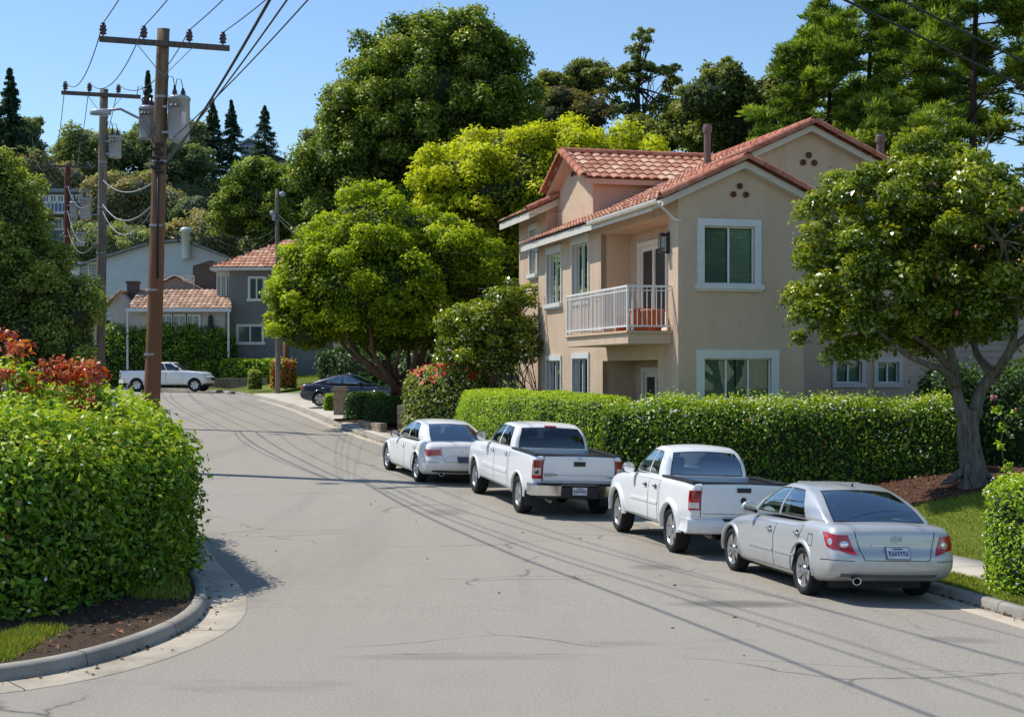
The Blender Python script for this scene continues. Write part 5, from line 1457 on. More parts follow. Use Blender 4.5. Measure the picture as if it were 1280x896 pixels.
        m = MB(); a, b, c, d = P(pxa + 1, pb), P(pxb - 2, pb), P(pxb - 1, pe), P(pk, pt + 1); pris(m, [(a[0], a[1] - 9), (a[0], P(0, pe)[1]), d, c, (b[0], a[1] - 9)], 0, 9); m.build('wall', mw, T)
        m = MB(); p0, p1, p2 = P(pxa - 1, pe + .5), P(pk, pt), P(pxb + 1, pe + .5)
        for q in (p0, p2): m.bar((q[0], 4, q[1] + .1), (p1[0], 4, p1[1] + .1), 10, .3)
        m.build('roof', mr, T)
        for q in np.linspace(pxa + 5, pxb - 5, 3): c = P(q, (pe + pb) / 2 + 1); plain_window(T, (c[0], 0, c[1]), 1.4, 1.0, 0, .2)
    # sided neighbour on the right
    z = 44; x0 = X(1200, z) - .3
    T = thing('sided_house', 'beige lap sided neighbour house glimpsed past the flowering tree', 'house', (x0, z, .6), R(4)); sd = simple('beige_siding', (.52, .43, .33), .75, var=.06)
    m = MB(); m.bbox(0, 9, 0, 8, -.5, 5.6)
    for i in range(26):
        zz = .2 + i * .2; pris(m, [(0, 0)], 0, 0) if False else m.add([(-.01, -.002, zz), (9, -.002, zz), (9, -.035, zz), (-.01, -.035, zz), (-.01, -.004, zz + .2), (9, -.004, zz + .2)], [(0, 1, 2, 3), (3, 2, 5, 4)][::1])
    m.build('wall', sd, T)
    plain_window(T, (2.6, -.03, 2.6), 1.3, 1.6, 0, .12, M_cream)
    sl = math.hypot(4.5, 2.2); tile_roof('roof', (-.5, -.6, 5.6), (1, 0, 0), (0, 4.5 / sl, 2.2 / sl), 10, sl, M_tile, T)
# ------------------------------------------------------------------ vegetation
def lm(*a, **k): return leaf_mat(*a, **k)
L_hedge = lm('hedge_leaf', (0.033, 0.082, 0.007), (0.181, 0.357, 0.023), (0.528, 0.620, 0.066), .34, .40, .4)
L_boxwood = lm('boxwood_leaf', (0.123, 0.240, 0.016), (0.339, 0.540, 0.034), (0.605, 0.660, 0.059), .36, .45, .3)
L_dark = lm('dark_hedge_leaf', (0.022, 0.062, 0.010), (0.056, 0.133, 0.018), (0.121, 0.230, 0.027), .25, .4, .4)
L_bright = lm('bright_tree_leaf', (0.073, 0.128, 0.005), (0.344, 0.466, 0.017), (0.552, 0.620, 0.042), .44, .5, .25)
L_yellow = lm('yellow_green_leaf', (0.147, 0.191, 0.008), (0.534, 0.594, 0.024), (0.620, 0.660, 0.051), .46, .5, .25)
L_oak = lm('olive_green_leaf', (0.056, 0.088, 0.023), (0.186, 0.244, 0.054), (0.386, 0.383, 0.091), .30, .5, .3)
L_big = lm('deep_green_leaf', (0.046, 0.090, 0.017), (0.177, 0.273, 0.040), (0.432, 0.466, 0.077), .33, .45, .35)
L_pine = lm('pine_needle', (0.027, 0.055, 0.008), (0.166, 0.260, 0.032), (0.521, 0.613, 0.088), .35, .5, .25)
L_fir = lm('fir_needle', (0.022, 0.056, 0.033), (0.049, 0.105, 0.053), (0.095, 0.149, 0.068), .2, .6, .2)
L_olive = lm('grey_green_leaf', (0.096, 0.142, 0.031), (0.307, 0.402, 0.083), (0.574, 0.619, 0.139), .36, .45, .35)
L_brown = lm('brownish_leaf', (0.088, 0.081, 0.031), (0.210, 0.182, 0.067), (0.338, 0.284, 0.115), .3, .6, .2)
L_magn = lm('glossy_leaf', (0.041, 0.070, 0.008), (0.189, 0.279, 0.024), (0.490, 0.517, 0.053), .34, .27, .6)
L_fotinia = lm('red_tip_leaf', (.22, .02, .015), (.52, .07, .04), (.62, .30, .08), .38, .35, .5)
M_farcore = simple('hill_shade_foliage', (.075, .10, .055), .95, var=.4, scale=1.5); L_far = lm('hillside_leaf', (0.127, 0.178, 0.085), (0.273, 0.337, 0.137), (0.506, 0.544, 0.206), .3, .6, .2); L_far2 = lm('hillside_dry_leaf', (0.172, 0.164, 0.094), (0.342, 0.308, 0.146), (0.520, 0.455, 0.211), .3, .6, .2); L_far3 = lm('hillside_dark_leaf', (0.078, 0.125, 0.070), (0.176, 0.246, 0.114), (0.356, 0.413, 0.160), .3, .6, .2)  # distance haze put into the colours: far leaves paler and greyer
L_white = simple('white_petal_and_glint', (.75, .72, .68), .7); L_redf = simple('red_petal', (.55, .02, .03), .6); L_pinkf = simple('pink_petal', (.60, .08, .14), .6)
L_orange = lm('orange_leaf', (.25, .03, .01), (.50, .12, .02), (.60, .28, .05), .35, .5, .3)
M_core = simple('shaded_twigs', (.016, .028, .008), .95, var=.4, scale=20)  # near-black fill: shade inside crowns and hedges put into the colour
def bark(name, lo, hi, sc=(9, 9, 1.6)):
    t = NT(name); v = t.coord(sc); n = t.noise(v, 1.6, 6, .7)
    c = t.ramp(n, [(.3, lo), (.62, hi)]); t.princ(c, .92, 0, .15, 0, t.bump(n, .9, .05)); MATS[name] = t.m; return t.m
B_grey = bark('grey_bark', (.05, .044, .038), (.21, .185, .155)); B_brown = bark('brown_bark', (.05, .032, .022), (.17, .115, .08)); B_dark = bark('dark_bark', (.018, .015, .013), (.065, .052, .042))

def unit(r, n):
    v = r.normal(size=(n, 3)); return v / np.linalg.norm(v, axis=1)[:, None]

def leaves(C, N, size, r, aspect=.5, fold=.14, jit=.48, tint=None):
    """diamond leaves with centre C and normal N"""
    n = len(C); N = N / (np.linalg.norm(N, axis=1)[:, None] + 1e-9)
    t = np.cross(N, unit(r, n)); t /= np.linalg.norm(t, axis=1)[:, None] + 1e-9
    b = np.cross(N, t); s = size * r.uniform(1 - jit, 1 + jit, n)[:, None]
    f = N * s * fold
    V = np.stack([C - t * s * .5 - f, C + b * s * aspect * .5 + f * .6 - t * s * .06, C + t * s * .5 - f, C - b * s * aspect * .5 + f * .6 - t * s * .06], 1).reshape(-1, 3)
    F = np.arange(4 * n).reshape(-1, 4)
    if tint is None: tint = r.random(n)
    return V, F, np.clip(tint, 0, 1)

def leaf_obj(name, packs, mats, parent=None):
    V = []; F = []; T = []; MI = []; o = 0
    for i, (v, f, t) in enumerate(packs):
        V.append(v); F.append(f + o); T.append(t); MI.append(np.full(len(f), i, np.int32)); o += len(v)
    V = np.concatenate(V); F = np.concatenate(F); T = np.concatenate(T)
    me = mesh_np(name, V, F, False, {'tint': ('FACE', T)})
    if len(packs) > 1: me.polygons.foreach_set('material_index', np.concatenate(MI))
    return link(name, me, mats, parent)

def clump_leaves(clumps, n, size, r, squash=.9, shell=.5, up=.45, aspect=.5, spread=.75, contrast=.35, lean=(0, 0)):
    """leaf clusters: clumps rows (x,y,z,r)"""
    cl = np.asarray(clumps, float); w = cl[:, 3]**2; k = r.choice(len(cl), n, p=w / w.sum())
    d = unit(r, n); d[:, 2] = np.where(d[:, 2] < -.45, -d[:, 2], d[:, 2])
    rad = cl[k, 3] * (shell + (1 - shell) * r.random(n)**.6)
    rad *= 1 + .16 * r.normal(size=n)
    off = d * rad[:, None] * np.array([1, 1, squash])
    C = cl[k, :3] + off
    N = d * .7 + np.array([lean[0], lean[1], up]) + r.normal(size=(n, 3)) * spread * .6
    ct = r.random(len(cl))
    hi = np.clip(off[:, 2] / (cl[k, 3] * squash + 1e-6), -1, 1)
    tint = .42 + contrast * (ct[k] - .5) + .26 * hi + .20 * r.normal(size=n)  # clump tops tinted lighter, sunlight put into the leaf colour
    return leaves(C, N, size, r, aspect, tint=tint)

def lobes_to_clumps(lobes, per, cr, r, jitter=.25, lower=-.35, inner=.25):
    """scatter clumps over ellipsoid lobes (x,y,z,rx,ry,rz)"""
    out = []; L = np.asarray(lobes, float); area = (L[:, 3] * L[:, 5] + L[:, 3] * L[:, 4] + L[:, 4] * L[:, 5])
    for lb, a in zip(L, area):
        n = max(4, int(per * a / area.sum()))
        d = unit(r, n); d = d[d[:, 2] > lower]
        q = np.where(r.random(len(d)) < inner, r.uniform(.35, .8, len(d)), r.uniform(.82, 1.05, len(d)))[:, None]
        P = lb[:3] + d * q * lb[3:6]
        out.append(np.c_[P, cr * r.uniform(1 - jitter, 1 + jitter * 1.4, len(P))])
    return np.concatenate(out)

def limb(m, a, b, r0, r1, rr, n=6, wob=.12, sides=7, sag=0.0, mat=0):
    a = Vector(a); b = Vector(b); L = (b - a).length; pts = []; rad = []
    ph = rr.uniform(0, 9, 2)
    for i in range(n + 1):
        t = i / n
        p = a.lerp(b, t); e = math.sin(math.pi * t) * L * wob
        p += Vector((math.sin(ph[0] + t * 4) * e, math.sin(ph[1] + t * 3.3) * e, -math.sin(math.pi * t) * sag * L))
        pts.append(p); rad.append(r0 + (r1 - r0) * t**.8)
    m.tube(pts, rad, sides, mat); return pts

def tree(name, label, base, trunk_h, lobes, n_clump, cr, n_leaf, size, lmat, bmat, tr=.3, seed=1, group=None, lean=(0, 0), branches=14, extra=None, lower=-.35, squash=.9, up=.45, aspect=.55, inner=.25, multi=1, low_fork=.55, shell=.55, contrast=.4, cat='tree', core=0, coremat=None, coretint=.16):
    r = np.random.default_rng(seed); base = Vector(base)
    T = thing(name, label, cat, base, 0, group)
    cl = lobes_to_clumps(lobes, n_clump, cr, r, lower=lower, inner=inner)
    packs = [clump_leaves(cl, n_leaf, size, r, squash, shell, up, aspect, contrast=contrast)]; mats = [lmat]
    for (mat, cnt, sz) in (extra or []):
        packs.append(clump_leaves(cl, cnt, sz, r, squash, .9, .5, .9)); mats.append(mat)
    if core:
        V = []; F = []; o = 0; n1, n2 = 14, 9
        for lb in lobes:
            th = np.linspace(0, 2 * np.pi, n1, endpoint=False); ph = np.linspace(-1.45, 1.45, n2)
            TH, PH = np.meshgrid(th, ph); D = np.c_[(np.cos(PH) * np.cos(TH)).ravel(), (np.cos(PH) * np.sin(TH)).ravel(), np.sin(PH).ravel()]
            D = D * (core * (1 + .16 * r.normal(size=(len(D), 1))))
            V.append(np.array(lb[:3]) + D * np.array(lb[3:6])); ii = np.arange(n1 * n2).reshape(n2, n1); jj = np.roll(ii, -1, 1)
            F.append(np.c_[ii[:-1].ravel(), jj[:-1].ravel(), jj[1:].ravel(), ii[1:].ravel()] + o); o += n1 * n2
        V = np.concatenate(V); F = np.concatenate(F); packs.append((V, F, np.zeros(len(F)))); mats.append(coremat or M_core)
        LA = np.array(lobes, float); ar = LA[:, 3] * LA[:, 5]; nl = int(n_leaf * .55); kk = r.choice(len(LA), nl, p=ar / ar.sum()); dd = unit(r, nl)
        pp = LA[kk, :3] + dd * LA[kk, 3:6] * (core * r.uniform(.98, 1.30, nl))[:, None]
        packs.append(leaves(pp, dd * .6 + [0, 0, .35] + r.normal(size=dd.shape) * .5, size, r, aspect, tint=coretint + .14 * r.normal(size=nl) + .14 * dd[:, 2])); mats.append(lmat)  # inner leaves tinted darker to read as shaded foliage
    leaf_obj('crown', packs, mats, T)
    m = MB(); cz = float(np.mean(cl[:, 2])); cxy = cl[:, :2].mean(0)
    for q in range(multi):
        a = 2 * math.pi * q / multi + .4; sp = 0 if multi == 1 else .25
        top = Vector((lean[0] + math.cos(a) * sp * 3, lean[1] + math.sin(a) * sp * 3, trunk_h))
        b0 = Vector((math.cos(a) * sp * .6, math.sin(a) * sp * .6, -.3))
        pts = limb(m, b0, top, tr * 1.15, tr * .6, r, 7, .03, 10)
        if multi == 1: m.tube([(0, 0, -.4), (0, 0, .0), (0, 0, .45)], [tr * 1.75, tr * 1.5, tr * 1.08], 12)
        idx = r.choice(len(cl), min(branches, len(cl)), replace=False)
        for i in idx:
            c = Vector(cl[i, :3]); f = r.uniform(low_fork, 1.0); s = pts[int(f * (len(pts) - 1))]
            limb(m, s, s.lerp(c, .96), tr * r.uniform(.22, .42), .012 + tr * .03, r, 6, .07, 6, -.05)
    m.build('trunk', bmat, T)
    return T

def rand_lobes(c, R_, n, r, sub=.55, zs=.8):
    out = [(*c, R_[0] * .72, R_[1] * .72, R_[2] * .75)]
    for i in range(n):
        d = unit(r, 1)[0]
        if d[2] < -.3: d[2] = -d[2]
        s = sub * r.uniform(.7, 1.15)
        out.append((c[0] + d[0] * R_[0] * (1 - s * .62), c[1] + d[1] * R_[1] * (1 - s * .62), c[2] + d[2] * R_[2] * (1 - s * .62), R_[0] * s, R_[1] * s, R_[2] * s * .9))
    return out

# ---------- clipped hedges
def hedge_core(path, w, h, base, rnd=.35, step=.3, amp=.06, seed=0, wtaper=1.0):
    P = [np.array(p[:2], float) for p in path]; W = [p[2] if len(p) > 2 else w for p in path]; Hh = [p[3] if len(p) > 3 else h for p in path]
    d = [0]
    for a, b in zip(P[:-1], P[1:]): d.append(d[-1] + np.linalg.norm(b - a))
    n = max(10, int(d[-1] / step)); s = np.linspace(0, d[-1], n)
    # denser samples near both ends keep the rounded ends round
    s = np.unique(np.r_[s, d[-1] * 0 + np.linspace(0, w * .6, 8), d[-1] - np.linspace(0, w * .6, 8)]); s = s[(s >= 0) & (s <= d[-1])]
    X = np.interp(s, d, [p[0] for p in P]); Y = np.interp(s, d, [p[1] for p in P]); Wd = np.interp(s, d, W); Hd = np.interp(s, d, Hh)
    t = np.c_[np.gradient(X, s), np.gradient(Y, s)]; t /= np.linalg.norm(t, axis=1)[:, None]; nn = np.c_[-t[:, 1], t[:, 0]]
    K = 26; V = []
    for i in range(len(s)):
        e = min(s[i], d[-1] - s[i]) / (Wd[i] * .55); sc = (1 - max(0, 1 - e)**3.0)**(1 / 3.0) if e < 1 else 1; sc = max(sc, .03)
        bz = base(X[i], Y[i]) if callable(base) else base
        for k in range(K + 1):
            a = math.pi * k / K; c, sn = math.cos(a), math.sin(a); p = 1 / (1 + 2.2 * (1 - rnd))
            x = math.copysign(abs(c)**p, c) * Wd[i] / 2 * sc * (1 - .06 * (1 - sn)); z = abs(sn)**p * Hd[i] * (.80 + .20 * sc)
            q = np.array([X[i] + nn[i, 0] * x, Y[i] + nn[i, 1] * x, bz + z])
            o = noise.noise((q[0] * .9 + seed, q[1] * .9, q[2] * .9)) * amp * 1.6 + noise.noise((q[0] * 2.6, q[1] * 2.6 + seed, q[2] * 2.6)) * amp
            V.append(q + np.array([nn[i, 0] * c, nn[i, 1] * c, sn]) * o)
    V = np.array(V); idx = np.arange(len(V)).reshape(len(s), K + 1)
    F = np.c_[idx[:-1, :-1].ravel(), idx[1:, :-1].ravel(), idx[1:, 1:].ravel(), idx[:-1, 1:].ravel()]
    return V, F

def surf_sample(V, F, n, r):
    A, B, C, D = (V[F[:, i]] for i in range(4))
    nr = np.cross(C - A, D - B); ar = np.linalg.norm(nr, axis=1) / 2; k = r.choice(len(F), n, p=ar / ar.sum())
    u = r.random(n)[:, None]; w = r.random(n)[:, None]
    P = (A[k] * (1 - u) + B[k] * u) * (1 - w) + (D[k] * (1 - u) + C[k] * u) * w
    N = nr[k] / (np.linalg.norm(nr[k], axis=1)[:, None] + 1e-9)
    return P, N, ar.sum()

def hedge(name, label, path, w, h, base, dens, size, lmat, seed=0, rnd=.35, amp=.06, group=None, extra=None, cat='hedge', thick=.14, sprigs=.0, top_light=.25, aspect=.5):
    r = np.random.default_rng(seed + 11); o = path[0]; bz = base(o[0], o[1]) if callable(base) else base
    V, F = hedge_core(path, w, h, base, rnd, seed=seed, amp=amp); org = np.array([o[0], o[1], bz]); V = V - org
    T = thing(name, label, cat, tuple(org), 0, group)
    Pn = surf_sample(V, F, 10, r); n = int(Pn[2] * dens)
    P, N, _ = surf_sample(V, F, n, r)
    fl = np.sign((N * (P - V.mean(0))).sum(1)); 
    N = N * np.where((fl < 0).mean() > .5, -1, 1)
    dep = r.random(n)**1.5 * thick; P2 = P - N * dep[:, None] + N * (.03 + sprigs * (r.random(n)**6)[:, None])
    NN = N * .75 + np.array([0, 0, .35]) + r.normal(size=(n, 3)) * .55
    cn = np.array([noise.noise((p[0] * 1.6 + seed, p[1] * 1.6, p[2] * 1.6)) for p in P2[:: max(1, n // 20000)]])
    cn = np.interp(np.arange(n), np.arange(0, n, max(1, n // 20000))[:len(cn)], cn) * 0
    cl = np.sin(P2[:, 0] * 2.1 + seed) * np.sin(P2[:, 1] * 2.3) * np.sin(P2[:, 2] * 2.7 + 1)
    tint = .40 + .21 * r.normal(size=n) + top_light * np.clip(N[:, 2], 0, 1) + .12 * cl - .9 * dep  # sunlit top and inner shade of the hedge put into the tint
    packs = [leaves(P2, NN, size, r, aspect, tint=tint)]; mats = [lmat]
    for (mat, cnt, sz, top) in (extra or []):
        q, nq, _ = surf_sample(V, F, cnt * 4, r); nq = nq * np.where((fl < 0).mean() > .5, -1, 1); kk = (nq[:, 2] > top); q = q[kk][:cnt] + nq[kk][:cnt] * .05
        packs.append(leaves(q, nq[kk][:cnt] + r.normal(size=q.shape) * .4, sz, r, .9)); mats.append(mat)
    leaf_obj('foliage', packs, mats, T)
    ctr = V.copy(); Vc = V.copy(); 
    # core coloured as inner shade, a little inside the leaf shell
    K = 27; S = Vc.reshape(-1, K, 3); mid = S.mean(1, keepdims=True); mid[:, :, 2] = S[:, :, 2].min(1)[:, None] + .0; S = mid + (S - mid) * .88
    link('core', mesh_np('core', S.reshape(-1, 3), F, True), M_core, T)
    return T

def pine(name, label, base, H, tr, n_br, n_leaf, seed, lmat=None, group=None, crown0=.25, reach=5.0, shape=.7, needle=.42):
    """open pine: whorled limbs carrying flat tufted pads of needles"""
    r = np.random.default_rng(seed); T = thing(name, label, 'tree', base, 0, group); m = MB()
    limb(m, (0, 0, -.3), (r.normal() * .4, r.normal() * .4, H), tr, tr * .12, r, 9, .012, 9); cl = []
    for i in range(n_br):
        t = crown0 + (1 - crown0) * ((i + r.random()) / n_br)**.85; z = H * t; a = r.uniform(0, 2 * math.pi)
        L = reach * (1 - ((t - crown0) / (1 - crown0))**1.6 * shape) * r.uniform(.55, 1.1); e = Vector((math.cos(a) * L, math.sin(a) * L, z + L * r.uniform(-.2, .6)))
        limb(m, (0, 0, z), e, tr * .28 * (1.2 - t), .02, r, 5, .06, 5)
        for k in range(int(5 + L * 2.6)):
            f = r.uniform(.5, 1.08)**.7; p = Vector((0, 0, z)).lerp(e, f); s = .55 * L * (1.1 - f * .5) * .42
            cl.append((p.x + r.normal() * s, p.y + r.normal() * s, p.z + r.normal() * .6 + .25, r.uniform(.4, .85)))
    cl.append((0, 0, H, .8)); cl = np.array(cl); m.build('trunk', B_dark, T)
    k = r.choice(len(cl), n_leaf, p=cl[:, 3]**2 / (cl[:, 3]**2).sum()); d = unit(r, n_leaf); d[:, 2] = np.abs(d[:, 2]) * .9 - .2
    q = r.random(n_leaf)**.5; C = cl[k, :3] + d * (cl[k, 3] * q)[:, None] * [1, 1, .95]
    t = d + r.normal(size=d.shape) * .45 + [0, 0, .3]; t /= np.linalg.norm(t, axis=1)[:, None]
    b = np.cross(t, unit(r, n_leaf)); b /= np.linalg.norm(b, axis=1)[:, None]; s = needle * r.uniform(.6, 1.3, n_leaf)[:, None]; w = s * .105
    V = np.stack([C - t * s * .5, C + b * w, C + t * s * .5, C - b * w], 1).reshape(-1, 3); ct = r.random(len(cl))
    tint = .30 + .42 * (ct[k] - .5) + .62 * d[:, 2] * q + .15 * r.normal(size=n_leaf)  # tufts tinted lit above and dark beneath
    leaf_obj('crown', [(V, np.arange(4 * n_leaf).reshape(-1, 4), np.clip(tint, 0, 1))], [lmat or L_pine], T)
    return T

def fir(name, label, base, H, Rb, n_leaf, seed, group=None, lmat=None):
    r = np.random.default_rng(seed); T = thing(name, label, 'tree', base, 0, group); m = MB()
    m.tube([(0, 0, -1), (0, 0, H * .5), (0, 0, H)], [H * .018, H * .012, .02], 7); m.build('trunk', B_dark, T)
    n_w = int(H * 2.4); C = []; D = []
    per = n_leaf // (n_w * 7)
    for i in range(n_w):
        t = .10 + .9 * i / n_w; z = H * t; Rr = Rb * (1 - t)**1.0 * r.uniform(.75, 1.2) + .05
        for j in range(7):
            a = r.uniform(0, 2 * math.pi); f = r.random(per)**.6; L = Rr * r.uniform(.7, 1.1)
            p = np.c_[np.cos(a) * L * f, np.sin(a) * L * f, z - L * f * .30 + L * f * f * .12] + r.normal(size=(per, 3)) * [.05 * Rb * (1.1 - t), .05 * Rb * (1.1 - t), .10]
            C.append(p); D.append(np.tile([np.cos(a), np.sin(a), -.1], (per, 1)))
    C = np.concatenate(C); D = np.concatenate(D); n = len(C)
    V, F, t = leaves(C, D * .3 + [0, 0, .8] + r.normal(size=(n, 3)) * .5, H * .024, r, .4, tint=.4 + .26 * r.normal(size=n))
    leaf_obj('crown', [(V, F, t)], [lmat or L_fir], T); return T

def rough_trunk(o, amp, sc=3.0, ridge=0):
    for v in o.data.vertices:
        p = v.co; n = noise.noise_vector((p.x * sc, p.y * sc, p.z * sc * .45)); v.co += n * amp
        if ridge and p.z < 1.6:
            a = math.atan2(p.y, p.x); k = 1 + ridge * math.sin(a * 5 + p.z * .8) * max(0, 1 - p.z / 1.6); v.co.x *= k; v.co.y *= k
def finer(pts, rad, step=.16):
    P = [Vector(p) for p in pts]; out = []; rr = []
    for i in range(len(P) - 1):
        p0, p1, p2, p3 = P[max(i - 1, 0)], P[i], P[i + 1], P[min(i + 2, len(P) - 1)]; n = max(1, int((p2 - p1).length / step))
        for k in range(n):
            t = k / n; out.append(.5 * (2 * p1 + (p2 - p0) * t + (2 * p0 - 5 * p1 + 4 * p2 - p3) * t * t + (3 * p1 - p0 - 3 * p2 + p3) * t**3)); rr.append(rad[i] + (rad[i + 1] - rad[i]) * t)
    return out + [P[-1]], rr + [rad[-1]]

def make_vegetation():
    k = lambda z: z / 1810.0
    X = lambda px, z: (px - 640) * k(z); Z = lambda py, z: CH + (465 - py) * k(z)
    def kerb_r(y): return float(np.interp(y, KRs[:, 1], KRs[:, 0]))
    # -------- hedges
    hedge('clipped_hedge', 'large rounded glossy hedge on the left street corner, nearest to the viewer', [(-12, 17.5, 4.4, 2.2), (-8.6, 17.6, 4.6, 2.15), (-7.1, 18.2, 4.6, 2.15), (-6.5, 20.4, 4.0, 2.2), (-6.9, 23.0, 3.0, 2.3), (-8.0, 27, 2.4, 2.3)], 4.4, 2.2, .13, 900, .098, L_hedge, 3, .55, .16, extra=[(L_white, 260, .045, -.2), (lm('spent_leaf', (.16, .09, .03), (.30, .20, .06), (.42, .36, .12), .3), 420, .09, -.5)], thick=.24, sprigs=.26, aspect=.46, top_light=.46)
    hedge('clipped_hedge', 'long glossy hedge in front of the tan house, behind the white pickups', [(2.1, 33.35, 1.3, 1.95), (3.4, 32.9), (5.5, 32.2), (9.9, 31.6)], 1.5, 2.08, .25, 900, .075, L_hedge, 5, .4, .13, extra=[(L_white, 900, .05, .25), (MATS['spent_leaf'], 260, .08, -.5)], thick=.22, sprigs=.2, top_light=.40)
    hedge('clipped_hedge', 'low bright boxwood hedge along the left wall of the tan house', [(2.7, 34.9, 1.3, 1.8), (1.2, 36.8, 1.4, 1.9), (.2, 39.2, 1.3, 1.85), (-.6, 42, 1.5, 1.9), (-1.2, 44, 1.2, 1.8)], 1.4, 1.75, .55, 700, .065, L_boxwood, 9, .35, .07, thick=.15)
    hedge('flowering_bush', 'rounded bush topped with red flowers ahead of the white luxury sedan', [(-3.25, 47.5), (-.6, 46.2)], 3.0, 2.15, .95, 520, .095, L_olive, 12, .55, .12, extra=[(L_redf, 260, .17, .55), (L_white, 330, .07, -.3), (lm('yellowing_leaf', (.2, .2, .02), (.35, .32, .04), (.5, .45, .08)), 700, .10, -.3)], cat='bush', thick=.25, sprigs=.15)
    hedge('boxwood_cube', 'square dark clipped boxwood beside the stone pillar', [(-6.2, 57.0), (-5.2, 56.0)], 1.9, 1.0, 1.15, 500, .085, L_dark, 15, .12, .04, thick=.15, top_light=.6)
    hedge('boxwood_cube', 'taller dark clipped boxwood next to the low stone wall', [(-5.2, 55.0), (-4.0, 53.8)], 1.8, .95, 1.05, 500, .085, L_dark, 16, .15, .04, thick=.15, top_light=.5)
    hedge('boxwood_ball', 'small bright round boxwood behind the dark sedan', [(-8.05, 63.3), (-7.75, 63.1)], 1.15, .75, 1.28, 500, .09, L_boxwood, 17, .8, .03, thick=.12)
    hedge('flowering_bush', 'orange red flowering bush by the far wooden posts', [(-14.6, 88), (-13.2, 88)], 2.0, 1.7, 2.0, 260, .16, L_olive, 18, .7, .12, extra=[(L_orange, 500, .2, -.3), (L_redf, 140, .2, -.2)], cat='bush', sprigs=.2)
    hedge('flowering_bush', 'small grey green bush left of the orange flowering bush', [(-16.2, 89), (-15.4, 89)], 1.4, 1.2, 1.9, 260, .15, L_olive, 19, .8, .1, cat='bush')
    hedge('clipped_hedge', 'tall shaggy hedge behind the far white truck', [(-27.5, 97.2, 2.6, 3.9), (-24, 96.8, 2.8, 4.2), (-20, 96.6, 2.8, 4.1), (-18.4, 96.6, 2.2, 3.4)], 2.6, 3.8, 2.0, 170, .20, L_hedge, 21, .3, .2, thick=.35, sprigs=.3)
    hedge('clipped_hedge', 'flat topped clipped hedge right of the far white truck', [(-19.2, 95.6), (-14.6, 94.6)], 1.7, 1.75, 2.05, 190, .17, L_boxwood, 22, .12, .05, thick=.2)
    hedge('boxwood_ball', 'rounded speckled bush at the right edge by the pavement', [(6.5, 19.85), (8.8, 19.0)], 1.9, 1.52, .03, 1100, .06, L_boxwood, 24, .85, .10, extra=[(L_white, 350, .035, -.3)], thick=.16, sprigs=.05, cat='bush')
    hedge('shrub_mass', 'dark shady shrubs behind the trunk of the flowering tree', [(9.4, 33.4), (13.5, 32.8), (18, 32.4)], 1.8, 2.35, .7, 380, .10, L_dark, 26, .4, .2, thick=.3, sprigs=.3, cat='shrub')
    hedge('shrub_mass', 'tall sunlit shrubs at the side of the beige sided house', [(13.6, 38.0), (18, 37.5)], 2.2, 3.7, .8, 260, .13, L_yellow, 27, .5, .3, extra=[(L_pinkf, 40, .2, -.2)], thick=.4, sprigs=.4, cat='shrub')
    hedge('shrub_mass', 'shaded understorey shrubs beneath the round bright tree', [(-9.5, 74), (-5, 70), (-2, 66)], 2.2, 2.4, 1.5, 130, .18, L_dark, 28, .5, .3, thick=.4, sprigs=.3, cat='shrub')
    hedge('shrub_mass', 'dark shrubs along the far left side of the street', [(-31, 93.5), (-27.5, 97.5)], 2.6, 3.0, 2.0, 120, .2, L_dark, 29, .5, .3, thick=.4, sprigs=.3, cat='shrub')
    # -------- red-tipped shrub above the near hedge
    r = np.random.default_rng(5)
    T = thing('red_tip_shrub', 'shrub with red and orange new leaves rising above the left corner hedge', 'shrub', (-7.1, 20.4, .2))
    m = MB(); cl = []
    for i in range(34):
        a = r.uniform(0, 6.28); rr = r.uniform(.2, 1.25); e = Vector((math.cos(a) * rr - .1, math.sin(a) * rr * .8, r.uniform(2.2, 3.42 - .25 * max(0, rr * math.cos(a)) - .15 * rr)))
        limb(m, (r.normal() * .15, r.normal() * .15, 0), e, .035, .006, r, 6, .06, 5); cl.append((*e, r.uniform(.14, .30)))
    m.build('stems', B_brown, T); cl = np.array(cl); lo = cl.copy(); lo[:, 2] -= .45; lo[:, 3] *= 1.5
    leaf_obj('crown', [clump_leaves(cl, 2300, .10, r, .8, .3, .3, .42), clump_leaves(lo, 4200, .105, r, .8, .3, .4, .45), clump_leaves(lo, 500, .10, r, .8, .4, .4, .6)], [L_fotinia, L_boxwood, simple('pale_leaf', (.55, .52, .45), .35)], T)
    # -------- magnolia-like flowering tree at right
    r = np.random.default_rng(31); bx, by, bz = 9.2, 29.0, .78
    T = thing('flowering_tree', 'broad glossy flowering tree with pale trunk on the lawn at the right', 'tree', (bx, by, bz))
    P = lambda px, py, y=29.0: Vector((X(px, y) - bx, y - by, Z(py, y) - bz))
    m = MB(); m.tube(*finer([(.08, 0, -.3), (.06, 0, .05), (0, 0, .5), (-.06, 0, 1.0), (-.02, 0, 1.40)], [.40, .285, .225, .20, .18], .08), 26)
    for i in range(6):
        a = i * 1.05 + .3; m.tube(*finer([(math.cos(a) * .15, math.sin(a) * .15, .25), (math.cos(a) * .42, math.sin(a) * .42, .04), (math.cos(a) * .7, math.sin(a) * .7 + .1, -.08)], [.08, .055, .02], .08), 9)
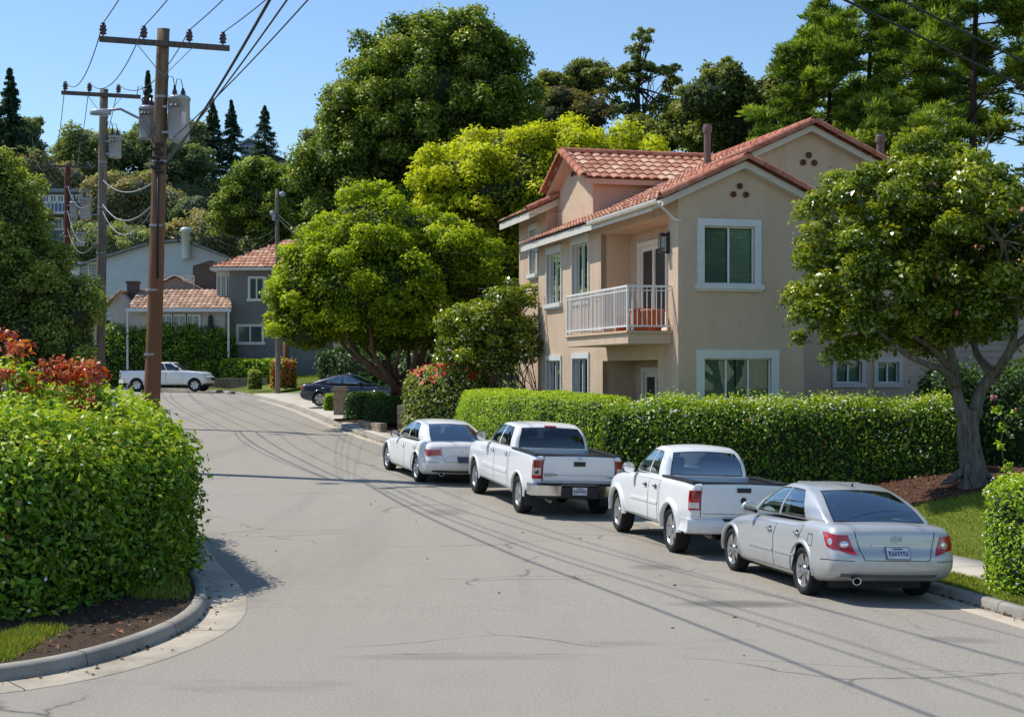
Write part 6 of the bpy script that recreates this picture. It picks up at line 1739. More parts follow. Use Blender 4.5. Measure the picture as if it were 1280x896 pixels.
    f1 = P(1208, 500); br = [([P(1215, 540), P(1200, 505), P(1192, 455), P(1175, 385), P(1150, 330)], .15), ([P(1196, 480, 28.9), P(1180, 463, 28.6), P(1150, 452, 28.3), P(1115, 430, 28.2), P(1090, 405, 28.2)], .10),
        ([P(1190, 460, 29), P(1160, 432, 29), P(1125, 405, 29.2), P(1085, 380, 29.3)], .085), ([P(1216, 520), P(1226, 490), P(1240, 470), P(1255, 450, 28.6), P(1268, 420, 28.3), P(1272, 370, 28.2)], .16),
        ([P(1240, 470), P(1222, 440, 29.4), P(1205, 400, 29.8), P(1200, 340, 30)], .10), ([P(1175, 385), P(1120, 345, 29.6), P(1060, 320, 29.8)], .06), ([P(1150, 330), P(1130, 260), P(1120, 200)], .05), ([P(1200, 340, 30), P(1215, 270, 30), P(1230, 215, 29.6)], .05),
        ([P(1255, 450, 28.6), P(1300, 400, 28.8), P(1330, 330, 29)], .08), ([P(1272, 370, 28.2), P(1250, 300, 28), P(1200, 250, 28)], .05)]
    for pts, r0 in br: m.tube(*finer(pts, [r0 * (1 - .75 * i / (len(pts) - 1)) for i in range(len(pts))]), 12)
    lob = [(*P(1125, 300), 1.9, 2.0, 1.7), (*P(1050, 375), 1.15, 1.5, 1.05), (*P(1190, 275), 1.35, 1.8, 1.35), (*P(1235, 330, 28.6), 1.1, 1.5, 1.2), (*P(1120, 385), 1.7, 1.6, .9), (*P(1080, 290), .9, 1.3, 1.0), (*P(1200, 375), 1.2, 1.5, .75), (*P(1300, 300), 1.2, 1.6, 1.3), (*P(1150, 215), .7, .9, .6), (*P(1025, 300), .35, .5, .25), (*P(1250, 385, 28.4), .7, .9, .7), (*P(1055, 425), .9, .9, .5), (*P(1130, 430), 1.0, .9, .45), (*P(1010, 395), .55, .8, .5), (*P(1200, 420, 29.6), .8, .9, .45)]
    cl = lobes_to_clumps(lob, 400, .30, r, lower=-.8, inner=.35)
    for i in r.choice(len(cl), 90, replace=False):
        c = Vector(cl[i, :3]); src = br[int(r.integers(len(br)))][0]; s = min((p for b_, _ in br for p in b_[1:]), key=lambda p: (p - c).length); limb(m, s, c, .028, .006, r, 5, .08, 5)
    m.tube([P(1228, 205, 29), P(1236, 175, 29), P(1248, 160, 29)], [.02, .014, .006], 5); m.tube([P(1236, 175, 29), P(1234, 150, 29)], [.012, .005], 5)
    rough_trunk(m.build('trunk', B_grey, T), .05, 3.2, .10)
    leaf_obj('crown', [clump_leaves(cl, 98000, .105, r, .9, .3, .45, .52, contrast=.45), clump_leaves(cl, 2300, .034, r, .8, .9, .5, .9), clump_leaves(cl, 60, .09, r, .8, .95, .2, .9), clump_leaves(cl, 2600, .036, r, .8, .8, .8, .6)], [L_magn, L_white, L_pinkf, simple('sunlit_leaf_gloss', (.34, .38, .22), .35)], T)  # tiny white flecks and pale leaves stand in for glints on glossy leaves
    r = np.random.default_rng(77)      # feathery branch at the right margin
    T = thing('feathery_tree', 'feathery bright conifer leaning in at the right edge beside the flowering tree', 'tree', (10.6, 25.5, .8)); cl = []; m = MB(); limb(m, (0, 0, -.2), (.2, 0, 5.6), .14, .03, r, 8, .02, 8)
    for i in range(46):
        z = r.uniform(2.2, 5.4); a = r.uniform(0, 6.28); L = r.uniform(.6, 1.55) * (1.15 - z / 8); e = Vector((math.cos(a) * L, math.sin(a) * L, z + .25)); limb(m, (.1, 0, z), e, .03, .006, r, 4, .06, 5)
        for f in (.45, .7, .95): p = Vector((.1, 0, z)).lerp(e, f); cl.append((*p, r.uniform(.16, .3)))
    m.build('trunk', B_brown, T); leaf_obj('crown', [clump_leaves(cl, 15000, .13, r, .7, .2, .5, .2)], [L_yellow], T)
    r = np.random.default_rng(78)
    T = thing('rose_stem', 'single leggy rose stem with small pink blooms above the speckled bush', 'plant', (6.95, 20.3, .2)); m = MB()
    pts = [(0, 0, 1.2), (-.1, 0, 1.75), (-.05, 0, 2.0), (-.2, 0, 2.35)]; m.tube(pts, [.012, .01, .008, .006], 5); m.tube([pts[2], (.12, 0, 2.2)], [.007, .004], 5); m.build('stem', B_brown, T)
    leaf_obj('foliage', [clump_leaves([(-.1, 0, 1.7, .1), (-.08, 0, 1.95, .1), (-.15, 0, 2.2, .1), (.08, 0, 2.15, .08), (0, 0, 1.4, .12)], 160, .055, r, 1, .2, .3), clump_leaves([(-.2, 0, 2.38, .05), (.12, 0, 2.22, .03)], 40, .05, r, 1, .3, .3, .8)], [L_boxwood, simple('dusty_pink_petal', (.35, .13, .14), .7)], T)
    # -------- round bright street tree with flared limbs
    bz = gz(-4.0, 54); zt = 55.0; bx = X(497, zt)
    C = lambda px, py, y=zt: (X(px, y) - bx, y - zt, Z(py, y) - bz)
    lob = [(*C(478, 360), 3.6, 3.3, 2.6), (*C(475, 300), 2.5, 2.6, 1.8), (*C(400, 350), 1.7, 2.0, 1.6), (*C(385, 405), 1.3, 1.8, 1.1), (*C(555, 335), 1.9, 2.2, 1.6), (*C(590, 350), 1.0, 1.5, 1.0), (*C(440, 300), 1.4, 1.6, 1.2), (*C(530, 300), 1.5, 1.6, 1.1), (*C(500, 400), 3.2, 2.6, 1.3), (*C(360, 380), .7, 1.0, .8)]
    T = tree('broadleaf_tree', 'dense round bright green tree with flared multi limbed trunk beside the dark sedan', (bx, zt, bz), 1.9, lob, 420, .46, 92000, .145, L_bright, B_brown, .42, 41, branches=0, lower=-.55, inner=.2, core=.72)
    r = np.random.default_rng(3); m = MB()
    for i in range(13):
        a = 2 * math.pi * i / 13; L = r.uniform(.9, 2.5); e = Vector((math.cos(a) * L * 1.15, math.sin(a) * L, r.uniform(2.9, 3.9))); limb(m, (math.cos(a) * .15, math.sin(a) * .15, r.uniform(1.1, 1.8)), e, .18, .05, r, 7, .07, 7, .08)
    m.build('limbs', B_brown, T)
    # small speckled multi-stem tree by the house corner
    zt = 46; bx = X(652, zt); bz = .95; C = lambda px, py, y=zt: (X(px, y) - bx, y - zt, Z(py, y) - bz)
    tree('small_tree', 'small loose multi stemmed tree with pale flecks against the left end of the house', (bx, zt, bz), 1.4, [(*C(620, 410), 1.25, 1.2, .8), (*C(590, 405), .9, 1.0, .6), (*C(640, 372), .6, .8, .55), (*C(575, 440), .6, .7, .5), (*C(600, 450), 1.2, 1.0, .6), (*C(650, 430), .8, .9, .8)], 190, .30, 22000, .115, L_magn, B_grey, .05, 43, branches=10, extra=[(L_white, 620, .07)], lower=-.8, multi=5)
    # broad yellow-green tree behind the house
    zt = 63; bx = X(690, zt); bz = 1.8; C = lambda px, py, y=zt: (X(px, y) - bx, y - zt, Z(py, y) - bz)
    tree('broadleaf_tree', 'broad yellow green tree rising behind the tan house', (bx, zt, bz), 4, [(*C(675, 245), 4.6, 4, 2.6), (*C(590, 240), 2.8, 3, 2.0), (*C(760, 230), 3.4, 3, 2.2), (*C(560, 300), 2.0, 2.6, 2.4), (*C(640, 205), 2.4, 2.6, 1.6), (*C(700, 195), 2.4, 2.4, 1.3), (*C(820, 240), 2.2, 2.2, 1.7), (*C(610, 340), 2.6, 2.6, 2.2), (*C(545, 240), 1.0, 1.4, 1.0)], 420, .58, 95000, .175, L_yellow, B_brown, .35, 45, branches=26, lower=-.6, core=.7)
    # big dark dome tree
    zt = 88; bx = X(535, zt); bz = 2.3; C = lambda px, py, y=zt: (X(px, y) - bx, y - zt, Z(py, y) - bz)
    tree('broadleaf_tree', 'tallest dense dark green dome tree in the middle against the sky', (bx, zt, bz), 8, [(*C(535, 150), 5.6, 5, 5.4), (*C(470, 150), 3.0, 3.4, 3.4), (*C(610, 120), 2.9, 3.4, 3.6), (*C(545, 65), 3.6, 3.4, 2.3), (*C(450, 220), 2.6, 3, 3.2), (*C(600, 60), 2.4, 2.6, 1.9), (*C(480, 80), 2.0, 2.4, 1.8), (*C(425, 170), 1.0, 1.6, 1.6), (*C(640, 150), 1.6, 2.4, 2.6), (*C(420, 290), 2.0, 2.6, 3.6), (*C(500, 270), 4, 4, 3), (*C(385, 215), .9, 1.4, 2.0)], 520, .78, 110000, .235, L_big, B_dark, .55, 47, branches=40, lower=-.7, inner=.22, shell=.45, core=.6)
    # grey-green evergreen at left
    zt = 50; bx = X(30, zt); bz = 1.2; C = lambda px, py, y=zt: (X(px, y) - bx, y - zt, Z(py, y) - bz)
    tree('evergreen_tree', 'fine leaved grey green evergreen at the left edge behind the corner hedge', (bx, zt, bz), 3, [(*C(3, 365), 2.0, 2.4, 2.8), (*C(36, 350), 1.4, 2, 1.4), (*C(80, 395), 1.1, 1.6, 1.6), (*C(0, 270), 1.6, 1.8, 2.0), (*C(30, 420), 2.2, 2, 1.8), (*C(90, 430), .8, 1.2, 1.1), (*C(-50, 330), 2.4, 2.2, 3.4), (*C(-10, 225), 1.0, 1.2, .9)], 330, .42, 70000, .125, L_olive, B_brown, .22, 49, branches=20, lower=-.8, core=.72)
    zt = 66; bx = X(45, zt); bz = 1.6; C = lambda px, py, y=zt: (X(px, y) - bx, y - zt, Z(py, y) - bz)
    tree('evergreen_tree', 'darker rounded tree just behind the grey green evergreen at left', (bx, zt, bz), 3, [(*C(30, 300), 1.1, 2, 1.6), (*C(0, 290), 2.0, 2.4, 2.2), (*C(40, 400), 2.4, 2.4, 3)], 130, .55, 20000, .19, L_oak, B_dark, .22, 50, branches=10, lower=-.8, core=.74)
    # bright pine-like tree behind pole, and small roadside shrubs
    zt = 108; bx = X(330, zt); bz = 3.0; C = lambda px, py, y=zt: (X(px, y) - bx, y - zt, Z(py, y) - bz)
    tree('pine_tree', 'bright green layered pine behind the slim far pole', (bx, zt, bz), 6, [(*C(330, 250), 3.0, 3, 2.4), (*C(300, 275), 1.9, 2.4, 1.5), (*C(365, 245), 2.2, 2.4, 2.0), (*C(325, 222), 1.7, 2, 1.0), (*C(350, 285), 2.6, 2.6, 1.6), (*C(385, 290), 2, 2, 2.5)], 190, .72, 36000, .36, L_pine, B_dark, .28, 51, branches=20, lower=-.6, aspect=.28, core=.62)
    # tall airy eucalypt and neighbours on the ridge
    zt = 126; bx = X(800, zt); bz = 5.5; C = lambda px, py, y=zt: (X(px, y) - bx, y - zt, Z(py, y) - bz)
    tree('eucalyptus_tree', 'tall airy open crowned tree with visible trunk on the ridge left of the pines', (bx, zt, bz), 26, [(*C(803, 55), 1.2, 1.2, 1.3), (*C(800, 85), 1.9, 1.6, 1.3), (*C(775, 100), 2.2, 1.8, 1.2), (*C(835, 95), 1.1, 1.4, 1.6), (*C(830, 130), 1.6, 1.6, 1.2), (*C(775, 135), 2.4, 2, 1.1), (*C(812, 150), 2.2, 2, .9), (*C(745, 95), 1.0, 1.2, .8)], 170, .42, 17000, .24, L_oak, B_dark, .32, 53, branches=60, lower=-.9, inner=.6, squash=.8, low_fork=.6)
    for i, (px, py, rx, rz_, zt, mt, lab) in enumerate(((697, 112, 1.9, 1.3, 130, L_oak, 'small flat crowned ridge tree next to the dark dome tree'), (735, 105, 2.0, 1.8, 131, L_oak, 'rounded ridge tree touching the tall airy one'), (725, 145, 4.6, 2.6, 122, L_brown, 'brownish broad tree below the ridge trees'), (800, 180, 3.6, 2.4, 118, L_oak, 'dark tree at the foot of the tall airy tree'), (920, 150, 3.9, 3.4, 92, L_oak, 'dull olive oak behind the roof peak'), (885, 160, 2.6, 2.6, 96, L_oak, 'smaller dull oak left of the roof peak'), (965, 160, 2.6, 3.0, 90, L_oak, 'shaded oak tucked below the pine branches'))):
        bx = X(px, zt); bz = gz(bx, zt); c = (0, 0, Z(py, zt) - bz); r = np.random.default_rng(60 + i)
        tree('oak_tree', lab, (bx, zt, bz), c[2] * .8, rand_lobes(c, (rx, rx, rz_), 5, r) + [(0, 0, c[2] * .5, rx, rx, c[2] * .4)], 120, .62, 16000, .26, mt, B_dark, .25, 60 + i, branches=14, lower=-.7, core=.68)
    # pines at right
    for i, (px, zt, ht, rc, nb, nl, lab) in enumerate(((1030, 70, 17.5, 4.3, 34, 66000, 'leftmost tall pine behind the roof with branches against the sky'), (1090, 78, 23, 5.5, 36, 66000, 'tall pine between the leftmost pine and the bare trunked pine'), (1212, 66, 23, 5.0, 34, 66000, 'tall pine with dark bare trunk at the upper right'), (1150, 86, 25, 6.0, 36, 52000, 'rearmost broad pine behind the other pines'), (1295, 72, 22, 5.6, 34, 46000, 'pine at the extreme right edge of the view'))):
        bx = X(px, zt); pine('pine_tree', lab, (bx, zt, gz(bx, zt)), ht, .36, nb, nl, 80 + i, crown0=.22 if i != 2 else .3, reach=rc, needle=.42)
    fir('fir_tree', 'small blue green fir in the sky gap between oak and tall airy tree', (X(862, 125), 125, 9), Z(115, 125) - 9, 2.4, 5000, 91)
    for i, (px, py, zt, rb, lab) in enumerate(((185, 88, 190, 3.2, 'slim dark conifer directly behind the nearest utility pole'), (266, 122, 205, 4.6, 'left one of the two pointed firs on the crest'), (289, 124, 205, 4.6, 'right one of the two pointed firs on the crest'), (331, 131, 225, 5.8, 'broad pointed fir above the brown hilltop roof'), (12, 84, 170, 6.0, 'dark tall conifer against the sky at the far left'), (-8, 100, 165, 5, 'partly cut off conifer at the left margin'))):
        bx = X(px, zt); bz = gz(bx, zt) - .5; fir('fir_tree', lab, (bx, zt, bz), Z(py, zt) - bz, rb, 15000, 93 + i)
    # wooded hillside: individual trees copied from six kinds
    r = np.random.default_rng(8); protos = []
    for i in range(6):
        rr = np.random.default_rng(200 + i); mt = [L_far, L_far3, L_far, L_far2, L_far, L_far3][i]
        t = tree('hillside_tree', None, (0, 0, 0), 5, rand_lobes((0, 0, 7.2), (4.9, 4.9, 3.9), 6, rr) + [(0, 0, 3.8, 4.2, 4.2, 2.8)], 110, .95, 13000, .38, mt, B_dark, .3, 200 + i, branches=10, lower=-.7, core=.74, coremat=M_farcore, coretint=.42); protos.append(t)
    used = [False] * 6; n = 0
    for zt, h0, dx in ((114, 7.5, 7.5), (128, 9, 8), (146, 10.5, 9), (166, 11, 10), (190, 11.5, 10.5), (218, 12, 12), (250, 12, 14)):
        x = -zt * .40
        while x < zt * .40:
            x += dx * r.uniform(.8, 1.2)
            px = 640 + x / k(zt)
            if zt < 152 and 12 < px < 150: continue
            if zt == 166 and 250 < px < 415: continue
            if zt == 218 and 250 < px < 410: continue
            if zt == 250 and 270 < px < 390: continue
            if zt == 190 and 255 < px < 405: continue
            if zt <= 118 and (70 < px < 310): continue
            if px > 655 and zt > 150: continue
            i = int(r.integers(6)); y = zt + r.normal() * 3
            o = protos[i] if not used[i] else copy_tree(protos[i]); used[i] = True
            s = h0 / 11.0 * r.uniform(.82, 1.15); o.scale = (s * r.uniform(.9, 1.15), s * r.uniform(.9, 1.15), s); o.rotation_euler.z = r.uniform(0, 6.28); o.location = (x, y, gz(x, y) - .3)
            tag(o, 'rounded hazy green tree on the wooded hillside in the background', 'tree', 'trees of the wooded hillside'); n += 1
    for i, u in enumerate(used):
        if not u:
            for ch in list(protos[i].children): bpy.data.objects.remove(ch)
            bpy.data.objects.remove(protos[i])
# ------------------------------------------------------------------ poles, wires, small things
def wood(name, lo, hi, red=0):
    t = NT(name); v = t.coord((14, 14, .55)); n = t.noise(v, 1.5, 6, .7); b = t.noise(t.coord(), .5, 4)
    c = t.ramp(n, [(.3, lo), (.62, hi)])
    sep = t.new('ShaderNodeSeparateXYZ'); t.L(t.coord(), sep.inputs[0])
    if red: c = t.mix(t.ramp(t.math('ADD', t.math('MULTIPLY', sep.outputs['Z'], .1), t.math('MULTIPLY', b, .3)), [(.65, .75), (1.05, .0)]), c, (.20, .085, .04))
    t.princ(c, .9, 0, .2, 0, t.bump(n, .8, .03)); MATS[name] = t.m; return t.m
W_red = wood('weathered_pole_wood', (.06, .038, .026), (.24, .165, .115), 1); W_grey = wood('grey_pole_wood', (.08, .066, .056), (.26, .22, .185)); W_rust = wood('reddish_pole_wood', (.06, .022, .016), (.17, .065, .045)); W_arm = wood('crossarm_wood', (.05, .042, .038), (.14, .12, .11))
M_tr = simple('transformer_grey', (.34, .37, .41), .45, .1, var=.08); M_ins = simple('insulator_glaze', (.055, .03, .035), .25, var=.2); M_cable = simple('black_cable', (.012, .012, .013), .6); M_calum = simple('bare_conductor', (.30, .30, .31), .5, .4); M_galv = simple('galvanised_steel', (.30, .31, .32), .5, .7)

def transformer(parent, c, r_, h, yaw, s=1.0, label=True):
    m = MB(); Mx = Matrix.Translation(c)
    m.lathe([(0, -h / 2), (r_ * .95, -h / 2), (r_ * .99, -h / 2 + .03), (r_, h / 2 - .05), (r_ * 1.07, h / 2 - .05), (r_ * 1.07, h / 2 + .01), (r_ * .9, h / 2 + .05), (0, h / 2 + .09)], 24, 0, Mx)
    d = Vector((math.cos(yaw), math.sin(yaw), 0))
    for z in (-h * .3, h * .3): m.bar(Vector(c) + d * r_ * .9 + Vector((0, 0, z)), Vector(c) + d * (r_ + .22) + Vector((0, 0, z)), .10, .06, 1)
    T = m.build('transformer', [M_tr, M_galv], parent)
    for q, hh in ((-.35, .30), (.35, .24)):
        p = Vector(c) + Vector((q * r_, q * r_ * .4, h / 2 + .03)); b = MB()
        b.lathe([(.045, 0), (.05, .05), (.085, .06), (.05, .08), (.08, .11), (.045, .13), (.07, .16), (.04, .18), (.03, hh), (0, hh + .01)], 12, 0, Matrix.Translation(p))
        b.tube([p + Vector((0, 0, hh)), p + Vector((-.05, 0, hh + .22)), p + Vector((-.16, 0, hh + .25)), p + Vector((-.2, 0, hh + .02))], .012, 5, 0); b.build('bushing', M_ins, T)
    b = MB()
    for q in (-.5, 0, .5): b.lathe([(.03, 0), (.05, .03), (.03, .06), (.02, .1), (0, .1)], 10, 1, Matrix.Translation(Vector(c) + Vector((q * r_ * .8, -r_ * 1.0, h * .28))) @ Matrix.Rotation(math.pi / 2, 4, 'X'))
    b.build('terminal', [M_ins, M_galv], T)
    if label:
        pl = MB(); pl.box(Vector(c) + Vector((r_ * .62, -r_ * .80, 0)), (.13, .012, .34), 0, Matrix.Rotation(.66, 3, 'Z')); pl.build('marker_plate', simple('pink_plate', (.62, .5, .52), .5), T)
    return T

def insulator(parent, p, s=1.0):
    m = MB(); m.lathe([(.016, -.12), (.016, .03), (.06, .03), (.075, .05), (.05, .08), (.07, .10), (.085, .125), (.055, .15), (.07, .18), (.06, .22), (.035, .235), (.05, .26), (0, .27)], 12, 0, Matrix.Translation(p) @ Matrix.Scale(s, 4)); return m.build('insulator', M_ins, parent)

ANCH = {}
def pole(key, label, base, H, r0, r1, mat, arm=None, yaw=0, tilt=(0, 0), ins=()):
    T = thing('utility_pole', label, 'utility pole', base)
    m = MB(); rr = np.random.default_rng(int(H * 100)); n = 16; pts = []; rad = []
    for i in range(n + 1):
        t = i / n; pts.append((tilt[0] * t + math.sin(t * 5) * .02, tilt[1] * t, -.5 + (H + .5) * t)); rad.append((r0 + (r1 - r0) * t) * (1 + rr.normal() * .012))
    m.tube(pts, rad, 16); m.tube([(tilt[0], tilt[1], H), (tilt[0], tilt[1], H + .01)], [r1 * .98, r1 * .7], 16); m.build('shaft', mat, T)
    at = lambda z: Vector((tilt[0] * z / H, tilt[1] * z / H, z))
    hw = MB()      # steps, bolts and bands
    for z in np.arange(3, H - .5, 1.7): hw.lathe([(r0 * 1.0 + (r1 - r0) * z / H + .008, -.03), (r0 + (r1 - r0) * z / H + .012, 0), (r0 + (r1 - r0) * z / H + .008, .03)], 14, 0, Matrix.Translation(at(z)))
    hw.build('steel_band', M_galv, T)
    c, s = math.cos(yaw), math.sin(yaw)
    if arm:
        L, z, off = arm; m = MB(); d = Vector((c, s, 0)); f = Vector((s, -c, 0)); o = at(z) + f * (r1 + .07) + d * off
        m.bar(o - d * L / 2, o + d * L / 2, .12, .14); m.build('crossarm', W_arm, T, .008)
        for sg in (-1, 1):
            b = MB(); b.bar(o + d * (sg * L * .22 - off) - Vector((0, 0, .05)) + f * .07, at(z - .85) + f * (r1 + .02), .035, .012); b.build('crossarm_brace', M_galv, T)
        for i, q in enumerate(ins):
            p = o + d * q + Vector((0, 0, .09)); insulator(T, p, 1.25); ANCH[(key, i)] = Vector(base) + p + Vector((0, 0, .32))
    ANCH[key] = (Vector(base), at); return T

def wire(label, a, b, sag, r_=.012, mat=None, n=28, group='overhead wires'):
    a = Vector(a); b = Vector(b); m = MB()
    pts = [a.lerp(b, i / n) - Vector((0, 0, sag * 4 * (i / n) * (1 - i / n))) - a for i in range(n + 1)]
    m.tube(pts, r_, 5); o = m.build('overhead_wire', mat or M_cable, None, loc=a); return tag(o, label, 'wire', group)

def make_poles():
    k = lambda z: z / 1810.0; X = lambda px, z: (px - 640) * k(z); Z = lambda py, z: CH + (465 - py) * k(z)
    yaw = math.atan2(.33, .94)
    b1 = (-9.62, 38.3, float(g(38.3)) + .1); b2 = (-15.5, 54.2, float(g(54)) + .1); b3 = (X(83, 100), 100, 4.2); b4 = (X(347, 84), 84, float(g(84)) + .3)
    H1 = Z(37, 38.3) - b1[2]; H2 = Z(112, 54.2) - b2[2]; H3 = Z(205, 100) - b3[2]; H4 = Z(237, 84) - b4[2]
    za = lambda py, z, b: Z(py, z) - b[2]
    T1 = pole('1', 'nearest tall weathered utility pole with crossarm and two grey transformers', b1, H1, .23, .165, W_red, (3.35, za(54, 38, b1), .02), yaw, (.42, .0), (-1.58, -.55, .62, 1.5))
    at = ANCH['1'][1]
    q = at(za(148, 38, b1)); transformer(T1, (q.x + .50, q.y - .10, q.z), .285, 1.12, math.pi)
    q = at(za(150, 38, b1)); transformer(T1, (q.x - .42, q.y + .28, q.z), .22, .82, .3, label=False)
    m = MB(); q = at(8.2); m.tube([(q.x, q.y - .2, 5.0), (q.x + .02, q.y - .22, 8.2)], .03, 6); 
    for i in range(7): z = 7.8 + i * .12; m.box((q.x + .05 * (-1)**i, q.y - .2, z), (.22, .16, .07))
    m.build('cable_bracket', M_cable, T1)
    m = MB(); q = at(8.9); m.tube([(q.x - .1, q.y, 8.5), (q.x - .5, q.y - .1, 9.2), (q.x - 1.0, q.y - .2, 9.45), (q.x - 1.35, q.y - .3, 9.4)], .035, 8); m.lathe([(0, .06), (.1, .05), (.17, 0), (.16, -.1), (.0, -.12)], 14, 1, Matrix.Translation((q.x - 1.5, q.y - .3, 9.38)) @ Matrix.Diagonal((1.7, .8, 1, 1))); m.build('street_light_arm', [M_galv, M_tr], T1)
    T2 = pole('2', 'second utility pole, greyer and farther, with a crossarm reaching left', b2, H2, .20, .15, W_grey, (2.85, za(119, 54, b2), -.12), yaw * .9, (.25, 0), (-1.28, -.42, .62))
    at = ANCH['2'][1]; q = at(za(184, 54, b2)); transformer(T2, (q.x + .45, q.y - .05, q.z), .24, .78, math.pi, label=False)
    m = MB()
    for z in (za(170, 54, b2), za(268, 54, b2), za(305, 54, b2)): q = at(z); m.box((q.x - .2, q.y - .1, z), (.3, .06, .06))
    m.build('cable_bracket', M_galv, T2)
    T3 = pole('3', 'third utility pole, reddish brown, rising beyond the left trees', b3, H3, .24, .2, W_rust, (3.4, za(209, 100, b3), .1), yaw, (.1, 0), (-1.3, 0.1, 1.2))
    at = ANCH['3'][1]
    for dx, py, r_, h in ((.55, 263, .3, 1.0), (1.35, 262, .36, 1.4), (1.0, 300, .3, .9)): q = at(za(py, 100, b3)); transformer(T3, (q.x + dx, q.y - .3, q.z), r_, h, math.pi, label=False)
    T4 = pole('4', 'slim plain utility pole between the grey house and the round bright tree', b4, H4, .15, .12, W_grey, None, 0, (.0, 0))
    m = MB(); q = ANCH['4'][1](H4 - 1.6); m.box((q.x - .2, q.y - .1, q.z), (.2, .2, .4)); m.lathe([(0, -.15), (.14, -.1), (.16, .1), (0, .18)], 12, 0, Matrix.Translation((q.x - .28, q.y - .1, q.z + .2))); m.lathe([(0, -.15), (.18, -.1), (.2, .1), (0, .18)], 12, 0, Matrix.Translation((q.x + .3, q.y - .1, q.z + 1.3))); m.build('pole_lamp', M_tr, T4)
    # primary conductors over the street and to the other poles
    far = [Vector((4.3, -2, 11.6)), Vector((5.3, -1.6, 11.6)), Vector((6.4, -1.2, 11.6)), Vector((7.3, -.9, 11.6))]
    nm = ['leftmost', 'second', 'third', 'rightmost']
    for i in range(4): wire(f'thin {nm[i]} wire rising from the near crossarm over the street', ANCH[('1', i)], far[i], 1.0, .014)
    for i in range(3): wire(f'thin sagging wire between the two near crossarms, {nm[i]} insulator', ANCH[('1', i)], ANCH[('2', i)], .75, .014)
    for i in range(3): wire(f'thin wire from the second pole crossarm to the third pole, {nm[i]} insulator', ANCH[('2', i)], ANCH[('3', i)], 1.4, .015)
    for i in range(2): wire(f'faint {("left", "right")[i]} wire running up to the hill from the third pole', ANCH[('3', i)], (X(40 + 60 * i, 170), 170, Z(170 + i * 8, 170)), 2.0, .02)
    P1 = lambda py: Vector(b1) + ANCH['1'][1](za(py, 38, b1)); P2 = lambda py: Vector(b2) + ANCH['2'][1](za(py, 54, b2)); P3 = lambda py: Vector(b3) + ANCH['3'][1](za(py, 100, b3)); P4 = lambda py: Vector(b4) + ANCH['4'][1](za(py, 84, b4))
    wire('thick black bundled cable running up to the right from the near pole', P1(204) + Vector((.2, -.15, 0)), (3.5, -2, 8.8), .65, .024)
    wire('slim cable parallel to the thick black bundle', P1(198) + Vector((.2, -.15, 0)), (4.6, -2, 9.2), .5, .016)
    wire('second slim cable parallel to the thick black bundle', P1(172) + Vector((.3, 0, 0)), (6.4, -1.5, 10.4), .6, .014)
    wire('upper pale sagging cable between the first and second poles', P1(221), P2(224), .42, .02, M_calum); wire('middle pale sagging cable between the first and second poles', P1(246), P2(254), .62, .022, M_calum); wire('lower pale looping cable between the first and second poles', P1(246), P2(262), .95, .014, M_calum)
    for i, (a, b, s) in enumerate(((230, 232, 1.2), (268, 262, 1.6), (290, 285, 1.2), (305, 312, 1.8))): wire(f'pale drooping cable from the second to the third pole, number {i + 1} from the top'.replace(f'number {i + 1} from the top', ('highest one', 'upper middle one', 'lower middle one', 'lowest one')[i]), P2(a), P3(b), s, .014, M_calum)
    for i, (a, b, s) in enumerate(((205, 268, .7), (214, 275, 1.5), (225, 283, 1.6), (232, 291, 1.8))): wire(('highest', 'upper middle', 'lower middle', 'lowest')[i] + ' cable of the fan between the near pole and the slim far pole', P1(a), P4(b), s * .7, .006, M_cable if i < 2 else M_calum)
    Hh = bpy.data.objects['stucco_house']; Mx = Matrix.Translation(Hh.location) @ Matrix.Rotation(Hh.rotation_euler.z, 4, 'Z')
    wire('upper service wire from the near pole to the tower gable of the tan house', P1(206), Mx @ Vector((.58, 11.6, 8.0)), .7, .007); wire('service wire from the near pole to the left wall of the tan house', P1(212), Mx @ Vector((-.02, 12.0, 6.75)), .8, .007)
    wire('service cable drooping across the round tree to the house, upper strand', P4(268), Mx @ Vector((.24, 13.0, 5.7)), 1.4, .022); wire('service cable drooping across the round tree to the house, lower strand', P4(272), Mx @ Vector((.24, 12.8, 5.62)), 1.75, .022)
    wire('black cable slanting across the pines at upper right, lower strand', (-2.9, 12, 8.83), (16.07, 32, 6.98), .05, .02); wire('black cable slanting across the pines at upper right, upper strand', (-.5, 12, 7.95), (13.6, 29.5, 7.72), .05, .018)
    # -------- posts, pillar, walls, bins
    def post(name, label, x, y, h, w, mat, cap=0, cat='post'):
        z = gz(x, y) - .1; m = MB(); m.lathe([(w * .75, -.1), (w * .7, h * .5), (w * .66, h - .03), (w * .5, h), (0, h)], 12, 0, None); 
        T = thing(name, label, cat, (x, y, z)); m.build('shaft', mat, T)
        if cap: c = MB(); c.box((0, 0, h + .05), (w * 2.1, w * 2.1, .10)); c.box((0, 0, h + .13), (w * 1.5, w * 1.5, .06)); c.build('cap', mat, T, .01)
        return T
    post('wooden_post', 'short thick wooden post by the far front lawn', -14.2, 91.0, 3.0, .28, W_red); post('wooden_post', 'shorter squat post beside the thick far post', -14.0, 89.6, 1.6, .2, W_grey); post('wooden_post', 'upright wooden post behind the roof of the dark sedan', -9.9, 76.5, 2.6, .30, W_grey)
    st = concrete_mat('stone_block', (.20, .16, .12), (.38, .31, .24))
    T = thing('stone_pillar', 'short square stone gate pillar with cap beside the dark sedan', 'pillar', (X(425, 60), 60, gz(X(425, 60), 60))); m = MB(); m.bbox(-.24, .24, -.24, .24, -.2, 1.05); m.build('shaft', st, T, .02); m = MB(); m.bbox(-.33, .33, -.33, .33, 1.052, 1.15); m.bbox(-.26, .26, -.26, .26, 1.152, 1.22); m.build('cap', st, T, .015)
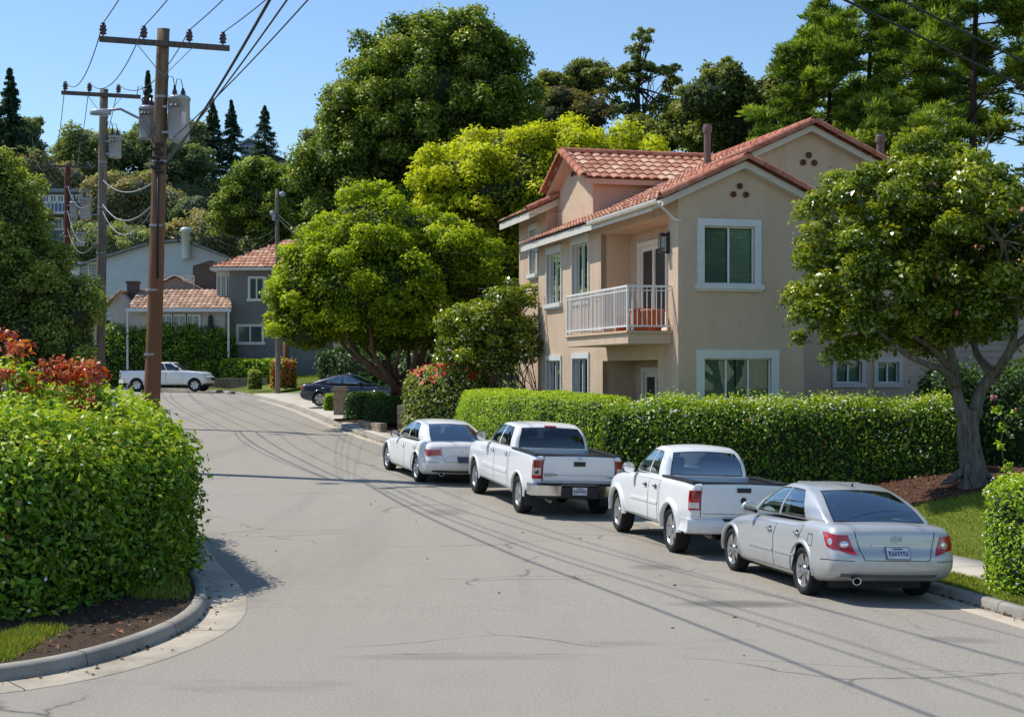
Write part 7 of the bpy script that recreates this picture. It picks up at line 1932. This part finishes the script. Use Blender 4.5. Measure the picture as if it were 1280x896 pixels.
    def stones(name, label, a, b, h, th, seed):
        a, b = np.array(a), np.array(b); L = np.linalg.norm(b - a); d = (b - a) / L; r = np.random.default_rng(seed); m = MB(); rot = Matrix.Rotation(math.atan2(d[1], d[0]), 3, 'Z'); z0 = gz(*a) - .1; rows = max(2, int(h / .16)); ht = h / rows
        for j in range(rows):
            x = 0
            while x < L:
                w = min(r.uniform(.22, .5), L - x + .001); p = d * (x + w / 2); m.box((p[0], p[1], (j + .5) * ht), (w - .015, th + r.uniform(-.03, .03), ht - .012), 0, rot); x += w
        o = m.build(name, st, None, .012, loc=(a[0], a[1], z0)); return tag(o, label, 'wall')
    stones('stone_wall', 'low grey dry stone wall end ahead of the white luxury sedan', (-3.95, 51.4), (-2.9, 50.9), 1.05, .5, 4); stones('stone_edging', 'low rough stone edging below the dark boxwoods', (-5.6, 53.6), (-4.5, 50.8), .34, .25, 6); stones('brick_wall', 'low brick retaining wall behind the far white truck', (-20.2, 94.4), (-15.8, 93.6), .75, .3, 8)
    for i, (px, lab) in enumerate(((96, 'left one of two dark green bins at the far left kerb'), (104, 'right one of two dark green bins at the far left kerb'))):
        x = X(px, 92.5); y = 93.8; T = thing('wheelie_bin', lab, 'bin', (x, y, gz(x, y)), .1); m = MB(); m.box((0, 0, .55), (.42, .6, .95), 0, None, 1.2); m.build('body', simple('bin_green', (.02, .045, .03), .5), T, .03); m = MB(); m.box((0, -.02, 1.07), (.56, .78, .07)); m.build('lid', simple('bin_green', (.02, .045, .03), .5), T, .02)
        m = MB()
        for sx in (-.2, .2): m.lathe([(0, -.03), (.1, -.03), (.1, .03), (0, .03)], 12, 0, Matrix.Translation((sx, .3, .1)) @ Matrix.Rotation(math.pi / 2, 4, 'Y'))
        m.build('wheel', M_rub, T)
    T = thing('drain_cover', 'dark iron drain cover in the far driveway mouth', 'drain cover', (-17.2, 88.6, float(g(88.6)) + .02)); m = MB(); m.lathe([(0, .05), (.35, .05), (.42, .02), (.42, -.05)], 20); m.build('lid', M_galv, T)
    # litter: fallen leaves in gutters, on soil and scattered over the road
    r = np.random.default_rng(21); P = []
    for (poly, left, n, lo, hi) in ((KLs, True, 420, -.42, .1), (KRs, False, 700, -.3, .15)):
        T_ = np.gradient(poly, axis=0); T_ /= np.linalg.norm(T_, axis=1)[:, None]; Nn = np.c_[-T_[:, 1], T_[:, 0]] * (1 if left else -1)
        ok = np.where((poly[:, 1] > 11) & (poly[:, 1] < 56))[0]; i = r.choice(ok, n); d = lo + (hi - lo) * r.random(n)**.5; d = np.minimum(d, -.02); q = poly[i] + Nn[i] * d[:, None] + T_[i] * r.uniform(-.25, .25, (n, 1))
        P.append(np.c_[q, g(q[:, 1]) + .022 - (0 if left else .085)])
    q = np.c_[r.uniform(-6, 6, 45), r.uniform(11, 34, 45)]; P.append(np.c_[q, g(q[:, 1]) + .012])
    P = np.concatenate(P); V, F, t = leaves(P, np.tile([0, 0, 1.0], (len(P), 1)) + r.normal(size=P.shape) * .35, .055, r, .5)
    tag(leaf_obj('fallen_leaves', [(V, F, t)], [leaf_mat('dry_leaf', (.07, .035, .015), (.20, .10, .04), (.42, .30, .16), .1, .8, .1)]), 'dry brown leaves scattered along the kerbs and gutters', 'leaf litter', kind='stuff')
    q = np.c_[r.uniform(5, 15, 5200), r.uniform(26, 33, 5200)]; dr, dl = offroad(q); q = q[(dr > 1.2)]; zz = terr(q[:, 0], q[:, 1]); mask = zone_mulch(q, *offroad(q)) > .5; q, zz = q[mask], zz[mask]
    q2 = np.c_[r.uniform(-12, -4, 3500), r.uniform(13, 22, 3500)]; dr, dl = offroad(q2); q2 = q2[(dl > .25) & (dl < 2.2)]; z2 = terr(q2[:, 0], q2[:, 1]); P = np.r_[np.c_[q, zz + .02], np.c_[q2, z2 + .02]]
    V, F, t = leaves(P, np.tile([0, 0, 1.0], (len(P), 1)) + r.normal(size=P.shape) * .4, .075, r, .4)
    tag(leaf_obj('mulch_chips', [(V, F, t)], [leaf_mat('bark_chip', (.05, .018, .012), (.15, .06, .035), (.32, .17, .10), .0, .9, .1)]), 'reddish bark mulch and dead leaves under the tree and hedges', 'mulch', kind='stuff')
# ------------------------------------------------------------------ assemble
make_ground()
make_grass()
HOUSE = make_house()
bpy.context.view_layer.update()
make_balcony_things(HOUSE)
make_far_houses()
make_cars()
make_vegetation()
make_poles()

# camera: level, ~51 mm, 2.95 m above the street
cam = bpy.data.cameras.new('camera'); co = bpy.data.objects.new('camera', cam); COL.objects.link(co)
co.location = (0, 0, CH); co.rotation_euler = (R(90), 0, 0)
cam.sensor_width = 36; cam.lens = 36 * 1810 / 1280; cam.shift_y = 17 / 1280
cam.clip_start = .1; cam.clip_end = 5000
scene.camera = co

# light
sun_dir = Vector((-.94, .35, 0)).normalized(); EL = 55.0
az = math.atan2(sun_dir.x, sun_dir.y)
sd = bpy.data.lights.new('sun', 'SUN'); so = bpy.data.objects.new('sun', sd); COL.objects.link(so)
sd.energy = 5.0; sd.angle = R(.53); sd.color = (1.0, .94, .84)
v = Vector((sun_dir.x * math.cos(R(EL)), sun_dir.y * math.cos(R(EL)), math.sin(R(EL))))
so.rotation_euler = v.to_track_quat('Z', 'Y').to_euler(); so.location = v * 60
w = bpy.data.worlds.new('World'); scene.world = w; w.use_nodes = True
nt = w.node_tree; bg = nt.nodes['Background']; sk = nt.nodes.new('ShaderNodeTexSky'); sk.sky_type = 'NISHITA'
sk.sun_disc = False; sk.sun_elevation = R(EL); sk.sun_rotation = az; sk.altitude = 50; sk.air_density = 1.0; sk.dust_density = .1; sk.ozone_density = 1.2
mu = nt.nodes.new('ShaderNodeMix'); mu.data_type = 'RGBA'; mu.blend_type = 'MULTIPLY'; mu.inputs[0].default_value = 1
mu.inputs[7].default_value = (.88, 1.0, 1.09, 1)
nt.links.new(sk.outputs[0], mu.inputs[6]); nt.links.new(mu.outputs[2], bg.inputs['Color']); bg.inputs['Strength'].default_value = .15
scene.view_settings.view_transform = 'Standard'; scene.view_settings.look = 'None'; scene.view_settings.exposure = 0; scene.view_settings.gamma = 1
scene.cycles.max_bounces = 8; scene.cycles.transparent_max_bounces = 10; scene.cycles.diffuse_bounces = 3; scene.cycles.caustics_reflective = False; scene.cycles.caustics_refractive = False
